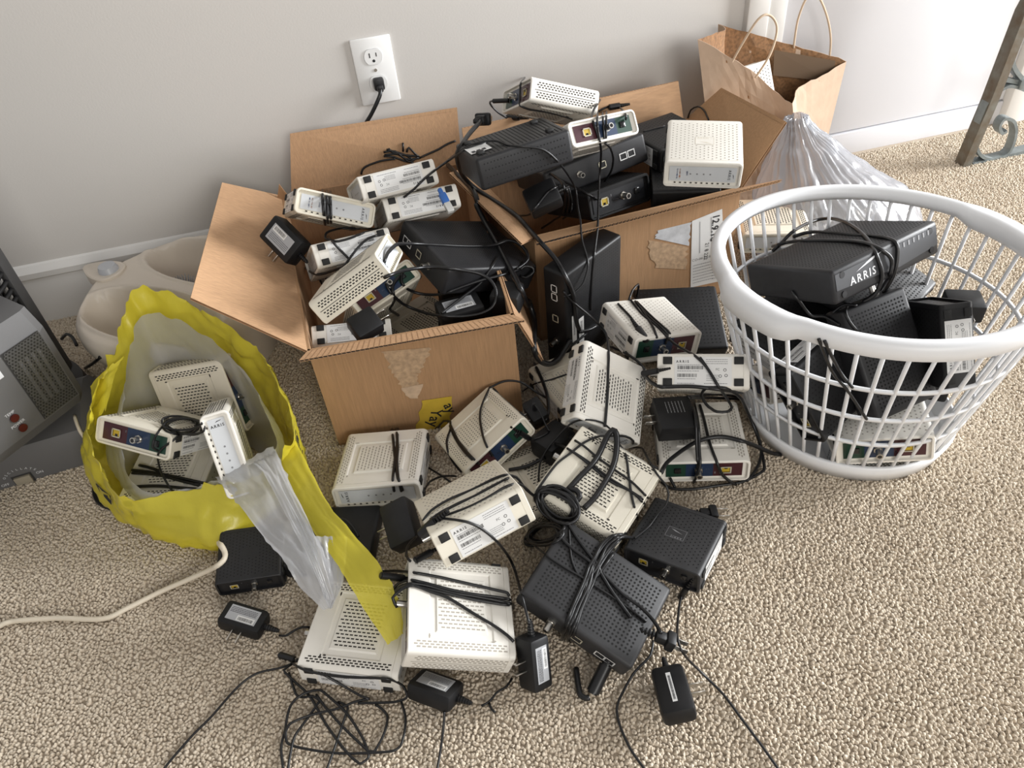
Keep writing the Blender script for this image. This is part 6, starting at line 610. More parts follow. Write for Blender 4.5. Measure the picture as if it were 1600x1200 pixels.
{"kind":"cord","p":[[[0.1045,-0.7282,0.1055],[0.1095,-0.7398,0.0981],[0.1116,-0.7503,0.0916],[0.1133,-0.7605,0.0856],[0.1157,-0.7693,0.0813]],[[0.0872,-0.777,0.0794],[0.0954,-0.7774,0.0813],[0.1051,-0.7754,0.0813],[0.1142,-0.7713,0.0813]],[[0.0784,-0.8302,0.0427],[0.081,-0.8229,0.0501],[0.0857,-0.814,0.0597],[0.0903,-0.8098,0.066],[0.0958,-0.8062,0.0726],[0.1019,-0.8033,0.0792],[0.1091,-0.7997,0.0841],[0.1168,-0.7969,0.0891],[0.124,-0.795,0.0944],[0.1336,-0.7929,0.1021],[0.1423,-0.7927,0.1094],[0.1499,-0.7953,0.1154],[0.1572,-0.7999,0.1206],[0.1653,-0.8063,0.125],[0.1756,-0.8057,0.12],[0.1848,-0.8056,0.1141],[0.1926,-0.8059,0.1076],[0.2013,-0.8105,0.0975]],[[0.1166,-0.5864,0.0038],[0.1235,-0.5988,0.0212],[0.1337,-0.6117,0.039],[0.1395,-0.6265,0.0539],[0.1486,-0.6297,0.0569],[0.1586,-0.6294,0.0567],[0.1696,-0.6288,0.0572],[0.1807,-0.6277,0.0576],[0.1887,-0.6263,0.0574]]],"r":0.0015,"label":"thin cords joining the small adapters beside the tilted modem","group":"cords on the carpet pile","m":"k","sub":2},
{"kind":"cord","p":[[[-0.0748,-0.5686,0.3174],[-0.0655,-0.5396,0.3148],[-0.0506,-0.5144,0.3103],[-0.0422,-0.4964,0.3],[-0.0307,-0.4832,0.2899],[-0.0219,-0.4736,0.2821],[-0.0115,-0.4676,0.2756],[-0.0003,-0.464,0.2702],[0.0111,-0.4618,0.2656],[0.0205,-0.4595,0.2614],[0.0305,-0.4574,0.2572],[0.0408,-0.4547,0.2525],[0.0509,-0.4521,0.2479],[0.0607,-0.4493,0.2436],[0.0725,-0.4457,0.2383],[0.0842,-0.442,0.2333],[0.0951,-0.4383,0.2286],[0.1047,-0.4346,0.2244],[0.1178,-0.4319,0.2212],[0.1283,-0.4296,0.2199],[0.1396,-0.4285,0.2212],[0.1496,-0.4302,0.2231],[0.1643,-0.4401,0.2196],[0.1735,-0.4559,0.2109],[0.172,-0.4718,0.203],[0.1584,-0.4825,0.201],[0.1456,-0.492,0.2021]]],"r":0.003,"label":"thick black cord in a long loop over the mesh-topped router","group":"cords in the boxes","m":"k","sub":2},
{"kind":"cord","p":[[[-0.0802,-0.5957,0.3082],[-0.0706,-0.5954,0.3104],[-0.0567,-0.5723,0.2978],[-0.0464,-0.5523,0.2853],[-0.0352,-0.5364,0.275],[-0.0239,-0.5257,0.2673],[-0.0135,-0.5201,0.2625],[-0.0034,-0.5192,0.2601],[0.0072,-0.5221,0.2592],[0.0159,-0.5273,0.2595],[0.025,-0.534,0.2601],[0.0349,-0.5333,0.2555],[0.0442,-0.5318,0.2505],[0.0556,-0.5313,0.2453],[0.0659,-0.5317,0.2407],[0.0747,-0.5333,0.2364],[0.0843,-0.5382,0.2304],[0.0904,-0.5446,0.2245],[0.0935,-0.5527,0.218],[0.0933,-0.5614,0.2117],[0.0898,-0.5703,0.2055],[0.0837,-0.575,0.1982],[0.0747,-0.5777,0.1934],[0.0625,-0.5788,0.1908],[0.0518,-0.5791,0.1905],[0.0396,-0.5791,0.1915],[0.0271,-0.5788,0.1934],[0.0175,-0.579,0.196],[0.0076,-0.5789,0.1992],[-0.0018,-0.5747,0.1998],[-0.0088,-0.5489,0.1846],[-0.0181,-0.5246,0.1722],[-0.027,-0.5043,0.1636],[-0.0357,-0.4897,0.1597],[-0.0445,-0.4814,0.1609],[-0.0529,-0.479,0.167],[-0.0603,-0.4813,0.1769],[-0.0691,-0.4833,0.1928],[-0.0751,-0.4821,0.2056],[-0.0784,-0.4728,0.2163]]],"r":0.0028,"label":"black cord in a big oval loop at the front of the front box","group":"cords in the boxes","m":"k","sub":2},
{"kind":"cord","p":[[[0.121,-0.465,0.2172],[0.1131,-0.4837,0.2229],[0.1021,-0.5036,0.2261],[0.0938,-0.5116,0.2225],[0.0844,-0.5169,0.2157],[0.0744,-0.522,0.2098],[0.0664,-0.5259,0.2071],[0.058,-0.53,0.2054],[0.0491,-0.5348,0.2044],[0.0397,-0.5403,0.2035],[0.0288,-0.547,0.2022],[0.0167,-0.5543,0.2007],[0.0057,-0.5617,0.2],[-0.0019,-0.5672,0.1998]],[[0.1493,-0.4899,0.1979],[0.138,-0.5004,0.2042],[0.1232,-0.5106,0.21],[0.1087,-0.5209,0.216],[0.0975,-0.5211,0.2157],[0.0862,-0.5214,0.2157],[0.0749,-0.5223,0.2157],[0.0634,-0.5241,0.2155],[0.0519,-0.5265,0.2153],[0.0403,-0.5293,0.2155],[0.0287,-0.5326,0.2156],[0.0171,-0.5361,0.2159],[0.0083,-0.5128,0.1989],[-0.0012,-0.4921,0.1858],[-0.0113,-0.477,0.1783],[-0.0209,-0.4689,0.1766],[-0.0338,-0.466,0.1819],[-0.0437,-0.4678,0.1919],[-0.0497,-0.4718,0.2047],[-0.0518,-0.4658,0.2109],[-0.0467,-0.4527,0.219]],[[0.153,-0.4884,0.1961],[0.1612,-0.4851,0.1999],[0.1741,-0.488,0.1966],[0.1759,-0.4919,0.1886],[0.1613,-0.4924,0.1804],[0.1525,-0.4869,0.1831]],[[-0.0516,-0.4609,0.2175],[-0.0599,-0.4685,0.2155],[-0.0685,-0.4778,0.2111],[-0.0702,-0.4893,0.2039],[-0.0706,-0.4727,0.1778],[-0.0816,-0.4557,0.1521],[-0.076,-0.429,0.123],[-0.0685,-0.4018,0.0947]]],"r":0.0026,"label":"black cords crossing under the mesh-topped router","group":"cords in the boxes","m":"k","sub":2},
{"kind":"cord","p":[[[0.1056,-0.087,0.2162],[0.1052,-0.1398,0.2328],[0.1067,-0.1943,0.2469],[0.1117,-0.2181,0.2467],[0.1157,-0.2408,0.2485],[0.1193,-0.2633,0.2509],[0.121,-0.2856,0.2534],[0.1207,-0.3107,0.2503],[0.1207,-0.3168,0.2406],[0.1174,-0.3175,0.2417],[0.119,-0.325,0.2359],[0.1217,-0.3368,0.2281],[0.1241,-0.3507,0.2219],[0.126,-0.3658,0.2188],[0.1277,-0.3825,0.2172],[0.1294,-0.4014,0.2151],[0.1301,-0.4207,0.2147],[0.1308,-0.4411,0.214],[0.1314,-0.462,0.2134],[0.1318,-0.4821,0.2132],[0.1326,-0.4996,0.2123],[0.1332,-0.5169,0.2119],[0.1337,-0.5342,0.2118],[0.1338,-0.5514,0.212],[0.1349,-0.5637,0.208],[0.1405,-0.5553,0.188],[0.1485,-0.5348,0.1603],[0.1554,-0.5156,0.1375],[0.1622,-0.494,0.1306],[0.1656,-0.4904,0.1161],[0.1668,-0.4991,0.1045],[0.1647,-0.5164,0.1004],[0.1586,-0.5396,0.1046],[0.15,-0.568,0.1142],[0.1414,-0.5992,0.1272],[0.1345,-0.6271,0.1323],[0.1378,-0.6215,0.111],[0.1462,-0.6163,0.0926],[0.1572,-0.6108,0.0786],[0.1688,-0.6043,0.0699],[0.1821,-0.5962,0.0676],[0.1911,-0.5878,0.0683],[0.2009,-0.5792,0.0724],[0.2098,-0.5716,0.0773],[0.2162,-0.5659,0.0803]]],"r":0.005,"label":"thick flat black cable hanging from the rear box down between the boxes","group":"cords in the boxes","m":"k","sub":2},
{"kind":"cord","p":[[[0.1478,-0.2851,0.383],[0.1357,-0.3028,0.3831],[0.1224,-0.3214,0.3832],[0.1118,-0.3413,0.3848],[0.1007,-0.3626,0.3858],[0.0904,-0.3791,0.3836],[0.0894,-0.3448,0.357],[0.0944,-0.3189,0.324],[0.1003,-0.2959,0.3016],[0.107,-0.2811,0.2825],[0.1154,-0.2751,0.267],[0.1252,-0.2768,0.2547],[0.1325,-0.2822,0.2487],[0.1402,-0.2918,0.2447],[0.1484,-0.3046,0.2416],[0.155,-0.3184,0.2403],[0.1622,-0.3339,0.2392],[0.1687,-0.3503,0.2389],[0.1734,-0.3669,0.24],[0.1799,-0.3868,0.2387],[0.1829,-0.406,0.2395],[0.1875,-0.4288,0.2364],[0.1891,-0.4482,0.2384],[0.1916,-0.4687,0.2394],[0.1939,-0.4891,0.2407],[0.1987,-0.4992,0.236],[0.2032,-0.5099,0.2317],[0.2067,-0.5212,0.2282],[0.2088,-0.5333,0.2251],[0.2098,-0.5459,0.2227],[0.2101,-0.5581,0.2217],[0.2145,-0.5669,0.2089],[0.2198,-0.5655,0.1938],[0.224,-0.5659,0.1762],[0.2259,-0.5632,0.1624],[0.2269,-0.5615,0.1475],[0.2278,-0.56,0.1328],[0.2292,-0.5578,0.1195],[0.2329,-0.5563,0.1012],[0.2372,-0.5518,0.0869]]],"r":0.0042,"label":"thick cord of the two-prong plug draping over the rear box","group":"cords in the boxes","m":"k","sub":2},
{"kind":"cord","p":[[[0.1077,-0.0837,0.2263],[0.0978,-0.2263,0.2999],[0.0894,-0.3689,0.3742],[0.0967,-0.3926,0.3902],[0.1056,-0.3952,0.394],[0.1142,-0.3987,0.3972],[0.1225,-0.4036,0.4001],[0.1351,-0.4107,0.4032],[0.1461,-0.4197,0.4052],[0.1534,-0.4304,0.4051],[0.16,-0.4423,0.405],[0.1689,-0.4544,0.4069],[0.1802,-0.4599,0.406],[0.1937,-0.4596,0.4023],[0.2063,-0.4596,0.398],[0.2155,-0.4593,0.3926],[0.2235,-0.4597,0.3856],[0.2298,-0.4597,0.3785],[0.2361,-0.4603,0.3704],[0.2488,-0.4381,0.35],[0.2606,-0.4182,0.33],[0.271,-0.4022,0.3113],[0.2794,-0.3909,0.2954],[0.2864,-0.3863,0.2808],[0.2899,-0.3872,0.2683],[0.2897,-0.3925,0.2594],[0.2872,-0.4031,0.2523],[0.2836,-0.4172,0.249],[0.28,-0.4395,0.2403],[0.2743,-0.459,0.2408],[0.2678,-0.4804,0.2409],[0.2653,-0.4919,0.2342],[0.264,-0.5025,0.2297],[0.2633,-0.5138,0.225],[0.2624,-0.5249,0.2207],[0.2609,-0.5349,0.2177],[0.2591,-0.5413,0.2094],[0.2555,-0.5463,0.2028],[0.2495,-0.5525,0.1945],[0.2422,-0.5584,0.1874],[0.2275,-0.5634,0.1796],[0.2159,-0.565,0.1782],[0.2066,-0.5645,0.1767]]],"r":0.0019,"label":"thin cord crossing the ridged router and hanging down the rear box","group":"cords in the boxes","m":"k","sub":2},
{"kind":"cord","p":[[[0.4278,-0.1282,0.3132],[0.3565,-0.3135,0.3873],[0.3412,-0.3399,0.3908],[0.3272,-0.3677,0.3923],[0.3199,-0.3974,0.3948],[0.3217,-0.4054,0.3849],[0.323,-0.4103,0.3775],[0.3247,-0.4145,0.3692],[0.332,-0.4004,0.3516],[0.3374,-0.3874,0.3345],[0.3408,-0.377,0.3184],[0.3427,-0.3703,0.3035],[0.343,-0.3674,0.2907],[0.3415,-0.3686,0.2794],[0.3385,-0.3741,0.2686],[0.3355,-0.3814,0.2624],[0.3314,-0.3918,0.2567],[0.3265,-0.4045,0.2521],[0.3211,-0.4189,0.2492],[0.3155,-0.4341,0.2485],[0.3085,-0.4531,0.2438],[0.3011,-0.4721,0.2406],[0.2968,-0.4815,0.2366],[0.2919,-0.4914,0.2322],[0.2867,-0.5019,0.2275],[0.2814,-0.5131,0.2226],[0.2766,-0.5236,0.2194],[0.2744,-0.5268,0.2105],[0.2728,-0.5278,0.1996],[0.2714,-0.5287,0.1882],[0.2701,-0.5295,0.1764],[0.2689,-0.5306,0.1633],[0.2677,-0.5317,0.1487],[0.2666,-0.533,0.1342],[0.2659,-0.5335,0.1211],[0.2659,-0.5322,0.1105]]],"r":0.0022,"label":"long cord hanging straight from the top modem past the port panel","group":"cords in the boxes","m":"k","sub":2},
{"kind":"cord","p":[[[0.4202,-0.1349,0.2932],[0.3277,-0.3961,0.402],[0.3253,-0.4024,0.3914],[0.3246,-0.4084,0.3833],[0.3244,-0.4149,0.3745],[0.3241,-0.4201,0.3686]],[[0.4302,-0.136,0.2898],[0.338,-0.3945,0.3997],[0.337,-0.3995,0.3903],[0.3359,-0.4051,0.3798],[0.3348,-0.4103,0.3704],[0.3353,-0.4105,0.3623]],[[0.4386,-0.1356,0.2901],[0.3449,-0.3928,0.3992],[0.3426,-0.3986,0.3899],[0.3402,-0.4049,0.3795],[0.3383,-0.4097,0.3697],[0.3394,-0.4063,0.3596]],[[0.339,-0.4002,0.3554],[0.3543,-0.3876,0.3381],[0.3634,-0.3779,0.3139],[0.3673,-0.3661,0.2949],[0.3683,-0.3559,0.2766],[0.3653,-0.3458,0.2601],[0.3626,-0.3356,0.2467]],[[0.4682,-0.1342,0.2922],[0.3842,-0.3806,0.3902],[0.3822,-0.3871,0.3839]],[[0.4435,-0.1334,0.2984],[0.4287,-0.1343,0.2954],[0.42,-0.1356,0.2915]]],"r":0.002,"label":"cord straps around the modem with maroon, blue and green ports","group":"cords in the boxes","m":"k","sub":2},
{"kind":"cord","p":[[[0.3049,-0.002,0.3356],[0.2325,-0.2626,0.4292],[0.2295,-0.2678,0.4228],[0.2262,-0.274,0.4138],[0.2235,-0.2806,0.4048],[0.2224,-0.2865,0.3986],[0.2376,-0.2872,0.3895],[0.2464,-0.2844,0.3853],[0.257,-0.2823,0.3811],[0.2683,-0.2807,0.3768],[0.2792,-0.2794,0.3723],[0.2911,-0.2762,0.3661],[0.3039,-0.2728,0.3591],[0.3155,-0.269,0.3523],[0.3245,-0.2641,0.3464]],[[0.2168,-0.2106,0.3816],[0.2136,-0.1797,0.3699],[0.2056,-0.1513,0.3596],[0.2,-0.1295,0.3508],[0.2041,-0.119,0.3381],[0.2173,-0.119,0.321],[0.2334,-0.1218,0.3087]]],"r":0.0019,"label":"cord strapped round the topmost white modem","group":"cords in the boxes","m":"k","sub":2},
{"kind":"cord","p":[[[-0.1593,-0.0837,0.2137],[-0.1469,-0.3696,0.3466],[-0.1487,-0.3749,0.3387],[-0.1504,-0.3803,0.3303],[-0.152,-0.3857,0.321],[-0.1546,-0.3729,0.3016],[-0.1603,-0.2958,0.2507]],[[-0.1513,-0.0839,0.2099],[-0.1407,-0.369,0.342],[-0.143,-0.3765,0.3331],[-0.1455,-0.3847,0.3232],[-0.1478,-0.3924,0.3144],[-0.1523,-0.3419,0.2783]],[[-0.1448,-0.0841,0.2064],[-0.1355,-0.369,0.3394],[-0.1378,-0.3764,0.3308],[-0.1403,-0.3844,0.3212],[-0.1426,-0.3919,0.3127],[-0.1463,-0.3528,0.283]]],"r":0.0025,"label":"three tight cord wraps round the modem with the silver front","group":"cords in the boxes","m":"k","sub":2},
{"kind":"cord","p":[[[-0.0201,-0.0737,0.2643],[-0.0095,-0.0739,0.2644],[0.0033,-0.0746,0.2622],[0.0121,-0.0773,0.2532],[0.0214,-0.0801,0.2441],[0.0364,-0.0805,0.2413],[0.0491,-0.0799,0.2406]],[[-0.0194,-0.0749,0.2584],[-0.007,-0.0752,0.2582],[0.0079,-0.0761,0.2556],[0.0184,-0.0794,0.246],[0.028,-0.0823,0.2374],[0.0476,-0.0795,0.2429]],[[-0.0131,-0.0729,0.2688],[-0.0014,-0.0743,0.2633],[0.0122,-0.0759,0.2568],[0.0265,-0.0779,0.2485],[0.0367,-0.0801,0.2389]],[[-0.0217,-0.0752,0.2569],[-0.001,-0.0768,0.2514],[0.0168,-0.0796,0.2406],[0.0355,-0.0812,0.2333]],[[-0.0089,-0.0725,0.2699],[-0.0028,-0.0749,0.2614],[0.0088,-0.0761,0.2561],[0.023,-0.0775,0.2511],[0.038,-0.0787,0.2472],[0.0499,-0.0792,0.2444]],[[0.0261,-0.0761,0.2562],[0.032,-0.0738,0.2645],[0.0413,-0.0775,0.2517],[0.0495,-0.0796,0.2425]],[[0.0223,-0.0707,0.2755],[0.0192,-0.0756,0.2584]],[[-0.0748,-0.0798,0.2294],[-0.0697,-0.0781,0.2383],[-0.0606,-0.0772,0.2434],[-0.0463,-0.0769,0.2464],[-0.0295,-0.0768,0.2486],[-0.0128,-0.0772,0.2483],[0.0002,-0.0776,0.2473]],[[0.0491,-0.0799,0.2406],[0.0621,-0.0794,0.2438],[0.0769,-0.0784,0.2471],[0.0917,-0.0777,0.2502],[0.1026,-0.0763,0.2539],[0.1137,-0.0751,0.2575],[0.1305,-0.0746,0.2603]]],"r":0.0021,"label":"tied bundle of black cord on the highest modem of the front box","group":"cords in the boxes","m":"k","sub":2},
{"kind":"cord","p":[[[0.1344,-0.3964,0.3942],[0.1251,-0.4008,0.3957],[0.1127,-0.402,0.3954],[0.1001,-0.4038,0.3941],[0.0927,-0.3958,0.3873],[0.0878,-0.3669,0.3695],[0.0819,-0.3443,0.3543],[0.0751,-0.3324,0.3445],[0.0654,-0.3328,0.3401],[0.0557,-0.3438,0.3414],[0.046,-0.361,0.3458],[0.035,-0.3656,0.3422],[0.0248,-0.3703,0.3386],[0.0149,-0.3754,0.3342],[0.0054,-0.375,0.327],[-0.006,-0.3746,0.3199],[-0.015,-0.3736,0.3142]]],"r":0.0021,"label":"thin cord slanting down across the highest labelled modem","group":"cords in the boxes","m":"k","sub":2},
{"kind":"cord","p":[[[-0.0684,-0.2962,0.2218],[-0.0809,-0.3525,0.2525],[-0.0956,-0.4092,0.2829],[-0.1086,-0.4168,0.2846],[-0.1212,-0.4233,0.286],[-0.1331,-0.4261,0.2867],[-0.1436,-0.4277,0.2884],[-0.1602,-0.3966,0.2796],[-0.1576,-0.3678,0.2736],[-0.1482,-0.3484,0.2656],[-0.1345,-0.3379,0.2604],[-0.1243,-0.3362,0.2578],[-0.1129,-0.341,0.2576],[-0.1019,-0.3492,0.2593],[-0.0905,-0.3299,0.2455],[-0.079,-0.3108,0.2316],[-0.0706,-0.2914,0.2184]],[[-0.1739,-0.0828,0.1066],[-0.1493,-0.4244,0.2881],[-0.1424,-0.4345,0.2801],[-0.1349,-0.4411,0.27],[-0.1288,-0.4463,0.262]],[[-0.0726,-0.4185,0.2785],[-0.0904,-0.4242,0.2794],[-0.1056,-0.4333,0.2751],[-0.1162,-0.4425,0.2711],[-0.1263,-0.452,0.2671],[-0.1381,-0.4629,0.2613],[-0.1469,-0.4534,0.2525],[-0.1575,-0.4442,0.2446],[-0.1677,-0.4354,0.2377],[-0.1806,-0.4273,0.2317],[-0.1918,-0.4182,0.2282],[-0.2064,-0.3496,0.1947],[-0.2385,-0.0865,0.0444]]],"r":0.0021,"label":"looped cord crossing the labelled modem at the left of the front box","group":"cords in the boxes","m":"k","sub":2},
{"kind":"cord","p":[[[0.2565,-0.3412,0.2867],[0.2564,-0.3743,0.297],[0.2563,-0.4088,0.3048],[0.2511,-0.443,0.3108],[0.2607,-0.417,0.2813],[0.2685,-0.3897,0.2541],[0.2748,-0.3629,0.226],[0.2798,-0.3352,0.1994],[0.2856,-0.2892,0.1639],[0.2884,-0.242,0.1302],[0.2856,-0.1957,0.0939],[0.2842,-0.1496,0.0591]],[[0.2604,-0.3414,0.2839],[0.2708,-0.3437,0.2762],[0.2821,-0.3481,0.2655],[0.2881,-0.3526,0.2521],[0.2909,-0.3569,0.2376],[0.2904,-0.359,0.2233],[0.2882,-0.3562,0.2088],[0.3346,-0.1475,0.0707]],[[0.2307,-0.1519,0.1043],[0.2181,-0.2576,0.1641],[0.2062,-0.3624,0.2259],[0.1896,-0.4637,0.2919],[0.1986,-0.4598,0.2985],[0.2066,-0.4557,0.3033],[0.2152,-0.4516,0.3089],[0.2235,-0.4481,0.3131],[0.236,-0.446,0.316],[0.2746,-0.3456,0.2616]],[[0.264,-0.3422,0.2793],[0.2696,-0.3477,0.277],[0.2776,-0.3552,0.2736],[0.2864,-0.3642,0.27],[0.2943,-0.3738,0.2671],[0.3018,-0.3843,0.2645],[0.3097,-0.3956,0.2618],[0.3205,-0.3943,0.2526],[0.3289,-0.3912,0.2449]],[[0.2585,-0.3413,0.2853],[0.2593,-0.3739,0.2948],[0.2603,-0.4081,0.3016],[0.2559,-0.4422,0.3061],[0.2682,-0.4111,0.2725],[0.2768,-0.3799,0.2375],[0.2846,-0.3473,0.2048]]],"r":0.0022,"label":"cord wrapped round the adapter in the rear box","group":"cords in the boxes","m":"k","sub":2},
{"kind":"cord","p":[[[0.6198,-0.1386,0.2436],[0.6218,-0.145,0.2629],[0.6305,-0.1589,0.2743],[0.6348,-0.1773,0.273],[0.6334,-0.1948,0.269],[0.6306,-0.2114,0.266]],[[0.4765,-0.2412,0.2834],[0.4862,-0.2399,0.2834],[0.5002,-0.2384,0.2836],[0.5142,-0.2371,0.2839],[0.5245,-0.2346,0.2834]]],"r":0.0018,"label":"thin cord arching up behind the white modem at the right of the rear box","group":"cords in the boxes","m":"k","sub":2},
{"kind":"cord","p":[[[0.5475,-0.6335,0.2275],[0.5607,-0.6318,0.2363],[0.568,-0.6295,0.2411],[0.5762,-0.6273,0.2472],[0.585,-0.6261,0.2528],[0.6151,-0.5979,0.2371],[0.6432,-0.575,0.2244],[0.6658,-0.5607,0.2164],[0.6805,-0.5573,0.2149],[0.6865,-0.5658,0.2203],[0.6842,-0.5854,0.2315],[0.6753,-0.6138,0.2467],[0.6623,-0.647,0.2637],[0.6543,-0.6731,0.274],[0.6441,-0.6976,0.2844],[0.6335,-0.7224,0.2943],[0.6221,-0.7472,0.3039],[0.6097,-0.7715,0.3135],[0.5971,-0.7972,0.3212],[0.5891,-0.8157,0.3231],[0.5926,-0.8198,0.3144],[0.5966,-0.8249,0.3037],[0.5985,-0.8288,0.2929],[0.5985,-0.8304,0.2838],[0.5968,-0.8319,0.2747],[0.5939,-0.8327,0.2668],[0.589,-0.8321,0.2604],[0.5829,-0.8307,0.2552],[0.5783,-0.8298,0.2519]],[[0.6564,-0.4686,0.1131],[0.5599,-0.6255,0.2317],[0.5645,-0.6373,0.2413],[0.5712,-0.6512,0.2506],[0.5714,-0.6626,0.2579],[0.5721,-0.6748,0.2654],[0.5761,-0.6833,0.2698],[0.5802,-0.6921,0.2742],[0.5839,-0.7011,0.2786],[0.5871,-0.7102,0.2832],[0.5893,-0.7192,0.2878],[0.5929,-0.7299,0.293],[0.5956,-0.7408,0.2985],[0.5974,-0.752,0.3041],[0.598,-0.7635,0.3097],[0.5975,-0.7752,0.3154],[0.5988,-0.7899,0.3202],[0.5982,-0.8041,0.3243],[0.6018,-0.8115,0.3231],[0.61,-0.8161,0.3168],[0.6153,-0.8197,0.3089],[0.6167,-0.8225,0.2978],[0.6158,-0.8242,0.2856],[0.6457,-0.789,0.2415],[0.6757,-0.7527,0.1989]],[[0.5855,-0.6285,0.2432],[0.5938,-0.6273,0.2435],[0.6033,-0.6298,0.2466],[0.6124,-0.6386,0.2518],[0.6132,-0.649,0.2575],[0.6129,-0.6624,0.2647],[0.6149,-0.6739,0.27],[0.6169,-0.6856,0.2751],[0.6188,-0.6973,0.2803],[0.6204,-0.7083,0.2853],[0.6216,-0.7183,0.2899],[0.6244,-0.7294,0.295],[0.6265,-0.7401,0.3002],[0.6279,-0.7506,0.3054],[0.6285,-0.7609,0.3105],[0.6281,-0.771,0.3154],[0.6294,-0.7831,0.3199],[0.6287,-0.7944,0.3236],[0.6294,-0.8019,0.3235],[0.6313,-0.8071,0.3164],[0.6304,-0.8118,0.3068],[0.6294,-0.8152,0.299],[0.6275,-0.8186,0.2902],[0.6266,-0.8197,0.28],[0.625,-0.8194,0.2688],[0.6226,-0.8186,0.2578],[0.6216,-0.8171,0.2491]]],"r":0.003,"label":"black cord wrapped in loops round the largest router in the basket","group":"cords in the basket and bags","m":"k","sub":2},
{"kind":"cord","p":[[[0.4871,-0.7882,0.2661],[0.4897,-0.7969,0.2615],[0.4993,-0.7995,0.2482],[0.5072,-0.8025,0.2364],[0.5145,-0.8067,0.2281],[0.5228,-0.8105,0.2274],[0.5301,-0.8166,0.2293],[0.5337,-0.8253,0.2297],[0.5365,-0.8356,0.2301],[0.5376,-0.8438,0.2312]]],"r":0.0026,"label":"flat black cord leaving the side of the largest router in the basket","group":"cords in the basket and bags","m":"k","sub":2},
{"kind":"cord","p":[[[0.5365,-0.8234,0.2377],[0.5425,-0.824,0.2445],[0.5502,-0.826,0.2515],[0.5574,-0.8322,0.2541],[0.5627,-0.8384,0.2552]],[[0.5759,-0.8069,0.2331],[0.5416,-0.8434,0.2541],[0.5435,-0.8538,0.244],[0.5482,-0.8592,0.2368],[0.5528,-0.8632,0.2309]]],"r":0.0022,"label":"thin black cord looped over the router with the yellow port in the basket","group":"cords in the basket and bags","m":"k","sub":2},
{"kind":"cord","p":[[[0.4312,-0.9382,0.3088],[0.4332,-0.94,0.3036],[0.4388,-0.9392,0.2927],[0.4442,-0.9398,0.2813],[0.4493,-0.9414,0.2701],[0.4542,-0.9433,0.2597],[0.4591,-0.9446,0.2505],[0.4647,-0.9474,0.2414],[0.4703,-0.9499,0.234],[0.4758,-0.9527,0.2272],[0.4819,-0.9559,0.2187],[0.4901,-0.9551,0.2069],[0.4977,-0.9561,0.1954],[0.5041,-0.9588,0.1851],[0.5092,-0.9626,0.1766],[0.5132,-0.9661,0.1697],[0.5184,-0.9663,0.1618]],[[0.436,-0.9436,0.3086],[0.4382,-0.9455,0.3037],[0.4438,-0.9452,0.2937],[0.4496,-0.946,0.283],[0.4576,-0.9448,0.2694],[0.4647,-0.9446,0.2573],[0.4703,-0.9455,0.2479],[0.4754,-0.9502,0.2395],[0.48,-0.9557,0.2331],[0.4845,-0.9599,0.2272],[0.55,-0.8962,0.1445]]],"r":0.0022,"label":"black cord seen through the front slats of the basket","group":"cords in the basket and bags","m":"k","sub":2},
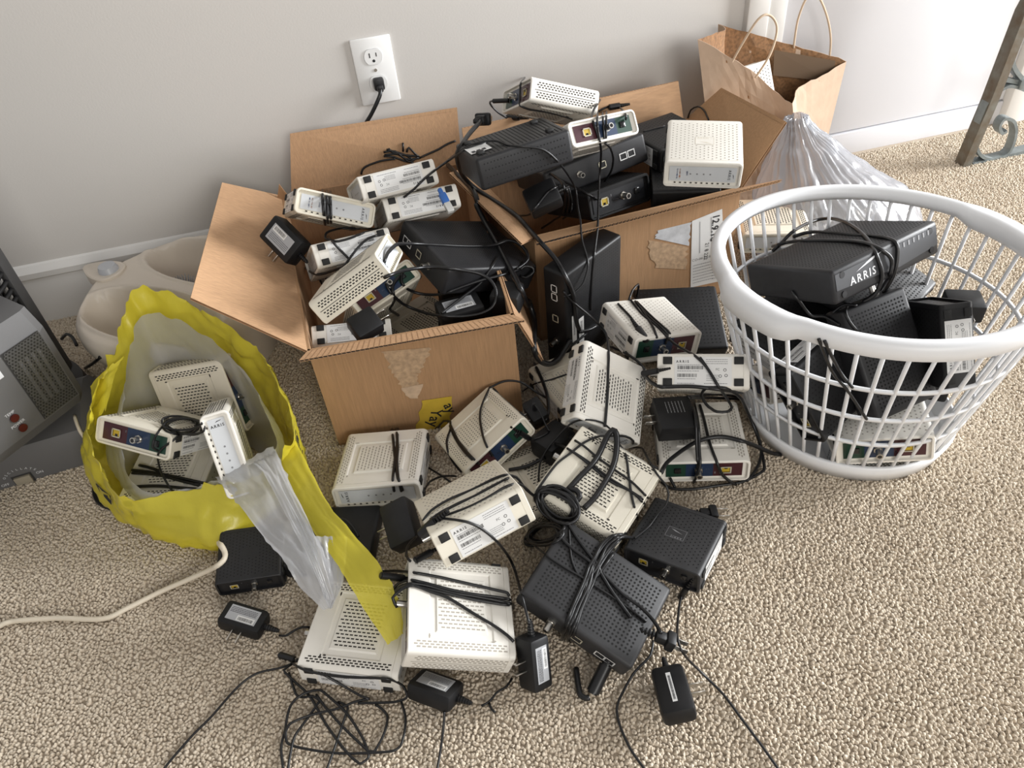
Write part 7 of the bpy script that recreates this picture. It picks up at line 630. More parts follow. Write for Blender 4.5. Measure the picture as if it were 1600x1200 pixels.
{"kind":"cord","p":[[[-0.4356,-0.5814,0.1095],[-0.4209,-0.6033,0.115],[-0.4142,-0.6186,0.1166],[-0.4147,-0.6309,0.1201],[-0.4205,-0.641,0.1282],[-0.4292,-0.6486,0.1405],[-0.4397,-0.6482,0.1505],[-0.4519,-0.6333,0.1503],[-0.4588,-0.6183,0.1488],[-0.4593,-0.6046,0.1444],[-0.454,-0.5937,0.1362],[-0.445,-0.586,0.1242],[-0.4356,-0.5814,0.1095]],[[-0.4281,-0.5887,0.1089],[-0.4218,-0.6098,0.1192],[-0.4219,-0.6279,0.1289],[-0.427,-0.6415,0.1381],[-0.4337,-0.6522,0.1486],[-0.4416,-0.6543,0.1551],[-0.4501,-0.6435,0.1529],[-0.4538,-0.6312,0.1498],[-0.4522,-0.6188,0.1451],[-0.4463,-0.6076,0.1383],[-0.4385,-0.5988,0.1296],[-0.4315,-0.5926,0.1195],[-0.4281,-0.5887,0.1089]],[[-0.4633,-0.6123,0.1413],[-0.4571,-0.6063,0.1401],[-0.4463,-0.602,0.1367],[-0.4336,-0.6007,0.132],[-0.4225,-0.6031,0.1277],[-0.4158,-0.6089,0.1252],[-0.4151,-0.6174,0.1259],[-0.4202,-0.6271,0.1305],[-0.4291,-0.6365,0.1385],[-0.4396,-0.6428,0.1474],[-0.4506,-0.6396,0.1509],[-0.46,-0.6265,0.1469],[-0.4633,-0.6123,0.1413]],[[-0.4518,-0.5704,0.111],[-0.4366,-0.5824,0.1154],[-0.4257,-0.5969,0.1188],[-0.4207,-0.613,0.1231],[-0.4217,-0.6294,0.1296],[-0.4272,-0.6447,0.1391],[-0.4345,-0.6576,0.1513],[-0.4428,-0.6619,0.1604],[-0.4531,-0.6495,0.158],[-0.4602,-0.6293,0.15],[-0.4615,-0.6086,0.14],[-0.4579,-0.5885,0.1271],[-0.4518,-0.5704,0.111]],[[-0.3851,-0.6911,0.19],[-0.3937,-0.681,0.1769],[-0.4078,-0.6713,0.1671],[-0.4245,-0.6619,0.161],[-0.4401,-0.6529,0.1584],[-0.4512,-0.6448,0.1582],[-0.455,-0.6385,0.1594],[-0.4508,-0.6352,0.1612],[-0.4395,-0.6362,0.1636],[-0.4236,-0.6427,0.1669],[-0.4069,-0.6548,0.1721],[-0.3932,-0.6716,0.1797],[-0.3851,-0.6911,0.19]],[[-0.4378,-0.6525,0.1521],[-0.4517,-0.6411,0.1542],[-0.4593,-0.6299,0.1563],[-0.4586,-0.6213,0.1572],[-0.4499,-0.6177,0.1567],[-0.435,-0.6208,0.1555],[-0.4246,-0.6302,0.1593],[-0.4129,-0.6447,0.1664],[-0.3962,-0.6651,0.172],[-0.3849,-0.6884,0.1806],[-0.3854,-0.6976,0.1809],[-0.3982,-0.6884,0.1705],[-0.4154,-0.6773,0.1645],[-0.4273,-0.6649,0.1585],[-0.4378,-0.6525,0.1521]],[[-0.4545,-0.5764,0.1159],[-0.44,-0.5833,0.1188],[-0.4272,-0.593,0.1197],[-0.4187,-0.6051,0.1203],[-0.4159,-0.6186,0.1224],[-0.4186,-0.6322,0.1274],[-0.4251,-0.6446,0.136],[-0.4326,-0.6549,0.1477],[-0.4406,-0.6569,0.1563],[-0.4508,-0.6408,0.1516],[-0.457,-0.6195,0.1428],[-0.4579,-0.5974,0.131],[-0.4545,-0.5764,0.1159]],[[-0.465,-0.5839,0.1254],[-0.462,-0.608,0.1395],[-0.4607,-0.6337,0.1525],[-0.4594,-0.6595,0.1655],[-0.4654,-0.6619,0.16],[-0.4732,-0.67,0.1489],[-0.4681,-0.6709,0.14]],[[-0.4302,-0.6473,0.1429],[-0.4328,-0.6614,0.1512],[-0.4402,-0.671,0.1538],[-0.4504,-0.6706,0.1479],[-0.4618,-0.6709,0.1418],[-0.4704,-0.6718,0.1337],[-0.4763,-0.668,0.1199],[-0.4802,-0.6662,0.1053],[-0.4823,-0.6662,0.0922],[-0.4825,-0.6683,0.0809],[-0.4808,-0.6724,0.0714],[-0.4786,-0.677,0.065],[-0.4743,-0.684,0.0574]]],"r":0.0017,"label":"tied bundle of thin cord on the modem in the yellow bag","group":"cords in the basket and bags","m":"k","sub":2},
{"kind":"cord","p":[[[-0.5722,-0.5382,0.0039],[-0.5339,-0.6034,0.0573],[-0.5202,-0.6123,0.0577],[-0.5076,-0.622,0.0579],[-0.4983,-0.6295,0.0578]],[[-0.5456,-0.6099,0.0573],[-0.5383,-0.6146,0.0587],[-0.5287,-0.6195,0.0589],[-0.518,-0.6245,0.0585],[-0.5072,-0.6299,0.058],[-0.4981,-0.6354,0.0584],[-0.4885,-0.6412,0.0584],[-0.4788,-0.6472,0.0584],[-0.4691,-0.6533,0.0586],[-0.4597,-0.6594,0.059],[-0.4483,-0.6661,0.0583],[-0.4366,-0.6729,0.0575],[-0.4275,-0.676,0.0539],[-0.4273,-0.6616,0.0349]],[[-0.5449,-0.6166,0.0573],[-0.5365,-0.6215,0.0589],[-0.5254,-0.6263,0.0592],[-0.5133,-0.6315,0.059],[-0.5018,-0.6372,0.0588],[-0.4912,-0.6435,0.0587],[-0.4807,-0.6504,0.0583],[-0.4703,-0.6575,0.058],[-0.4598,-0.6647,0.0579],[-0.4486,-0.6719,0.0575],[-0.4368,-0.6794,0.0569],[-0.4307,-0.6745,0.045],[-0.4284,-0.6658,0.0312]],[[-0.5506,-0.6463,0.0574],[-0.544,-0.6487,0.0582],[-0.5352,-0.6509,0.0583],[-0.5252,-0.653,0.0579],[-0.5148,-0.6555,0.0575],[-0.5051,-0.6584,0.0573],[-0.4958,-0.6619,0.0573],[-0.4865,-0.6658,0.0572],[-0.4772,-0.67,0.0572],[-0.468,-0.6745,0.0574],[-0.4589,-0.679,0.058],[-0.4475,-0.6837,0.0578],[-0.4359,-0.6885,0.0575],[-0.4312,-0.6783,0.0428],[-0.429,-0.668,0.0292]]],"r":0.0026,"label":"black cords across the lower modem inside the yellow bag","group":"cords in the basket and bags","m":"k","sub":2},
{"kind":"cord","p":[[[-0.7554,-0.8191,0.0045],[-0.7483,-0.8176,0.0051],[-0.7388,-0.8149,0.0053],[-0.7301,-0.8128,0.0056],[-0.7231,-0.8115,0.0069],[-0.7129,-0.8108,0.0057],[-0.7068,-0.8121,0.0061],[-0.6997,-0.8135,0.0062],[-0.6919,-0.8151,0.006],[-0.6835,-0.8167,0.0057],[-0.6748,-0.8186,0.0054],[-0.6659,-0.8206,0.0051],[-0.6571,-0.8227,0.005],[-0.6485,-0.8251,0.0051],[-0.6401,-0.8278,0.0052],[-0.6315,-0.8307,0.0051],[-0.6227,-0.8339,0.0049],[-0.614,-0.8371,0.0047],[-0.6055,-0.8402,0.0048],[-0.5974,-0.8429,0.0048],[-0.5899,-0.8451,0.0048],[-0.5832,-0.8465,0.0049],[-0.5745,-0.8469,0.0048],[-0.5676,-0.8459,0.0048],[-0.5615,-0.8439,0.0049],[-0.5553,-0.8416,0.0051],[-0.5483,-0.8392,0.0051],[-0.5415,-0.8372,0.005],[-0.5344,-0.8349,0.0049],[-0.5269,-0.8324,0.005],[-0.5193,-0.83,0.005],[-0.5116,-0.8277,0.0051],[-0.504,-0.8256,0.0053],[-0.4963,-0.8237,0.0054],[-0.4884,-0.8221,0.0058],[-0.4803,-0.8209,0.0064],[-0.472,-0.8202,0.0076],[-0.4637,-0.8202,0.0097],[-0.4554,-0.821,0.0129],[-0.4454,-0.8225,0.0171],[-0.4351,-0.825,0.0226],[-0.4248,-0.8287,0.0294],[-0.4151,-0.8332,0.0374],[-0.4065,-0.8382,0.0464],[-0.398,-0.8326,0.0478],[-0.3953,-0.8247,0.0481],[-0.3972,-0.815,0.0489],[-0.4017,-0.8048,0.0495],[-0.4267,-0.7482,0.0048]]],"r":0.0042,"label":"almond flat extension cord lying across the carpet at the left","group":"pale cords on the carpet","m":"a","sub":2},
{"kind":"cord","p":[[[-0.649,-0.4653,0.079],[-0.6446,-0.4802,0.076],[-0.6393,-0.4963,0.0711],[-0.6371,-0.5011,0.0615],[-0.6336,-0.5049,0.0524],[-0.6307,-0.5032,0.0383],[-0.6285,-0.5002,0.0264]]],"r":0.003,"label":"pale cord running from the heater base behind the yellow bag","group":"pale cords on the carpet","m":"a","sub":2},
{"kind":"cord","p":[[[-0.6309,-0.5529,0.004],[-0.6312,-0.5656,0.0061],[-0.6313,-0.58,0.0064],[-0.6285,-0.5939,0.0056],[-0.6232,-0.607,0.0045],[-0.6148,-0.6178,0.0043],[-0.6043,-0.6272,0.0044],[-0.5911,-0.6357,0.0042],[-0.5803,-0.6419,0.0042]]],"r":0.0036,"label":"black cord curving out from under the left of the yellow bag","group":"cords on the carpet pile","m":"k","sub":2},
{"kind":"cord","p":[[[-0.766,-0.1017,0.0034],[-0.7499,-0.1046,0.0149],[-0.7371,-0.1177,0.0127],[-0.7291,-0.1378,0.0034]],[[-0.6997,-0.2236,0.0035],[-0.6428,-0.3126,0.0718],[-0.587,-0.4006,0.1424]]],"r":0.0034,"label":"black cords on the carpet between heater and foot spa","group":"cords on the carpet pile","m":"k","sub":2},
{"kind":"cord","p":[[[-0.2807,-0.7091,0.0043],[-0.2671,-0.7289,0.0142],[-0.2615,-0.7507,0.0239],[-0.2574,-0.7741,0.0327],[-0.2555,-0.7934,0.0339],[-0.2545,-0.8086,0.0348]]],"r":0.0026,"label":"cord on the carpet behind the flat plain router and yellow strip","group":"cords on the carpet pile","m":"k","sub":2},
{"kind":"barrel","name":"ferrite_core","label":"ribbed black cord filter on the modem with the maroon panel","cat":"cord filter","group":"cord ends","r":0.0062,"a":[0.3082,-0.6486,0.1445],"b":[0.3132,-0.6787,0.1374]},
{"kind":"barrel","name":"ferrite_core","label":"black cord filter beside the cream labelled modem in the pile","cat":"cord filter","group":"cord ends","r":0.0075,"a":[-0.0863,-0.9507,0.1625],"b":[-0.1115,-0.9517,0.143]},
{"kind":"barrel","name":"barrel_plug","label":"black barrel plug in front of the cream labelled modem","cat":"plug","group":"cord ends","r":0.0048,"a":[-0.1033,-0.9496,0.0995],"b":[-0.1268,-0.9635,0.1087]},
{"kind":"barrel","name":"barrel_plug","label":"black barrel plug lying on the scuffed modem beside the yellow strip","cat":"plug","group":"cord ends","r":0.005,"a":[-0.1456,-0.9715,0.0871],"b":[-0.1741,-0.9716,0.108]},
{"kind":"barrel","name":"ferrite_core","label":"black cord filter above the maroon, blue and green ports","cat":"cord filter","group":"cord ends","r":0.0062,"a":[0.4679,-0.1367,0.2972],"b":[0.4429,-0.137,0.2979]},
{"kind":"barrel","name":"ferrite_core","label":"black cord filter under the topmost white modem","cat":"cord filter","group":"cord ends","r":0.0062,"a":[0.2568,-0.1315,0.3088],"b":[0.2352,-0.1111,0.306]},
{"kind":"barrel","name":"barrel_plug","label":"black barrel plug at the left of the nearest modem","cat":"plug","group":"cord ends","r":0.0046,"a":[-0.3147,-0.9915,-0.0003],"b":[-0.3359,-0.9772,-0.0004]},
{"kind":"barrel","name":"barrel_plug","label":"black barrel plug in the jack of the small black modem","cat":"plug","group":"cord ends","r":0.0045,"a":[0.2223,-1.0576,0.0201],"b":[0.2128,-1.0591,-0.0003]},
{"kind":"barrel","name":"barrel_plug","label":"black barrel plug in the labelled modem beside the basket","cat":"plug","group":"cord ends","r":0.0046,"a":[0.2952,-0.7679,0.1529],"b":[0.2753,-0.7511,0.1381]},
{"kind":"barrel","name":"mains_connector","label":"ribbed black mains connector at the front of the large router","cat":"plug","group":"cord ends","r":0.0085,"a":[0.0806,-1.1295,0.0205],"b":[0.0524,-1.1536,0.0034]},
{"kind":"barrel","name":"barrel_plug","label":"black barrel plug in the tilted white modem with the blue panel","cat":"plug","group":"cord ends","r":0.0045,"a":[0.0691,-0.7648,0.0889],"b":[0.0842,-0.7658,0.0701]},
{"kind":"barrel","name":"barrel_plug","label":"black barrel plug at the left of the topmost white modem","cat":"plug","group":"cord ends","r":0.0042,"a":[0.2162,-0.2261,0.3866],"b":[0.1904,-0.2058,0.3824]}]''')

# ------------------------------------------------------------------ the room
def struct(name, me): o = link(name, me); o['kind'] = 'structure'; return o
def sbox(name, lo, hi, m, bev=0.0, parent=None):
    bm = bmesh.new(); c = [(a + b) / 2 for a, b in zip(lo, hi)]; s = [b - a for a, b in zip(lo, hi)]; box_bm(bm, c, s, bev, 2)
    me = finish(bm, name, m)
    if parent: return link(name, me, parent)
    return struct(name, me)
CARPETB = mat('carpet_backing', (.42, .35, .27), .95)
FLOOR = sbox('floor', (-2.2, -3.2, -.03), (3.0, .10, -.0035), CARPETB)
# carpet pile: instanced yarn tufts on a jittered grid
def carpet():
    rs = np.random.RandomState(3); st = .0043
    xs = np.arange(-1.02, 1.95, st); ys = np.arange(-1.52, -.012, st)
    X, Y = np.meshgrid(xs, ys); X = X.ravel(); Y = Y.ravel()
    X = X + rs.uniform(-.5, .5, X.size) * st * .95; Y = Y + rs.uniform(-.5, .5, Y.size) * st * .95
    C = CAM['C']; d = np.c_[X - C[0], Y - C[1], 0 * X - C[2]] @ np.array(CAM['R']).T
    keep = (np.abs(d[:, 0]) < .74 * d[:, 2]) & (np.abs(d[:, 1]) < .58 * d[:, 2])
    X = X[keep]; Y = Y[keep]
    Zv = -.0032 + rs.uniform(-.0008, .0006, X.size)
    me = bpy.data.meshes.new('carpet_points'); me.vertices.add(X.size); me.vertices.foreach_set('co', np.c_[X, Y, Zv].astype(np.float32).ravel())
    m = bpy.data.materials.new('carpet_yarn'); m.use_nodes = True; nt = m.node_tree; b = nt.nodes['Principled BSDF']; b.inputs['Roughness'].default_value = .95
    b.inputs['Specular IOR Level'].default_value = .15; b.inputs['Sheen Weight'].default_value = .25
    g = nt.nodes.new('ShaderNodeNewGeometry'); n = nt.nodes.new('ShaderNodeTexNoise'); n.inputs['Scale'].default_value = 230; n.inputs['Detail'].default_value = 2
    n2 = nt.nodes.new('ShaderNodeTexNoise'); n2.inputs['Scale'].default_value = 9; n2.inputs['Detail'].default_value = 3
    nt.links.new(g.outputs['Position'], n.inputs['Vector']); nt.links.new(g.outputs['Position'], n2.inputs['Vector'])
    ad = nt.nodes.new('ShaderNodeMath'); ad.operation = 'MULTIPLY_ADD'; ad.inputs[1].default_value = .25; nt.links.new(n2.outputs['Fac'], ad.inputs[0]); nt.links.new(n.outputs['Fac'], ad.inputs[2])
    cr = nt.nodes.new('ShaderNodeValToRGB'); cr.color_ramp.elements[0].position = .46; cr.color_ramp.elements[0].color = (.47, .39, .295, 1)
    cr.color_ramp.elements[1].position = .78; cr.color_ramp.elements[1].color = (.67, .59, .478, 1)
    nt.links.new(ad.outputs[0], cr.inputs[0]); nt.links.new(cr.outputs[0], b.inputs['Base Color'])
    ng = bpy.data.node_groups.new('carpet_tufts', 'GeometryNodeTree')
    ng.interface.new_socket('Geometry', in_out='INPUT', socket_type='NodeSocketGeometry'); ng.interface.new_socket('Geometry', in_out='OUTPUT', socket_type='NodeSocketGeometry')
    N = ng.nodes.new; L = ng.links.new
    gi = N('NodeGroupInput'); go = N('NodeGroupOutput'); ico = N('GeometryNodeMeshIcoSphere'); ico.inputs['Radius'].default_value = .0031; ico.inputs['Subdivisions'].default_value = 2
    ss = N('GeometryNodeSetShadeSmooth'); sm = N('GeometryNodeSetMaterial'); sm.inputs['Material'].default_value = m
    ip = N('GeometryNodeInstanceOnPoints'); rr = N('FunctionNodeRandomValue'); rr.data_type = 'FLOAT_VECTOR'; rr.inputs[0].default_value = (-.5, -.5, 0); rr.inputs[1].default_value = (.5, .5, 6.28)
    rs_ = N('FunctionNodeRandomValue'); rs_.data_type = 'FLOAT_VECTOR'; rs_.inputs[0].default_value = (.55, .75, .9); rs_.inputs[1].default_value = (.95, 1.15, 1.7); rs_.inputs['Seed'].default_value = 5
    sp = N('GeometryNodeSetPosition'); nz = N('ShaderNodeTexNoise'); nz.inputs['Scale'].default_value = 520
    vs = N('ShaderNodeVectorMath'); vs.operation = 'SUBTRACT'; vs.inputs[1].default_value = (.5, .5, .5)
    vm = N('ShaderNodeVectorMath'); vm.operation = 'SCALE'; vm.inputs[3].default_value = .0020
    L(nz.outputs['Color'], vs.inputs[0]); L(vs.outputs[0], vm.inputs[0]); L(vm.outputs[0], sp.inputs['Offset'])
    L(ico.outputs[0], sp.inputs[0]); L(sp.outputs[0], ss.inputs[0]); L(ss.outputs[0], sm.inputs[0])
    L(gi.outputs[0], ip.inputs['Points']); L(sm.outputs[0], ip.inputs['Instance']); L(rr.outputs[0], ip.inputs['Rotation']); L(rs_.outputs[0], ip.inputs['Scale']); L(ip.outputs[0], go.inputs[0])
    o = link('carpet_pile', me, FLOOR); o['kind'] = 'stuff'; md = o.modifiers.new('tufts', 'NODES'); md.node_group = ng
carpet()
sbox('wall_back', (-2.2, 0, -.03), (.80, .10, 2.6), WALLM)
sbox('wall_right', (1.66, 0.005, -.03), (3.0, .10, 2.6), WALLM)
def baseboard(name, x0, x1):
    bm = bmesh.new(); prof = [(0, -.03), (-.014, -.03), (-.014, .088), (-.0125, .094), (-.0125, .104), (-.017, .108), (-.017, .120), (-.010, .126), (-.006, .132), (0, .1345)]
    va = [bm.verts.new((x0, y, z)) for y, z in prof]; vb = [bm.verts.new((x1, y, z)) for y, z in prof]; n = len(prof)
    for i in range(n): bm.faces.new((va[i], va[(i + 1) % n], vb[(i + 1) % n], vb[i]))
    bm.faces.new(va[::-1]); bm.faces.new(vb); struct(name, finish(bm, name, TRIMM, 25))
baseboard('baseboard_back', -2.2, .80); baseboard('baseboard_right', 1.66, 3.0)
sbox('trim_1', (.80, -.018, -.03), (.852, .05, 2.2), TRIMM, .004); sbox('trim_2', (.852, -.011, -.03), (.897, .05, 2.2), TRIMM, .003)
sbox('trim_3', (1.575, -.018, -.03), (1.66, .05, 2.2), TRIMM, .004)
dr = sbox('door_1', (.897, .006, .058), (1.575, .045, 2.2), DOORM, .003)
sbox('bottom_rail', (.897, .001, -.004), (1.575, .045, .055), DOORM, .002, dr)
sbox('door_1_backing', (.88, .05, -.03), (1.7, .1, 2.3), TRIMM)
bpy.data.objects['door_1_backing'].name = 'wall_closet'

# wall outlet with a plugged-in cord
OZ = .4018
e = empty('wall_outlet', Matrix.Translation((0, 0, OZ)), 'white duplex wall outlet with a black plug in its lower socket', 'outlet')
bm = bmesh.new(); box_bm(bm, (0, -.0025, 0), (.0795, .005, .1295), .0028, 2); link('cover_plate', finish(bm, 'plate', OUTLETM, 25), e)
for q in (.0285, -.0235):
    bm = bmesh.new(); bmesh.ops.create_cone(bm, cap_ends=True, segments=28, radius1=.0175, radius2=.0175, depth=.003, matrix=Matrix.Translation((0, -.0058, q)) @ Matrix.Rotation(math.pi / 2, 4, 'X'))
    for v in bm.verts: v.co.z = q + max(-.0145, min(.0145, v.co.z - q))
    s_ = link('socket', finish(bm, 'socket', OUTLETM), e)
    rg = bmesh.new(); bmesh.ops.create_cone(rg, cap_ends=False, segments=28, radius1=.0181, radius2=.0181, depth=.0006, matrix=Matrix.Translation((0, -.0053, q)) @ Matrix.Rotation(math.pi / 2, 4, 'X'))
    for v in rg.verts: v.co.z = q + max(-.0151, min(.0151, v.co.z - q))
    link('socket_rim', finish(rg, 'socket_rim', INKG), s_)
    p = Print((0, -.0075, q), (1, 0, 0), (0, 0, 1)); p.rect(-.0078, -.001, -.0056, .008, INK); p.rect(.0056, 0, .0074, .0075, INK)
    p.poly([(.003 * math.cos(a), -.0075 + .003 * math.sin(a)) for a in np.linspace(0, 6.283, 10)[:-1]], INK)
    link('slots', p.me('slots'), s_)
o = link('screw', _cylme((0, -.0065, .0025), (0, -.0045, .0025), .0032, METAL), e)
pl = empty('wall_plug', Matrix.Translation((.0005, -.008, OZ - .0235)), 'black plug in the lower socket with its cord dropping behind the box', 'plug')
bm = bmesh.new(); box_bm(bm, (0, -.008, .002), (.021, .016, .024), .004, 2); box_bm(bm, (0, -.020, -.003), (.013, .012, .014), .004, 2); link('plug_body', finish(bm, 'plug_body', BLACK2), pl)
P = [(0, -.024, -.004), (-.004, -.031, -.012), (-.014, -.034, -.026), (-.028, -.033, -.045), (-.045, -.030, -.066), (-.075, -.022, -.11), (-.14, -.018, -.21), (-.20, -.02, -.27), (-.26, -.022, -.30), (-.32, -.05, -.35), (-.36, -.05, -.368)]
link('cord', tube_me('cord', P, .0042, CORDM, 5, 8), pl)

# ------------------------------------------------------------------ cardboard boxes
def slab_me(P, th, m, n=None):
    """P: four corners; thickness grows along -normal"""
    P = [Vector(p) for p in P]; nn = (P[1] - P[0]).cross(P[3] - P[0]).normalized() if n is None else Vector(n).normalized()
    v = [p for p in P] + [p - nn * th for p in P]
    f = [(0, 1, 2, 3), (7, 6, 5, 4)] + [(i, i + 4, (i + 1) % 4 + 4, (i + 1) % 4) for i in range(4)]
    return pydata('panel', v, f, m)
def corrugated_me(P, th, m, period=.0072):
    """board whose first edge P0-P1 is a cut edge that shows the fluting"""
    P = [np.array(p, float) for p in P]; n = np.cross(P[1] - P[0], P[3] - P[0]); n /= np.linalg.norm(n); v = []; f = []; mi = []
    def slab(a, b):
        s = len(v)
        for k in (a, b):
            for p in P: v.append(p - n * k)
        f.extend([(s, s + 1, s + 2, s + 3), (s + 7, s + 6, s + 5, s + 4)] + [(s + i, s + i + 4, s + (i + 1) % 4 + 4, s + (i + 1) % 4) for i in range(4)]); mi.extend([0] * 6)
    l = .0006; slab(0, l); slab(th - l, th)
    L = np.linalg.norm(P[1] - P[0]); k = int(L / period * 6); s = len(v)
    for i in range(k + 1):
        t = i / k; h = th / 2 + (th / 2 - l) * math.sin(2 * math.pi * t * L / period)
        v.append(P[0] + (P[1] - P[0]) * t - n * h); v.append(P[3] + (P[2] - P[3]) * t - n * h)
    for i in range(k): f.append((s + 2 * i, s + 2 * i + 1, s + 2 * i + 3, s + 2 * i + 2)); mi.append(0)
    s = len(v); b = .05
    q0 = P[0] + (P[3] - P[0]) * b; q1 = P[1] + (P[2] - P[1]) * b
    v.extend([q0, q1, q1 - n * th, q0 - n * th]); f.append((s, s + 1, s + 2, s + 3)); mi.append(1)  # added dark sheet across the flutes stands in for the shade inside
    return pydata('corrugated_panel', v, f, [m, HOLE], False, mi)
def carton(label, G, group):
    """G: top corners FL, FR, BR, BL with height h"""
    h = G['h']; FL, FR, BR, BL = [Vector(p) for p in G['c']]; cen = (FL + FR + BR + BL) / 4
    e = empty('cardboard_box', Matrix.Translation((cen.x, cen.y, 0)), label, 'box', group); inv = Vector((cen.x, cen.y, 0))
    loc = lambda p: tuple(Vector(p) - inv)
    up = Vector((0, 0, h)); th = .004
    for a, b in ((FL, FR), (FR, BR), (BR, BL), (BL, FL)):
        n = (b - a).cross(Vector((0, 0, 1))).normalized()
        if G.get('open'): pass
        me = slab_me([loc(a), loc(b), loc(b + up), loc(a + up)], th, [CARD, CARDI]); me.polygons[1].material_index = 1
        link('wall_panel', me, e)
    link('base_panel', slab_me([loc(FL + Vector((0, 0, .004))), loc(FR + Vector((0, 0, .004))), loc(BR + Vector((0, 0, .004))), loc(BL + Vector((0, 0, .004)))], th * .9, CARDI), e)
    return e, loc
g = GEO['box1']; e, loc = carton('open brown cardboard box in front with torn tape on its front and yellow tape', g, 'cardboard boxes'); BOX1 = e
link('left_flap', corrugated_me([loc(p) for p in g['left']], .004, CARDX), e)
link('back_flap', corrugated_me([loc(p) for p in g['back']], .004, CARDI), e)
link('front_flap', corrugated_me([loc(p) for p in g['front']], .005, CARDI), e)
def flute_lines(Pq, n, parent, wd=.0011):
    Q = [np.array(q, float) for q in Pq]; nn = np.cross(Q[1] - Q[0], Q[3] - Q[0]); nn /= np.linalg.norm(nn); v = []; f = []; r_ = (Q[1] - Q[0]) / np.linalg.norm(Q[1] - Q[0])
    for i in range(1, n):
        t = i / n; a_ = Q[0] + (Q[1] - Q[0]) * t + nn * .0003; b_ = Q[3] + (Q[2] - Q[3]) * t + nn * .0003; k = len(v); v += [a_ - r_ * wd / 2, a_ + r_ * wd / 2, b_ + r_ * wd / 2, b_ - r_ * wd / 2]; f.append((k, k + 1, k + 2, k + 3))
    tagp(link('flute_lines', pydata('flute_lines', v, f, mat('flute_shadow', (.30, .175, .09), .9)), parent), kind='stuff')
flute_lines([loc(p) for p in g['front']], 40, e)
link('corner_tab', slab_me([loc(p) for p in g['tab']], .003, CARD), e)
link('right_flap', corrugated_me([loc(p) for p in g['right']], .004, CARDI), e)
def on_panel(a, b, h):
    """plane frame of a front wall: origin at its lower left, slightly in front"""
    a = Vector(a); b = Vector(b); r = (b - a).normalized(); n = r.cross(Vector((0, 0, 1))).normalized(); return a + n * .0006, r, n
def ragged(p, poly, m, k=5, amp=.002, seed=2, lift=0.0):
    r = random.Random(seed); out = []
    for i in range(len(poly)):
        a = poly[i]; b = poly[(i + 1) % len(poly)]
        for t in range(k): out.append((a[0] + (b[0] - a[0]) * t / k + r.uniform(-amp, amp), a[1] + (b[1] - a[1]) * t / k + r.uniform(-amp, amp)))
    p.poly(out, m, lift)
def strips(p, L, R, m, n=14, amp=.002, seed=1, lift=0.0):
    """ragged patch between two side lines (convex-safe strip of quads)"""
    r = random.Random(seed); A = []; B = []
    for i in range(n + 1):
        t = i / n
        A.append((L[0][0] + (L[1][0] - L[0][0]) * t + r.uniform(-amp, amp), L[0][1] + (L[1][1] - L[0][1]) * t)); B.append((R[0][0] + (R[1][0] - R[0][0]) * t + r.uniform(-amp, amp), R[0][1] + (R[1][1] - R[0][1]) * t))
    for i in range(n): p.poly([A[i], B[i], B[i + 1], A[i + 1]], m, lift)
o_, r_, n_ = on_panel(loc(g['c'][0]), loc(g['c'][1]), g['h'])
p = Print(o_, r_, (0, 0, 1)); U = g['uv']
def uvq(k): return [tuple(q) for q in U[k]]
a = uvq('glue'); strips(p, (a[0], a[3]), (a[1], a[2]), GLUE, 12, .004, 3)
a = uvq('tail'); strips(p, (a[0], a[3]), (a[1], a[2]), GLUE, 10, .003, 5)
link('glue_residue', p.me('glue_residue'), e)
p = Print(o_ + Vector(n_) * .0006, r_, (0, 0, 1)); a = uvq('torn'); strips(p, (a[0], a[3]), (a[1], a[2]), TORN, 6, .002, 6); link('torn_paper', p.me('torn_paper'), e)
p = Print(o_ + Vector(n_) * .0008, r_, (0, 0, 1)); a = uvq('ytape'); strips(p, (a[0], a[3]), (a[1], a[2]), YTAPE, 8, .003, 9)
yt = link('yellow_tape', p.me('yellow_tape'), e)
p = Print(o_ + Vector(n_) * .0012, r_, (0, 0, 1)); cx, cy = U['ytext']
p.text('ay', cx + .012, cy + .012, .026, INK, rot=-1.35, bold=.0004); p.text('Yay', cx - .008, cy + .008, .028, INK, rot=-1.9, bold=.0003); p.text('L', cx - .006, cy - .034, .02, INK, rot=-2.2)
link('handwriting', p.me('handwriting'), yt)

g = GEO['box2']; e, loc = carton('open brown cardboard box at the wall with a torn white shipping label', g, 'cardboard boxes'); BOX2 = e
link('right_flap', corrugated_me([loc(p) for p in g['right']], .004, CARD), e)
link('back_flap', corrugated_me([loc(p) for p in g['back']], .004, CARDX), e)
link('front_flap', corrugated_me([loc(p) for p in g['front']], .005, CARD), e)
link('left_flap', corrugated_me([loc(p) for p in g['left']], .004, CARDI), e)
o_, r_, n_ = on_panel(loc(g['c'][0]), loc(g['c'][1]), g['h']); U = g['uv']
p = Print(o_, r_, (0, 0, 1)); a = uvq('tape'); strips(p, (a[0], a[3]), (a[1], a[2]), TAPEM, 8, .003, 3); link('torn_tape', p.me('torn_tape'), e)
p = Print(o_, r_, (0, 0, 1)); a = uvq('scar'); strips(p, (a[0], a[3]), (a[1], a[2]), GLUE, 9, .006, 7); link('torn_scar', p.me('torn_scar'), e)
p = Print(o_ + Vector(n_) * .0004, r_, (0, 0, 1)); a = uvq('label'); p.poly(a, LABEL); sl = link('shipping_label', p.me('shipping_label'), e)
p = Print(o_ + Vector(n_) * .0008, r_, (0, 0, 1))
def lab(u, v):  # position in the label quad
    return tuple((1 - u) * (1 - v) * a[0][k] + u * (1 - v) * a[1][k] + u * v * a[2][k] + (1 - u) * v * a[3][k] for k in (0, 1))
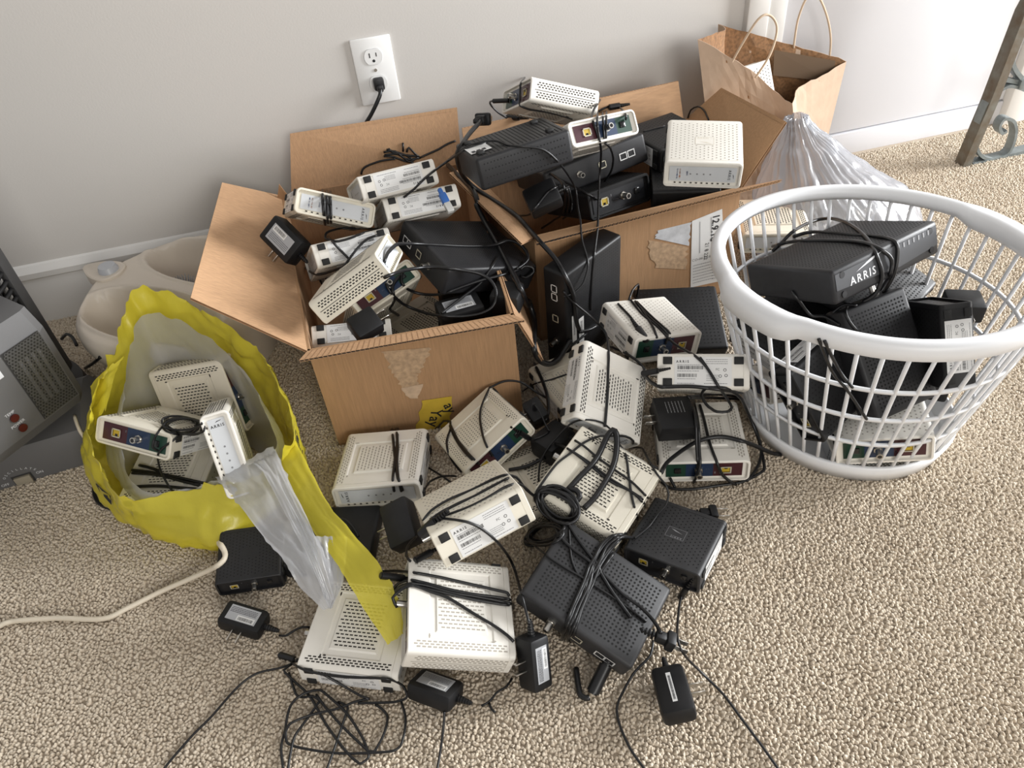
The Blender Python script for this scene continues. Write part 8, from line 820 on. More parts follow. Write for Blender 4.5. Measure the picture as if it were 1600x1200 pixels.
for (t, u, v, s) in (('12.9.18', .70, .97, .020), ('21 8 222', .44, .62, .011), ('CO-09-22-8', .15, .44, .010)):
    x, y = lab(u, v)
    if t.startswith('CO'): p.text(t, lab(.02, .40)[0], lab(.02, .40)[1], .008, INKG)
    else: p.text(t, x, y, s, INK, rot=-math.pi / 2, bold=.0004 if s > .015 else 0)
for k in range(3):
    q0 = lab(.12, .985 - 0 * k); 
for (u, v0, v1) in ((.62, .40, .95), (.25, .50, .95)):
    q0, q1 = lab(u, v0), lab(u, v1); p.poly([q0, (q0[0] + .0012, q0[1]), (q1[0] + .0012, q1[1]), q1], INKG)
for k in range(7):
    q0 = lab(.06, .06 + .045 * k); p.line(q0[0], q0[1], .045, .0012, INKG, 60 + k)
    q0 = lab(.60, .06 + .045 * k); p.line(q0[0], q0[1], .018, .0012, INKG, 70 + k)
link('label_print', p.me('label_print'), sl)

# ------------------------------------------------------------------ laundry basket
g = GEO['basket']
def basket():
    th = g['th']; ct, st = math.cos(th), math.sin(th); H = g['H']
    e = empty('laundry_basket', Matrix.Translation((g['cx'], g['cy'], 0)), 'round white plastic laundry basket with a slatted side, full of black routers', 'basket')
    def ell(ang, f, d=0.0):
        A = g['r'] + (g['a'] - g['r']) * f + d; B = g['r'] * g['e'] + (g['b'] - g['r'] * g['e']) * f + d
        x = A * math.cos(ang); y = B * math.sin(ang)
        return (x * ct - y * st + g['tx'] * f, x * st + y * ct + g['ty'] * f)
    def ring(name, prof, m=BASK, n=96, wob=None):
        v = []; f = []; k = len(prof)
        for i in range(n):
            a = 2 * math.pi * i / n
            for (fr, d, z) in prof:
                dd = d; zz = z
                if wob: dd, zz = wob(a, d, z)
                x, y = ell(a, fr, dd); v.append((x, y, zz))
        for i in range(n):
            for j in range(k): f.append((i * k + j, ((i + 1) % n) * k + j, ((i + 1) % n) * k + (j + 1) % k, i * k + (j + 1) % k))
        me = pydata(name, v, f, m, True); return link(name, me, e)
    def grip(a, d, z):
        q = 0
        for c in (g['h1'], g['h2']):
            t = abs((a - c + math.pi) % (2 * math.pi) - math.pi)
            if t < .34: q = max(q, min(1, (.34 - t) / .10))
        return d + (.010 * q if d > 0.0 else 0), z + (-.010 * q if z < H - .004 else -.003 * q)
    ring('rim', [(1, -.014, H - .001), (1, -.006, H + .003), (1, .002, H + .001), (1, .006, H - .007), (1, .005, H - .022), (1, .001, H - .025), (1, -.001, H - .020), (1, -.006, H - .014), (1, -.012, H - .018), (1, -.015, H - .010)], wob=grip)
    ring('base_ring', [(0, .003, .0), (0.10, .006, .034), (.10, .001, .038), (0, -.002, .008), (0, -.012, .004)])
    v = [(0, 0, .006)]; f = []
    for i in range(64): x, y = ell(2 * math.pi * i / 64, 0, -.003); v.append((x, y, .006))
    for i in range(64): f.append((0, 1 + i, 1 + (i + 1) % 64))
    link('base_plate', pydata('base_plate', v, f, BASK), e)
    N = 46
    for i in range(N):
        a = 2 * math.pi * (i + .5) / N; P = []
        for t in np.linspace(0, 1, 7):
            fr = .10 + .90 * t; x, y = ell(a, fr, -.001); P.append((x, y, .034 + (H - .018 - .034) * t))
        vv, ff = tube_geo(np.array(P), .0030, 6); link('slat', pydata('slat', vv, ff, BASK, True), e)
    for fr in (.31, .52, .74):
        z = .034 + (H - .018 - .034) * (fr - .10) / .9
        ring('hoop', [(fr, -.003, z - .0025), (fr, .0012, z - .0025), (fr, .0012, z + .0025), (fr, -.003, z + .0025)])
    return e
basket()

# ------------------------------------------------------------------ plastic and paper bags
def bag_grid(rings, n, m, crump, seed, wr=.0, rag=0.0, crease=0.0):
    R = [catmull(r, n, True) for r in rings]; k = len(R[0]); A = np.array(R)
    out = []
    for j in range(k): out.append(catmull(A[:, j, :], m))
    G = np.array(out).transpose(1, 0, 2)          # rows (height) x around
    h, k = G.shape[:2]
    dn = np.zeros_like(G); c = G.mean(axis=1, keepdims=True); nrm = G - c; nrm /= np.linalg.norm(nrm, axis=2, keepdims=True) + 1e-9
    for i in range(h):
        for j in range(k):
            p = Vector(G[i, j]); fine = 1 - 2 * abs(noise.noise(Vector((p.x * 70 + seed, p.y * 70, p.z * 34)))); q = p * 13 + Vector((seed, 0, 0))
            a = noise.noise(q) * .9 + (1 - 2 * abs(noise.noise(p * 24 + Vector((0, seed, 0))))) * .45 + (1 - 2 * abs(noise.noise(Vector((p.x * 45, p.y * 45, p.z * 9 + seed))))) * .35 + fine * .16
            if crease:
                an = math.atan2(G[i, j, 1] - c[i, 0, 1], G[i, j, 0] - c[i, 0, 0]); a = a * .35 + crease * (1 - 2 * abs(noise.noise(Vector((math.cos(an) * 6, math.sin(an) * 6, seed + p.z * 5))))) + crease * .6 * (1 - 2 * abs(noise.noise(Vector((math.cos(an) * 13, math.sin(an) * 13, seed + p.z * 9)))))
            w = math.sin(math.pi * min(1, .15 + i / h)) if i < h * .5 else 1
            G[i, j] += nrm[i, j] * crump * a * w
            if wr: G[i, j, 2] += wr * noise.noise(p * 30 + Vector((0, 0, seed))) * (i / h)
            if rag and i == h - 1: G[i, j, 2] += rag * noise.noise(p * 60)
    return G
def grid_me(name, G, m, closed=True):
    h, k = G.shape[:2]; v = G.reshape(-1, 3); f = []
    for i in range(h - 1):
        for j in range(k if closed else k - 1):
            j2 = (j + 1) % k; f.append((i * k + j, i * k + j2, (i + 1) * k + j2, (i + 1) * k + j))
    return pydata(name, v, f, m, True)
def ribbon(L, R, m, name, n=8, k=14, crump=.004, seed=1, fold=0.0, sag=None):
    A = catmull(L, n); B = catmull(R, n); rows = []
    for i in range(len(A)):
        d = B[i] - A[i]; row = []; w0 = .06 * noise.noise(Vector((i * .55, seed, 0))); w1 = .06 * noise.noise(Vector((i * .5, seed + 5, 0)))
        for j in range(k):
            t = j / (k - 1); t = t * (1 + w1 - w0) + w0; p = A[i] + d * t
            q = Vector(p) * 22 + Vector((seed, 0, 0))
            p = p + np.array((0, 0, crump * noise.noise(q) + fold * math.sin(t * 3.14159) + crump * .8 * (1 - 2 * abs(noise.noise(Vector((t * 5.5, i * .11, seed)))))))
            row.append(p)
        rows.append(row)
    return grid_me(name, np.array(rows), m, False)
g = GEO['ybag']
e = empty('yellow_bag', Matrix.Translation(g['o']), 'open yellow translucent plastic bag holding white modems, grey bag as liner', 'bag')
def rel(G, o): return G - np.array(o)
YG = bag_grid(g['rings'], 16, 14, .013, 3.0, .007, .016); link('film', grid_me('film', rel(YG, g['o']), YFILM), e)
link('loose_strip', ribbon([np.array(p) - g['o'] for p in g['stripL']], [np.array(p) - g['o'] for p in g['stripR']], YFILM, 'loose_strip', crump=.004, seed=4), e)
link('torn_flap', ribbon([np.array(p) - g['o'] for p in g['tornL']], [np.array(p) - g['o'] for p in g['tornR']], YFILM, 'torn_flap', crump=.008, seed=8), e)
def bag_text(G, t, i0, j0, di, dj, size, m, o, off=.0025):
    v, f = text_geo(t, size, 'LEFT', 1.05, .0006); out = []; h, k = G.shape[:2]; c = G.mean(axis=(0, 1))
    for (x, y, z) in v:
        jj = j0 + dj * y; ii = i0 + di * x; i1 = int(max(0, min(h - 2, math.floor(ii)))); j1 = int(math.floor(jj)) % k; a = min(1, max(0, ii - i1)); b = jj - math.floor(jj); j2 = (j1 + 1) % k
        p = (1 - a) * ((1 - b) * G[i1, j1] + b * G[i1, j2]) + a * ((1 - b) * G[i1 + 1, j1] + b * G[i1 + 1, j2]); d = p - c; d[2] = 0; out.append(p + d / np.linalg.norm(d) * off - np.array(o))
    return pydata('print', out, f, m)
for (t, fi, fj, size) in g['texts']:
    h, k = YG.shape[:2]; link('printed_lettering', bag_text(YG, t, fi * h, fj * k, -h / .30, k / .62, size, INK, g['o']), e)
g = GEO['gbag']
e = empty('grey_liner_bag', Matrix.Translation(g['o']), 'grey translucent plastic bag lining the yellow bag, knotted handle hanging out in front', 'bag')
LG = bag_grid(g['rings'], 10, 8, .0055, 9.0, .006, .008); link('film', grid_me('film', rel(LG, g['o']), GFILM), e)
for nm, key, sd, cr in (('handle', 'h1', 3, .006), ('handle', 'h2', 5, .007), ('handle', 'h3', 6, .004)):
    link(nm, ribbon([np.array(p) - g['o'] for p in g[key + 'L']], [np.array(p) - g['o'] for p in g[key + 'R']], GFILM3, nm, crump=cr, seed=sd, k=20), e)
g = GEO['pgbag']
e = empty('grey_bag', Matrix.Translation(g['o']), 'crumpled pale grey plastic bag slumped behind the laundry basket', 'bag')
PG = bag_grid(g['rings'], 18, 12, .017, 5.0, .008, .01, .5); link('film', grid_me('film', rel(PG, g['o']), GFILM2), e)

g = GEO['pbag']
def paperbag():
    e = empty('paper_bag', Matrix.Translation(g['o']), 'brown kraft paper shopping bag with twisted handles against the closet door', 'bag')
    T = [np.array(p) for p in g['top']]; B = [np.array(p) for p in g['base']]       # BL, BR, FR, FL
    o = np.array(g['o']); n = 14; h = 14
    for s, nm in ((0, 'back_panel'), (1, 'side_panel'), (2, 'front_panel'), (3, 'side_panel')):
        a, b, c, d = B[s], B[(s + 1) % 4], T[(s + 1) % 4], T[s]; rows = []
        cen = sum(T + B) / 8
        for i in range(h + 1):
            t = i / h; row = []
            for j in range(n + 1):
                u = j / n; p = (a * (1 - u) + b * u) * (1 - t) + (d * (1 - u) + c * u) * t
                inward = cen - p; inward[2] = 0; inward /= np.linalg.norm(inward)
                w = math.sin(math.pi * u)
                gus = (.030 * w * (.35 + .65 * t) if s in (1, 3) else (.012 * w * t if s == 2 else -.004 * w))
                gus += .006 * w * noise.noise(Vector(p) * 11) + .004 * w * (1 - 2 * abs(noise.noise(Vector(p) * 17)))
                p = p + inward * gus
                if i == h: p[2] += .004 * noise.noise(Vector(p) * 55)
                row.append(p - o)
            rows.append(row)
        G = np.array(rows); hh, kk = G.shape[:2]; v = list(G.reshape(-1, 3)); f = []; mi = []
        nv = len(v); cn = cen - o
        inn = []
        for p in v:
            d_ = cn - p; d_[2] = 0; inn.append(p + d_ / np.linalg.norm(d_) * .0012)
        for i in range(hh - 1):
            for j in range(kk - 1):
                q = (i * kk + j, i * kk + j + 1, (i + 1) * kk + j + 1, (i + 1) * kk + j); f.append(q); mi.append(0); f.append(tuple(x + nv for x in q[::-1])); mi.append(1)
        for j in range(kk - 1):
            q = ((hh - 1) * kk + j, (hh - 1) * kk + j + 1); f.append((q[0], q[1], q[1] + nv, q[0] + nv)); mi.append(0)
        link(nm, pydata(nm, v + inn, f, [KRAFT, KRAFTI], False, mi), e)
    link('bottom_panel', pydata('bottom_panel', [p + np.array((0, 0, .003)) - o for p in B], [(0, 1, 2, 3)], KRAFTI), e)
    for k in ('hF', 'hB'): link('twisted_handle', tube_me('handle', [np.array(p) - o for p in g[k]], .0024, TWINE, 8, 7), e)
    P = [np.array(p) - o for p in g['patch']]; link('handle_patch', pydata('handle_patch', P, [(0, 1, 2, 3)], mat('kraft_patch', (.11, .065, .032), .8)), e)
paperbag()

# ------------------------------------------------------------------ foot spa
g = GEO['spa']
def spa():
    cx, cy = g['c']; e = empty('foot_spa', Matrix.Translation((cx, cy, 0)), 'beige foot spa with two foot wells and a grey dial by the baseboard', 'foot spa')
    ax = Vector(g['axis']).normalized(); H = g['H']; RR = g['R']; phi = math.atan2(ax.y, ax.x)
    def out(a):   # outline radius: rounded, with a nose at the dial end
        t = (a - phi) % (2 * math.pi); nose = math.exp(-((t - math.pi) / .30) ** 2) * .012
        return RR * (1 + .05 * math.cos(2 * (t)) * -1) + nose
    def zf(x, y):
        u = x * ax.x + y * ax.y; w = -x * ax.y + y * ax.x; z = H - .006 * max(0, u / RR)
        for s in (-1, 1):
            q = math.sqrt(((u - .012) / .150) ** 2 + ((w - s * .088) / (.070)) ** 2)
            if q < 1: z -= .11 * min(1, (1 - q) / .22) ** .8
            elif q < 1.12: z += .004 * math.sin((q - 1) / .12 * math.pi)
        return z
    n = 150; rings = 70; v = [(0, 0, zf(0, 0))]; f = []
    for i in range(1, rings + 1):
        for j in range(n):
            a = 2 * math.pi * j / n; r = out(a) * i / rings; x, y = r * math.cos(a), r * math.sin(a); z = zf(x, y); ed = (i / rings)
            if ed > .93: z = min(z, H - .012 * ((ed - .93) / .07) ** 2)
            v.append((x, y, z))
    for j in range(n): f.append((0, 1 + j, 1 + (j + 1) % n))
    for i in range(rings - 1):
        for j in range(n): a = 1 + i * n + j; b = 1 + i * n + (j + 1) % n; f.append((a, a + n, b + n, b))
    last = 1 + (rings - 1) * n
    for (sc, z) in ((1.005, H - .03), (.985, H - .045), (.90, .07), (.84, .03), (.80, .002)):
        st = len(v)
        for j in range(n):
            a = 2 * math.pi * j / n; r = out(a) * sc; v.append((r * math.cos(a), r * math.sin(a), z))
        for j in range(n): f.append((last + j, st + j, st + (j + 1) % n, last + (j + 1) % n))
        last = st
    link('basin', pydata('basin', v, f, SPAM, True), e)
    k = Vector((g['knob'][0] - cx, g['knob'][1] - cy, H - .002))
    bm = bmesh.new(); M0 = Matrix.Translation(k + ax * -.006) @ Matrix.Rotation(phi, 4, 'Z')
    P = [(-.060, 0), (-.035, .022), (-.005, .032), (.022, .028), (.034, 0), (.022, -.028), (-.005, -.032), (-.035, -.022)]; P = catmull([(x, y, 0) for x, y in P], 5, True)
    vb = [bm.verts.new(M0 @ Vector((p[0], p[1], -.012))) for p in P]; vt = [bm.verts.new(M0 @ Vector((p[0], p[1], .006))) for p in P]; vi = [bm.verts.new(M0 @ Vector((p[0] * .93, p[1] * .93, .008))) for p in P]; nn = len(P)
    for i in range(nn): bm.faces.new((vb[i], vb[(i + 1) % nn], vt[(i + 1) % nn], vt[i])); bm.faces.new((vt[i], vt[(i + 1) % nn], vi[(i + 1) % nn], vi[i]))
    bm.faces.new(vi); link('dial_plate', finish(bm, 'dial_plate', SPAM), e)
    bm = bmesh.new(); cyl_bm(bm, k + Vector((0, 0, .006)), k + Vector((0, 0, .013)), .020, .017, 28); cyl_bm(bm, k + Vector((0, 0, .011)), k + Vector((0, 0, .019)), .019, .016, 28)
    link('dial', finish(bm, 'dial', mat('dial_grey', (.50, .52, .56), .35)), e)
    b = Vector((g['brush'][0] - cx, g['brush'][1] - cy, g['brush'][2]))
    bm = bmesh.new(); bmesh.ops.create_uvsphere(bm, u_segments=20, v_segments=12, radius=.021, matrix=Matrix.Translation(b) @ Matrix.Diagonal((1, 1, .55, 1)))
    br = link('massage_brush', finish(bm, 'massage_brush', GREYP), e)
    bm = bmesh.new()
    for i in range(70):
        a = i * 2.39996; r = .018 * math.sqrt(i / 70); q = b + Vector((r * math.cos(a), r * math.sin(a), .008)); d = Vector((r * math.cos(a) * .5, r * math.sin(a) * .5, .016)); cyl_bm(bm, q, q + d, .0011, .0007, 5)
    tagp(link('bristles', finish(bm, 'bristles', GREYP), br), kind='stuff')
spa()

# ------------------------------------------------------------------ heater, tower fan, iron table
g = GEO['heater']
def heater():
    A = Vector(g['A']); B = Vector(g['B']); d = (B - A).normalized(); yawa = math.atan2(d.y, d.x)
    R0 = Vector(g['base_r']); byaw = g['byaw']
    e = empty('space_heater', Matrix.Translation((R0.x - .15, R0.y + .09, 0)) @ Matrix.Rotation(byaw, 4, 'Z'), 'dark grey ceramic space heater with a mesh grille on an oscillating base', 'heater')
    inv = e.matrix_world.inverted()
    bm = bmesh.new(); L = .42
    prof = [(-.09, 0), (-.09, .050), (-.080, .070), (-.03, .082), (.05, .080), (.085, .06), (.09, 0)]
    va = [bm.verts.new((-.27, y, z)) for y, z in prof]; vb = [bm.verts.new((.135, y, z)) for y, z in prof]; vc = [bm.verts.new((.155, y * .85, z * .8)) for y, z in prof]
    for i in range(len(prof) - 1): bm.faces.new((va[i], va[i + 1], vb[i + 1], vb[i])); bm.faces.new((vb[i], vb[i + 1], vc[i + 1], vc[i]))
    bm.faces.new(va); bm.faces.new(vc[::-1]); link('base', finish(bm, 'base', HEATM, 30), e)
    p = Print((0, -.0905, 0), (1, 0, 0), (0, 0, 1)); sx, sz = g['sw']
    p.rect(sx - .016, sz - .011, sx + .016, sz + .011, HEATD)
    p.text('OFF', sx - .030, sz - .004, .0075, INKW, 'CENTER'); p.text('ON', sx + .028, sz + .002, .0075, INKW, 'CENTER')
    for i, ch in enumerate('OSCILLATE'): a = math.pi * (.80 - .075 * i); p.text(ch, sx + .028 * math.cos(a), sz - .002 + .024 * math.sin(a), .0062, INKW, 'CENTER', rot=a - math.pi / 2)
    link('printed_legend', p.me('printed_legend'), e)
    link('switch', box_me('sw', (sx, -.0925, sz), (.026, .006, .016), mat('switch_tan', (.33, .29, .22), .45), .001), e)
    # body
    bo = Matrix.Translation(B) @ Matrix.Rotation(yawa, 4, 'Z'); W, DP, HT = .46, .17, g['top']
    H0 = 0.0
    bm = bmesh.new(); pr = [(0, .012), (.006, .0), (.006, HT * .96 - .01), (.020, HT), (.10, HT + .012), (DP, HT - .01), (DP, 0.0)]
    pr = [(0, .020), (.010, 0), (DP, 0), (DP, HT - .02), (.09, HT + .006), (.022, HT), (0, HT - .035)]
    va = [bm.verts.new((-W, y, z)) for y, z in pr]; vb = [bm.verts.new((-.012, y, z)) for y, z in pr]; vc = [bm.verts.new((0, .008 + y * .92, .006 + z * .965)) for y, z in pr]; n = len(pr)
    for i in range(n): bm.faces.new((va[i], va[(i + 1) % n], vb[(i + 1) % n], vb[i])); bm.faces.new((vb[i], vb[(i + 1) % n], vc[(i + 1) % n], vc[i]))
    bm.faces.new(va); bm.faces.new(vc)
    o = link('body', finish(bm, 'body', HEATM, 25), e); o.matrix_local = inv @ bo
    # grille: dark well, four heating fins, honeycomb mesh
    gx0, gx1, gz0, gz1 = -.080, -.014, .022, HT - .030
    gr = link('grille', pydata('grille', [(gx0, -.0006, gz0), (gx1, -.0006, gz0), (gx1, -.0006, gz1), (gx0, -.0006, gz1)], [(0, 1, 2, 3)], HEATD), e); gr.matrix_local = inv @ bo
    v = []; f = []; st = .0056; k = 0; r1, r2 = .0030, .0021
    j = 0; z = gz0 + .004
    while z < gz1 - .003:
        x = gx0 + .004 + (st / 2 if j % 2 else 0)
        while x < gx1 - .003:
            s = len(v)
            for q in range(6): a = math.pi / 6 + q * math.pi / 3; v.append((x + r1 * math.cos(a), -.0030, z + r1 * math.sin(a)))
            for q in range(6): a = math.pi / 6 + q * math.pi / 3; v.append((x + r2 * math.cos(a), -.0030, z + r2 * math.sin(a)))
            for q in range(6): f.append((s + q, s + (q + 1) % 6, s + 6 + (q + 1) % 6, s + 6 + q))
            x += st
        z += st * .866; j += 1
    tagp(link('mesh_screen', pydata('mesh_screen', v, f, HEATW), gr), kind='stuff')
    for q in range(4):
        x = gx0 + .018 + q * .011; link('heating_fin', box_me('fin%d' % q, (x, -.0012, (gz0 + gz1) / 2), (.0055, .0016, (gz1 - gz0) * .62), HEATM, .0004), gr)
    for nm, (lx, lz), tx in (('red_lamp', g['temp'], 'TEMP'), ('red_lamp', g['power'], 'POWER')):
        o = link(nm, _cylme((lx, .001, lz), (lx, -.003, lz), .0068, LEDR), e); o.matrix_local = inv @ bo
        p = Print((0, -.0006, 0), (1, 0, 0), (0, 0, 1)); p.text(tx, lx - .002, lz + .0085, .0068, INKW, 'CENTER'); o = link('printed_word', p.me('printed_word'), e); o.matrix_local = inv @ bo
    o = link('side_label', box_me('hl', g['hl'], (.012, .001, .022), INKW, .0003), e); o.matrix_local = inv @ bo
heater()
g = GEO['tower']
def tower():
    cx, cy, r = g['c']; e = empty('tower_fan', Matrix.Translation((cx, cy, 0)), 'black tower fan with curved horizontal louvres behind the grey heater', 'fan')
    def arc(rad, z, a0, a1, n): return [(rad * math.cos(a), rad * math.sin(a), z) for a in np.linspace(a0, a1, n)]
    bm = bmesh.new(); cyl_bm(bm, (0, 0, 0), (0, 0, .03), r * 1.25, r * 1.2, 40); link('base', finish(bm, 'base', HEATD), e)
    bm = bmesh.new(); cyl_bm(bm, (0, 0, .03), (0, 0, .82), r * .86, n=40); link('column', finish(bm, 'column', GLOSSB), e)
    me = cached('louvre', lambda: pydata('louvre', *tube_geo(np.array(arc(r, 0, -1.95, .05, 22)), .0042, 5), BLACK, True))
    for k in range(36): o = link('louvre', me, e); o.location = (0, 0, .17 + k * .0165)
    for a in (-1.7, -1.2, -.7, -.25): link('rib', box_me('rib%.1f' % a, (r * .955 * math.cos(a), r * .955 * math.sin(a), .46), (.004, .004, .62), BLACK, .0005), e)
    link('frame', box_me('tfr', (r * 1.0, .022, .44), (.012, .036, .78), HEATD, .004), e)
tower()
g = GEO['table']
def table():
    y = g['y']; e = empty('iron_table', Matrix.Translation((g['leg'][0][0], y, 0)), 'aged wrought iron table leg with scrollwork by the closet door', 'table'); o = np.array((g['leg'][0][0], y, 0))
    def bar(name, P, w, d, m):
        P = np.array([(p[0], y, p[1]) for p in P]) - o; T = np.gradient(P, axis=0); T /= np.linalg.norm(T, axis=1)[:, None]; v = []; f = []
        for i in range(len(P)):
            n = np.array((T[i][2], 0, -T[i][0]))
            for (a, b) in ((-1, -1), (1, -1), (1, 1), (-1, 1)): v.append(P[i] + n * a * w / 2 + np.array((0, b * d / 2, 0)))
        for i in range(len(P) - 1):
            for k in range(4): f.append((i * 4 + k, i * 4 + (k + 1) % 4, i * 4 + 4 + (k + 1) % 4, i * 4 + 4 + k))
        f.append((0, 1, 2, 3)); f.append(tuple(len(v) - 4 + k for k in range(4))); link(name, pydata(name, v, f, m), e)
    bar('leg', g['leg'], .022, .03, IRON); bar('foot_bar', g['foot'], .012, .026, IRON2); bar('tie_bar', g['tie'], .010, .014, IRON2)
    bar('scroll', catmull(g['scroll'], 8), .007, .022, IRON2); bar('scroll', catmull(g['upper'], 8), .009, .022, IRON2)
    q = g['clamp']; link('clamp', box_me('clamp', (q[0] - o[0], 0, q[1]), (.024, .030, .020), IRON2, .002), e)
table()

# ------------------------------------------------------------------ devices
GF = 'white modems on the carpet'; GB1 = 'modems in the front box'; GB2 = 'devices in the rear box'; GBK = 'devices in the laundry basket'; GY = 'modems in the yellow bag'
modem('A', 'slot', 'white modem lying flat left of the pile with two cord loops around it', GF, WHITE, HOLE_P)
modem('B', 'slot', 'white modem tilted against the front box showing a blue connector panel', GF, CREAM, HOLE, rounddot=True)
modem('C', 'dot', 'cream modem with a label, its cord strapped along it, atop the pile', GF, CREAM, HOLE_P)
modem('D', 'slot', 'scuffed white modem wrapped in a bundle of black cord, overlapping another', GF, WHITE, HOLE_P)
modem('E', 'slot', 'white modem nearest the camera with a yellow plastic strip lying across it', GF, WHITE, HOLE)
modem('F', 'slot', 'cream modem under a thick black cord loop at the centre of the pile', GF, CREAM, HOLE)
modem('G', 'slot', 'white modem leaning steeply with one black cord running straight down it', GF, WHITE, HOLE)
modem('H', 'dot', 'white modem with a maroon connector panel and a cord filter on top', GF, WHITE, HOLE_P)
modem('I', 'dot', 'white modem on edge with its rating label facing up, beside the basket', GF, WHITE, HOLE_P)
modem('J', 'slot', 'white modem flat on the carpet under a black power adapter by the basket', GF, WHITE, HOLE_P)
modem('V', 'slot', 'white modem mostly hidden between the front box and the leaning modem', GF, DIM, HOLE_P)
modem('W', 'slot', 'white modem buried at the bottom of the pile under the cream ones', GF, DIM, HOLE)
GD = 'black modems on the carpet'
modem('L', 'dotb', 'small black modem with round holes and an embossed emblem, right end of the pile', GD, CHAR, HOLE_B, True, emb=True)
modem('N', 'dotb', 'black modem half covered by the yellow bag and its grey handle', GD, BLACK2, HOLE_B, True)
router('M', 'large black router with a square hole grid under coiled cords at the front', GD, CHAR, .0056)
router('T', 'flat plain black router under the adapter with two bare prongs', GD, BLACK, plain=True, port=False, feet=False)
router('x', 'tall black router standing on edge between the two boxes', 'black routers between box and basket', BLACK, .0058, smallholes=True)
router('y', 'black router leaning face up behind the white modem with the maroon panel', 'black routers between box and basket', BLACK, .0072)
modem('a', 'slot', 'white modem showing its label, highest in the front box below a bundled cord', GB1, WHITE, HOLE)
modem('b', 'slot', 'white modem showing its label beside a blue cable plug', GB1, WHITE, HOLE)
modem('c', 'slot', 'white modem showing its label, crossed by a looped cord left in the front box', GB1, WHITE, HOLE)
modem('d', 'slot', 'white modem with silver front panel and three cord wraps, left corner of the front box', GB1, CREAM, HOLE, red=True)
modem('e', 'slot', 'cream modem with six rows of dark vent slots in the front box', GB1, CREAM, HOLE, rounddot=False)
modem('f', 'slot', 'white modem showing its label at the front edge of the front box', GB1, WHITE, HOLE)
modem('h', 'slot', 'white modem with dark connector panel deep under the cords of the front box', GB1, CREAM, HOLE)
router('g', 'large black router with mesh top tilted across the front box', GB1, BLACK2, .0052, smallholes=True)
modem('p', 'slot', 'white modem on the very top of the rear box with rows of vent slots', GB2, WHITE, HOLE)
modem('q', 'slot', 'white modem showing maroon, blue and green ports just below the top one', GB2, WHITE, HOLE)
router('r', 'black ridged router with rows of holes and a white sticker in the rear box', GB2, BLACK2, ridged=True, port=False, feet=False)
router('s', 'long black router with a coax jack and yellow port in the rear box', GB2, BLACK2, .006)
modem('t', 'dotb', 'black modem with a white paper label at its end, front edge of the rear box', GB2, BLACK, HOLE_B, True)
modem('v', 'dot', 'white modem with round vent holes resting on the right of the rear box', GB2, WHITE, HOLE_P, red=True, emb=True)
modem('w1', 'dotb', 'black modem directly under the white one on the right of the rear box', GB2, BLACK, HOLE_B, True)
modem('w2', 'dotb', 'black modem wedged at the back between the long router and the white one', GB2, BLACK, HOLE_B, True)
router('b1', 'largest black router with white lettering on top in the laundry basket', GBK, BLACK2, .0060, port=False)
router('b2', 'black router under the largest one at the back of the laundry basket', GBK, BLACK2, .0062)
router('b3', 'black router standing on end with a yellow port up in the laundry basket', GBK, BLACK2, .0058)
modem('b4', 'dotb', 'black modem on end with a long white label, right side of the basket', GBK, BLACK, HOLE_B, True)
modem('b6', 'dotb', 'black modem leaning inside the left front of the laundry basket', GBK, BLACK, HOLE_B, True)
modem('b7', 'slot', 'white modem with vent slots seen through the left slats of the basket', GBK, WHITE, HOLE)
modem('b8', 'dot', 'white modem with coloured connector panel at the bottom of the basket', GBK, WHITE, HOLE_P)
modem('b9', 'slot', 'white modem lying on the base at the front left of the basket', GBK, WHITE, HOLE)
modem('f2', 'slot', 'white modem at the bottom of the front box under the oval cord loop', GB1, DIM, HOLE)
modem('f3', 'dotb', 'black modem at the bottom right of the front box', GB1, BLACK, HOLE_B, True)
modem('f4', 'dotb', 'black modem deep in the front box behind the cream vented one', GB1, BLACK, HOLE_B, True)
modem('b11', 'dotb', 'black modem under the left end of the largest router in the basket', GBK, BLACK, HOLE_B, True)
modem('b12', 'dotb', 'black modem in the middle of the basket under the largest router', GBK, BLACK, HOLE_B, True)
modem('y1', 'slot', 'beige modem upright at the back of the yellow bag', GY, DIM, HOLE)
modem('y2', 'slot', 'white modem upright in the yellow bag with its silver front facing out', GY, WHITE, HOLE, flip=-1)
modem('y3', 'slot', 'white modem in the yellow bag showing maroon and green connector panel', GY, CREAM, HOLE)
modem('y4', 'slot', 'white modem at the bottom front of the yellow bag under black cords', GY, WHITE, HOLE)
modem('pb', 'dot', 'white modem whose corner shows inside the brown paper bag', 'modems inside bags', WHITE, HOLE)
modem('gb1', 'slot', 'white modem in the grey bag seen through the left rear slats', 'modems inside bags', CREAM, HOLE)
modem('gb2', 'slot', 'white modem under the grey bag behind the black router cord', 'modems inside bags', CREAM, HOLE)
# extra marks: lettering of the large router, sticker and ridges, paper label
def childprint(parent_label, name, p):
    par = [o for o in bpy.data.objects if o.get('label') == parent_label][0]; return link(name, p.me(name), par)
X, Y, Z = POSES['b1']['dims']; zs = POSES['b1']['zs']
par = [o for o in bpy.data.objects if str(o.get('label', '')).startswith('largest black router')][0]
p = Print((0, -Y / 2 - .0012, 0), (zs, 0, 0), (0, 0, zs))
pts = [(-X * .48, -Z * .10), (-X * .2, -Z * .18), (X * .1, -Z * .30), (X * .48, -Z * .2), (X * .48, Z * .36), (-X * .48, Z * .36)]
bm = bmesh.new(); vv = [bm.verts.new(Vector((zs * a, -Y / 2 - .001, zs * c))) for a, c in pts]; vb = [bm.verts.new(Vector((zs * a, -Y / 2 + .002, zs * c))) for a, c in pts]
bm.faces.new(vv); [bm.faces.new((vv[i], vv[(i + 1) % 6], vb[(i + 1) % 6], vb[i])) for i in range(6)]
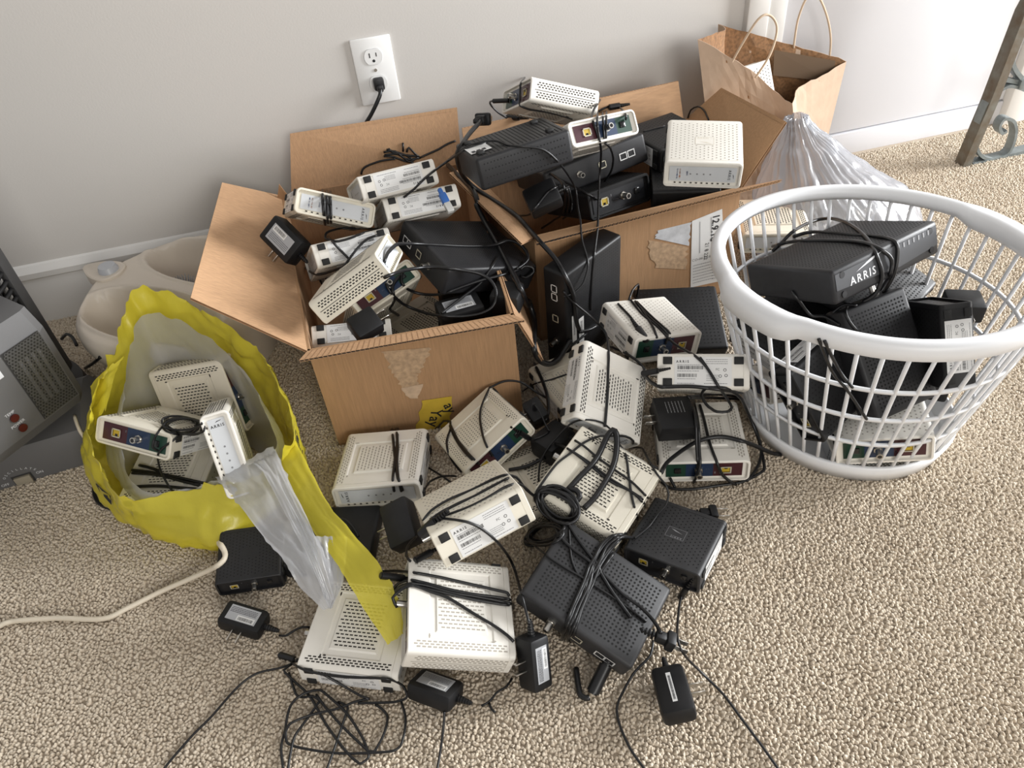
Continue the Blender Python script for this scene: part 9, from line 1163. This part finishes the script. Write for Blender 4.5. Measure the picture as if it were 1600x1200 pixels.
link('front_band', finish(bm, 'front_band', mat('band_grey', (.085, .088, .095), .35, metal=.3)), par)
p.text('ARRIS', -X * .36, -Z * .13, .0165, INKW, space=1.3, bold=.0002, lift=.0003)
p.poly([(-X * .30, Z * .17), (-X * .16, Z * .36), (-X * .09, Z * .40), (-X * .14, Z * .30)], INKW, .0003); p.poly([(-X * .21, Z * .30), (-X * .16, Z * .36), (-X * .04, Z * .40), (-X * .15, Z * .33)], INKW, .0003)
for k in range(7): p.rect(X * (.10 + .048 * k), Z * .20, X * (.115 + .048 * k), Z * .34, INKG, .0003)
link('front_lettering', p.me('front_lettering'), par)
par = [o for o in bpy.data.objects if str(o.get('label', '')).startswith('black ridged')][0]; X, Y, Z = POSES['r']['dims']; zs = POSES['r']['zs']
for k in range(22):
    o = link('ridge', box_me('ridge', (0, 0, 0), (.0022, Y * .86, .0016), BLACK, .0006), par); o.location = ((-.44 + .042 * k) * X, 0, zs * Z / 2)
for (a, b) in ((.40, -.30), (-.34, -.30), (.40, .30), (-.34, .30)):
    o = link('rubber_foot', cached('rf2', lambda: box_me('rf2', (0, 0, 0), (.012, .012, .006), RUBBER, .002)), par); o.location = (a * X, b * Y, zs * (Z / 2 + .002))
p = Print((X * .40, -Y * .02, zs * (Z / 2 + .0016)), (-1, 0, 0), (0, 1, 0) if zs < 0 else (0, -1, 0)); p.rect(-.014, -.028, .022, .012, LABEL); st = link('sticker', p.me('sticker'), par)
p = Print((X * .40, -Y * .02, zs * (Z / 2 + .0019)), (-1, 0, 0), (0, 1, 0) if zs < 0 else (0, -1, 0)); [p.rect(-.010 + .009 * k, -.024, -.004 + .009 * k, -.014, INK) for k in range(3)]; link('sticker_print', p.me('sticker_print'), st)

par = [o for o in bpy.data.objects if str(o.get('label', '')).startswith('tall black router')][0]; X, Y, Z = POSES['x']['dims']
for (xx, yy, w, h) in ((.020, .060, .012, .075), (.040, .040, .014, .080)):
    p = Print((xx, yy, -Z / 2 - .0006), (1, 0, 0), (0, -1, 0)); p.rect(-h / 2, -w / 2, h / 2, w / 2, LABEL); st = link('sticker', p.me('sticker'), par)
    p = Print((xx, yy, -Z / 2 - .0009), (1, 0, 0), (0, -1, 0)); p.bars(-h * .4, -w * .2, h * .5, w * .4, INKG, 5); link('sticker_print', p.me('sticker_print'), st)

# ------------------------------------------------------------------ adapters
GA = 'loose power adapters on the carpet'; GA1 = 'power adapters in the boxes'
adapter('K', 'black adapter block with printed text lying on the white modem by the basket', GA, '-x', None, 'text', BLACK, .0015)
adapter('O', 'black adapter with silver label and bare prongs below the yellow bag', GA, '-y', '+x', 'label', BLACK, .007)
adapter('P', 'black adapter with silver label under the edge of the scuffed modem', GA, None, '+x', 'label', BLACK, .007)
adapter('Q', 'black adapter standing upright with ribbed cord end beside the large router', GA, '-x', '+y', 'label', BLACK, .004)
adapter('R', 'black adapter with a white barcode strip, nearest the right foreground', GA, '+x', '+y', 'strip', BLACK, .007)
adapter('S', 'black adapter with two bare prongs sitting on the flat plain router', GA, '-x', None, None, BLACK2, .005)
adapter('U1', 'small black adapter with an upright prong by the tilted white modem', GA, '-x', '+z', None, BLACK, .004)
adapter('U2', 'black adapter in the gap between tilted modem and cord bundle', GA, None, '+x', None, BLACK, .008)
adapter('i1', 'black adapter with bent prongs at the front edge of the front box', GA1, '+x', None, None, BLACK, .004)
adapter('i2', 'black adapter with a grey label low in the front box', GA1, None, None, 'label', BLACK, .004)
adapter('i3', 'black adapter in the right corner of the front box', GA1, None, '+y', None, BLACK, .006)
adapter('j', 'black adapter with silver label and prongs at the left edge of the front box', GA1, '-x', '-y', 'label', BLACK, .005)
adapter('b5', 'black adapter with prongs on top of the labelled modem in the basket', GA1, '-y', None, None, BLACK, .004)
adapter('b10', 'black adapter low among the routers on the right of the basket', GA1, '+x', '-x', None, BLACK, .005)
adapter('u', 'black adapter wrapped in its own cord in the rear box', GA1, None, '+x', None, BLACK, .006)
def plug(key, label, group='loose plugs'):
    q = GEO['plugs'][key]; d = Vector(q['d']).normalized(); upv = Vector(q['u']); sd = d.cross(upv).normalized(); u2 = sd.cross(d)
    M = Matrix((tuple(sd), tuple(d), tuple(u2))).transposed().to_4x4(); M.translation = Vector(q['o']); k = q.get('k', 1.0)
    e = empty('power_plug', M, label, 'plug', group, k)
    bm = bmesh.new(); box_bm(bm, (0, -.004, 0), (.022, .012, .017), .003, 2); box_bm(bm, (0, -.016, 0), (.014, .016, .012), .003, 2)
    for i in range(4): box_bm(bm, (0, -.027 - i * .0045, 0), (.010 - i * .001, .003, .009 - i * .001), .001, 1)
    box_bm(bm, (0, -.033, 0), (.0055, .022, .0055), .002, 1); link('plug_body', finish(bm, 'plug_body', BLACK), e)
    for s in (-1, 1): o = link('prong', blade_me(), e); o.location = (s * .0064, .001, 0)
    return e
for k, l in (('p1', 'two-prong black plug pointing up at the left of the rear box'), ('p2', 'two-prong black plug hanging over the edge of the large front router'), ('p3', 'two-prong black plug whose prong shows behind the small black modem')): plug(k, l)
q = GEO['plugs']['eth']; bm = bmesh.new()
e = empty('network_plug', Matrix.Translation(q['o']), 'blue network cable plug resting on a white modem in the front box', 'plug')
d = Vector(q['d']).normalized(); u2 = Vector(q['u']); sd = d.cross(u2).normalized(); M = Matrix((tuple(sd), tuple(d), tuple(sd.cross(d)))).transposed().to_4x4()
bm = bmesh.new(); box_bm(bm, (0, -.010, 0), (.013, .020, .010), .003, 2, M); box_bm(bm, (0, -.024, 0), (.008, .012, .008), .003, 2, M); link('boot', finish(bm, 'boot', BLUEC), e)
bm = bmesh.new(); box_bm(bm, (0, .008, 0), (.0115, .018, .008), .0006, 1, M); link('clear_tip', finish(bm, 'clear_tip', CLEARP), e)

# ------------------------------------------------------------------ cords
for c in CORDS:
    if c['kind'] == 'cord':
        cord(c['p'], c['r'], c['label'], c.get('group'), c.get('name', 'cable'), {'k': CORDM, 'a': ALMOND}[c.get('m', 'k')], c.get('cat', 'cord'), c.get('sub', 2))
    elif c['kind'] == 'part':     # lies in the hand of a thing that owns it
        par = [o for o in bpy.data.objects if str(o.get('label', '')).startswith(c['parent'])][0]; inv = par.matrix_world.inverted()
        link(c.get('name', 'cord'), tube_me('cord', [inv @ Vector(p) for p in c['p']], c['r'] / par.scale.x, CORDM, c.get('sub', 4), 6), par)
    elif c['kind'] == 'barrel':
        a, b = Vector(c['a']), Vector(c['b']); d = (b - a).normalized(); e = empty(c['name'], Matrix.Translation(a), c['label'], c['cat'], c.get('group')); L = (b - a).length; r = c['r']
        bm = bmesh.new(); cyl_bm(bm, (0, 0, 0), d * L, r, n=14); bmesh.ops.bevel(bm, geom=[x for x in bm.edges if len(x.link_faces) == 2 and x.calc_face_angle(0) > 1], offset=r * .25, segments=2, affect='EDGES'); link('sleeve', finish(bm, 'sleeve', CORDM), e)
        bm = bmesh.new()
        for k in range(5): cyl_bm(bm, -d * (.002 + .004 * k), -d * (.0045 + .004 * k), r * (.62 - .05 * k), n=10)
        link('strain_relief', finish(bm, 'strain_relief', CORDM), e)
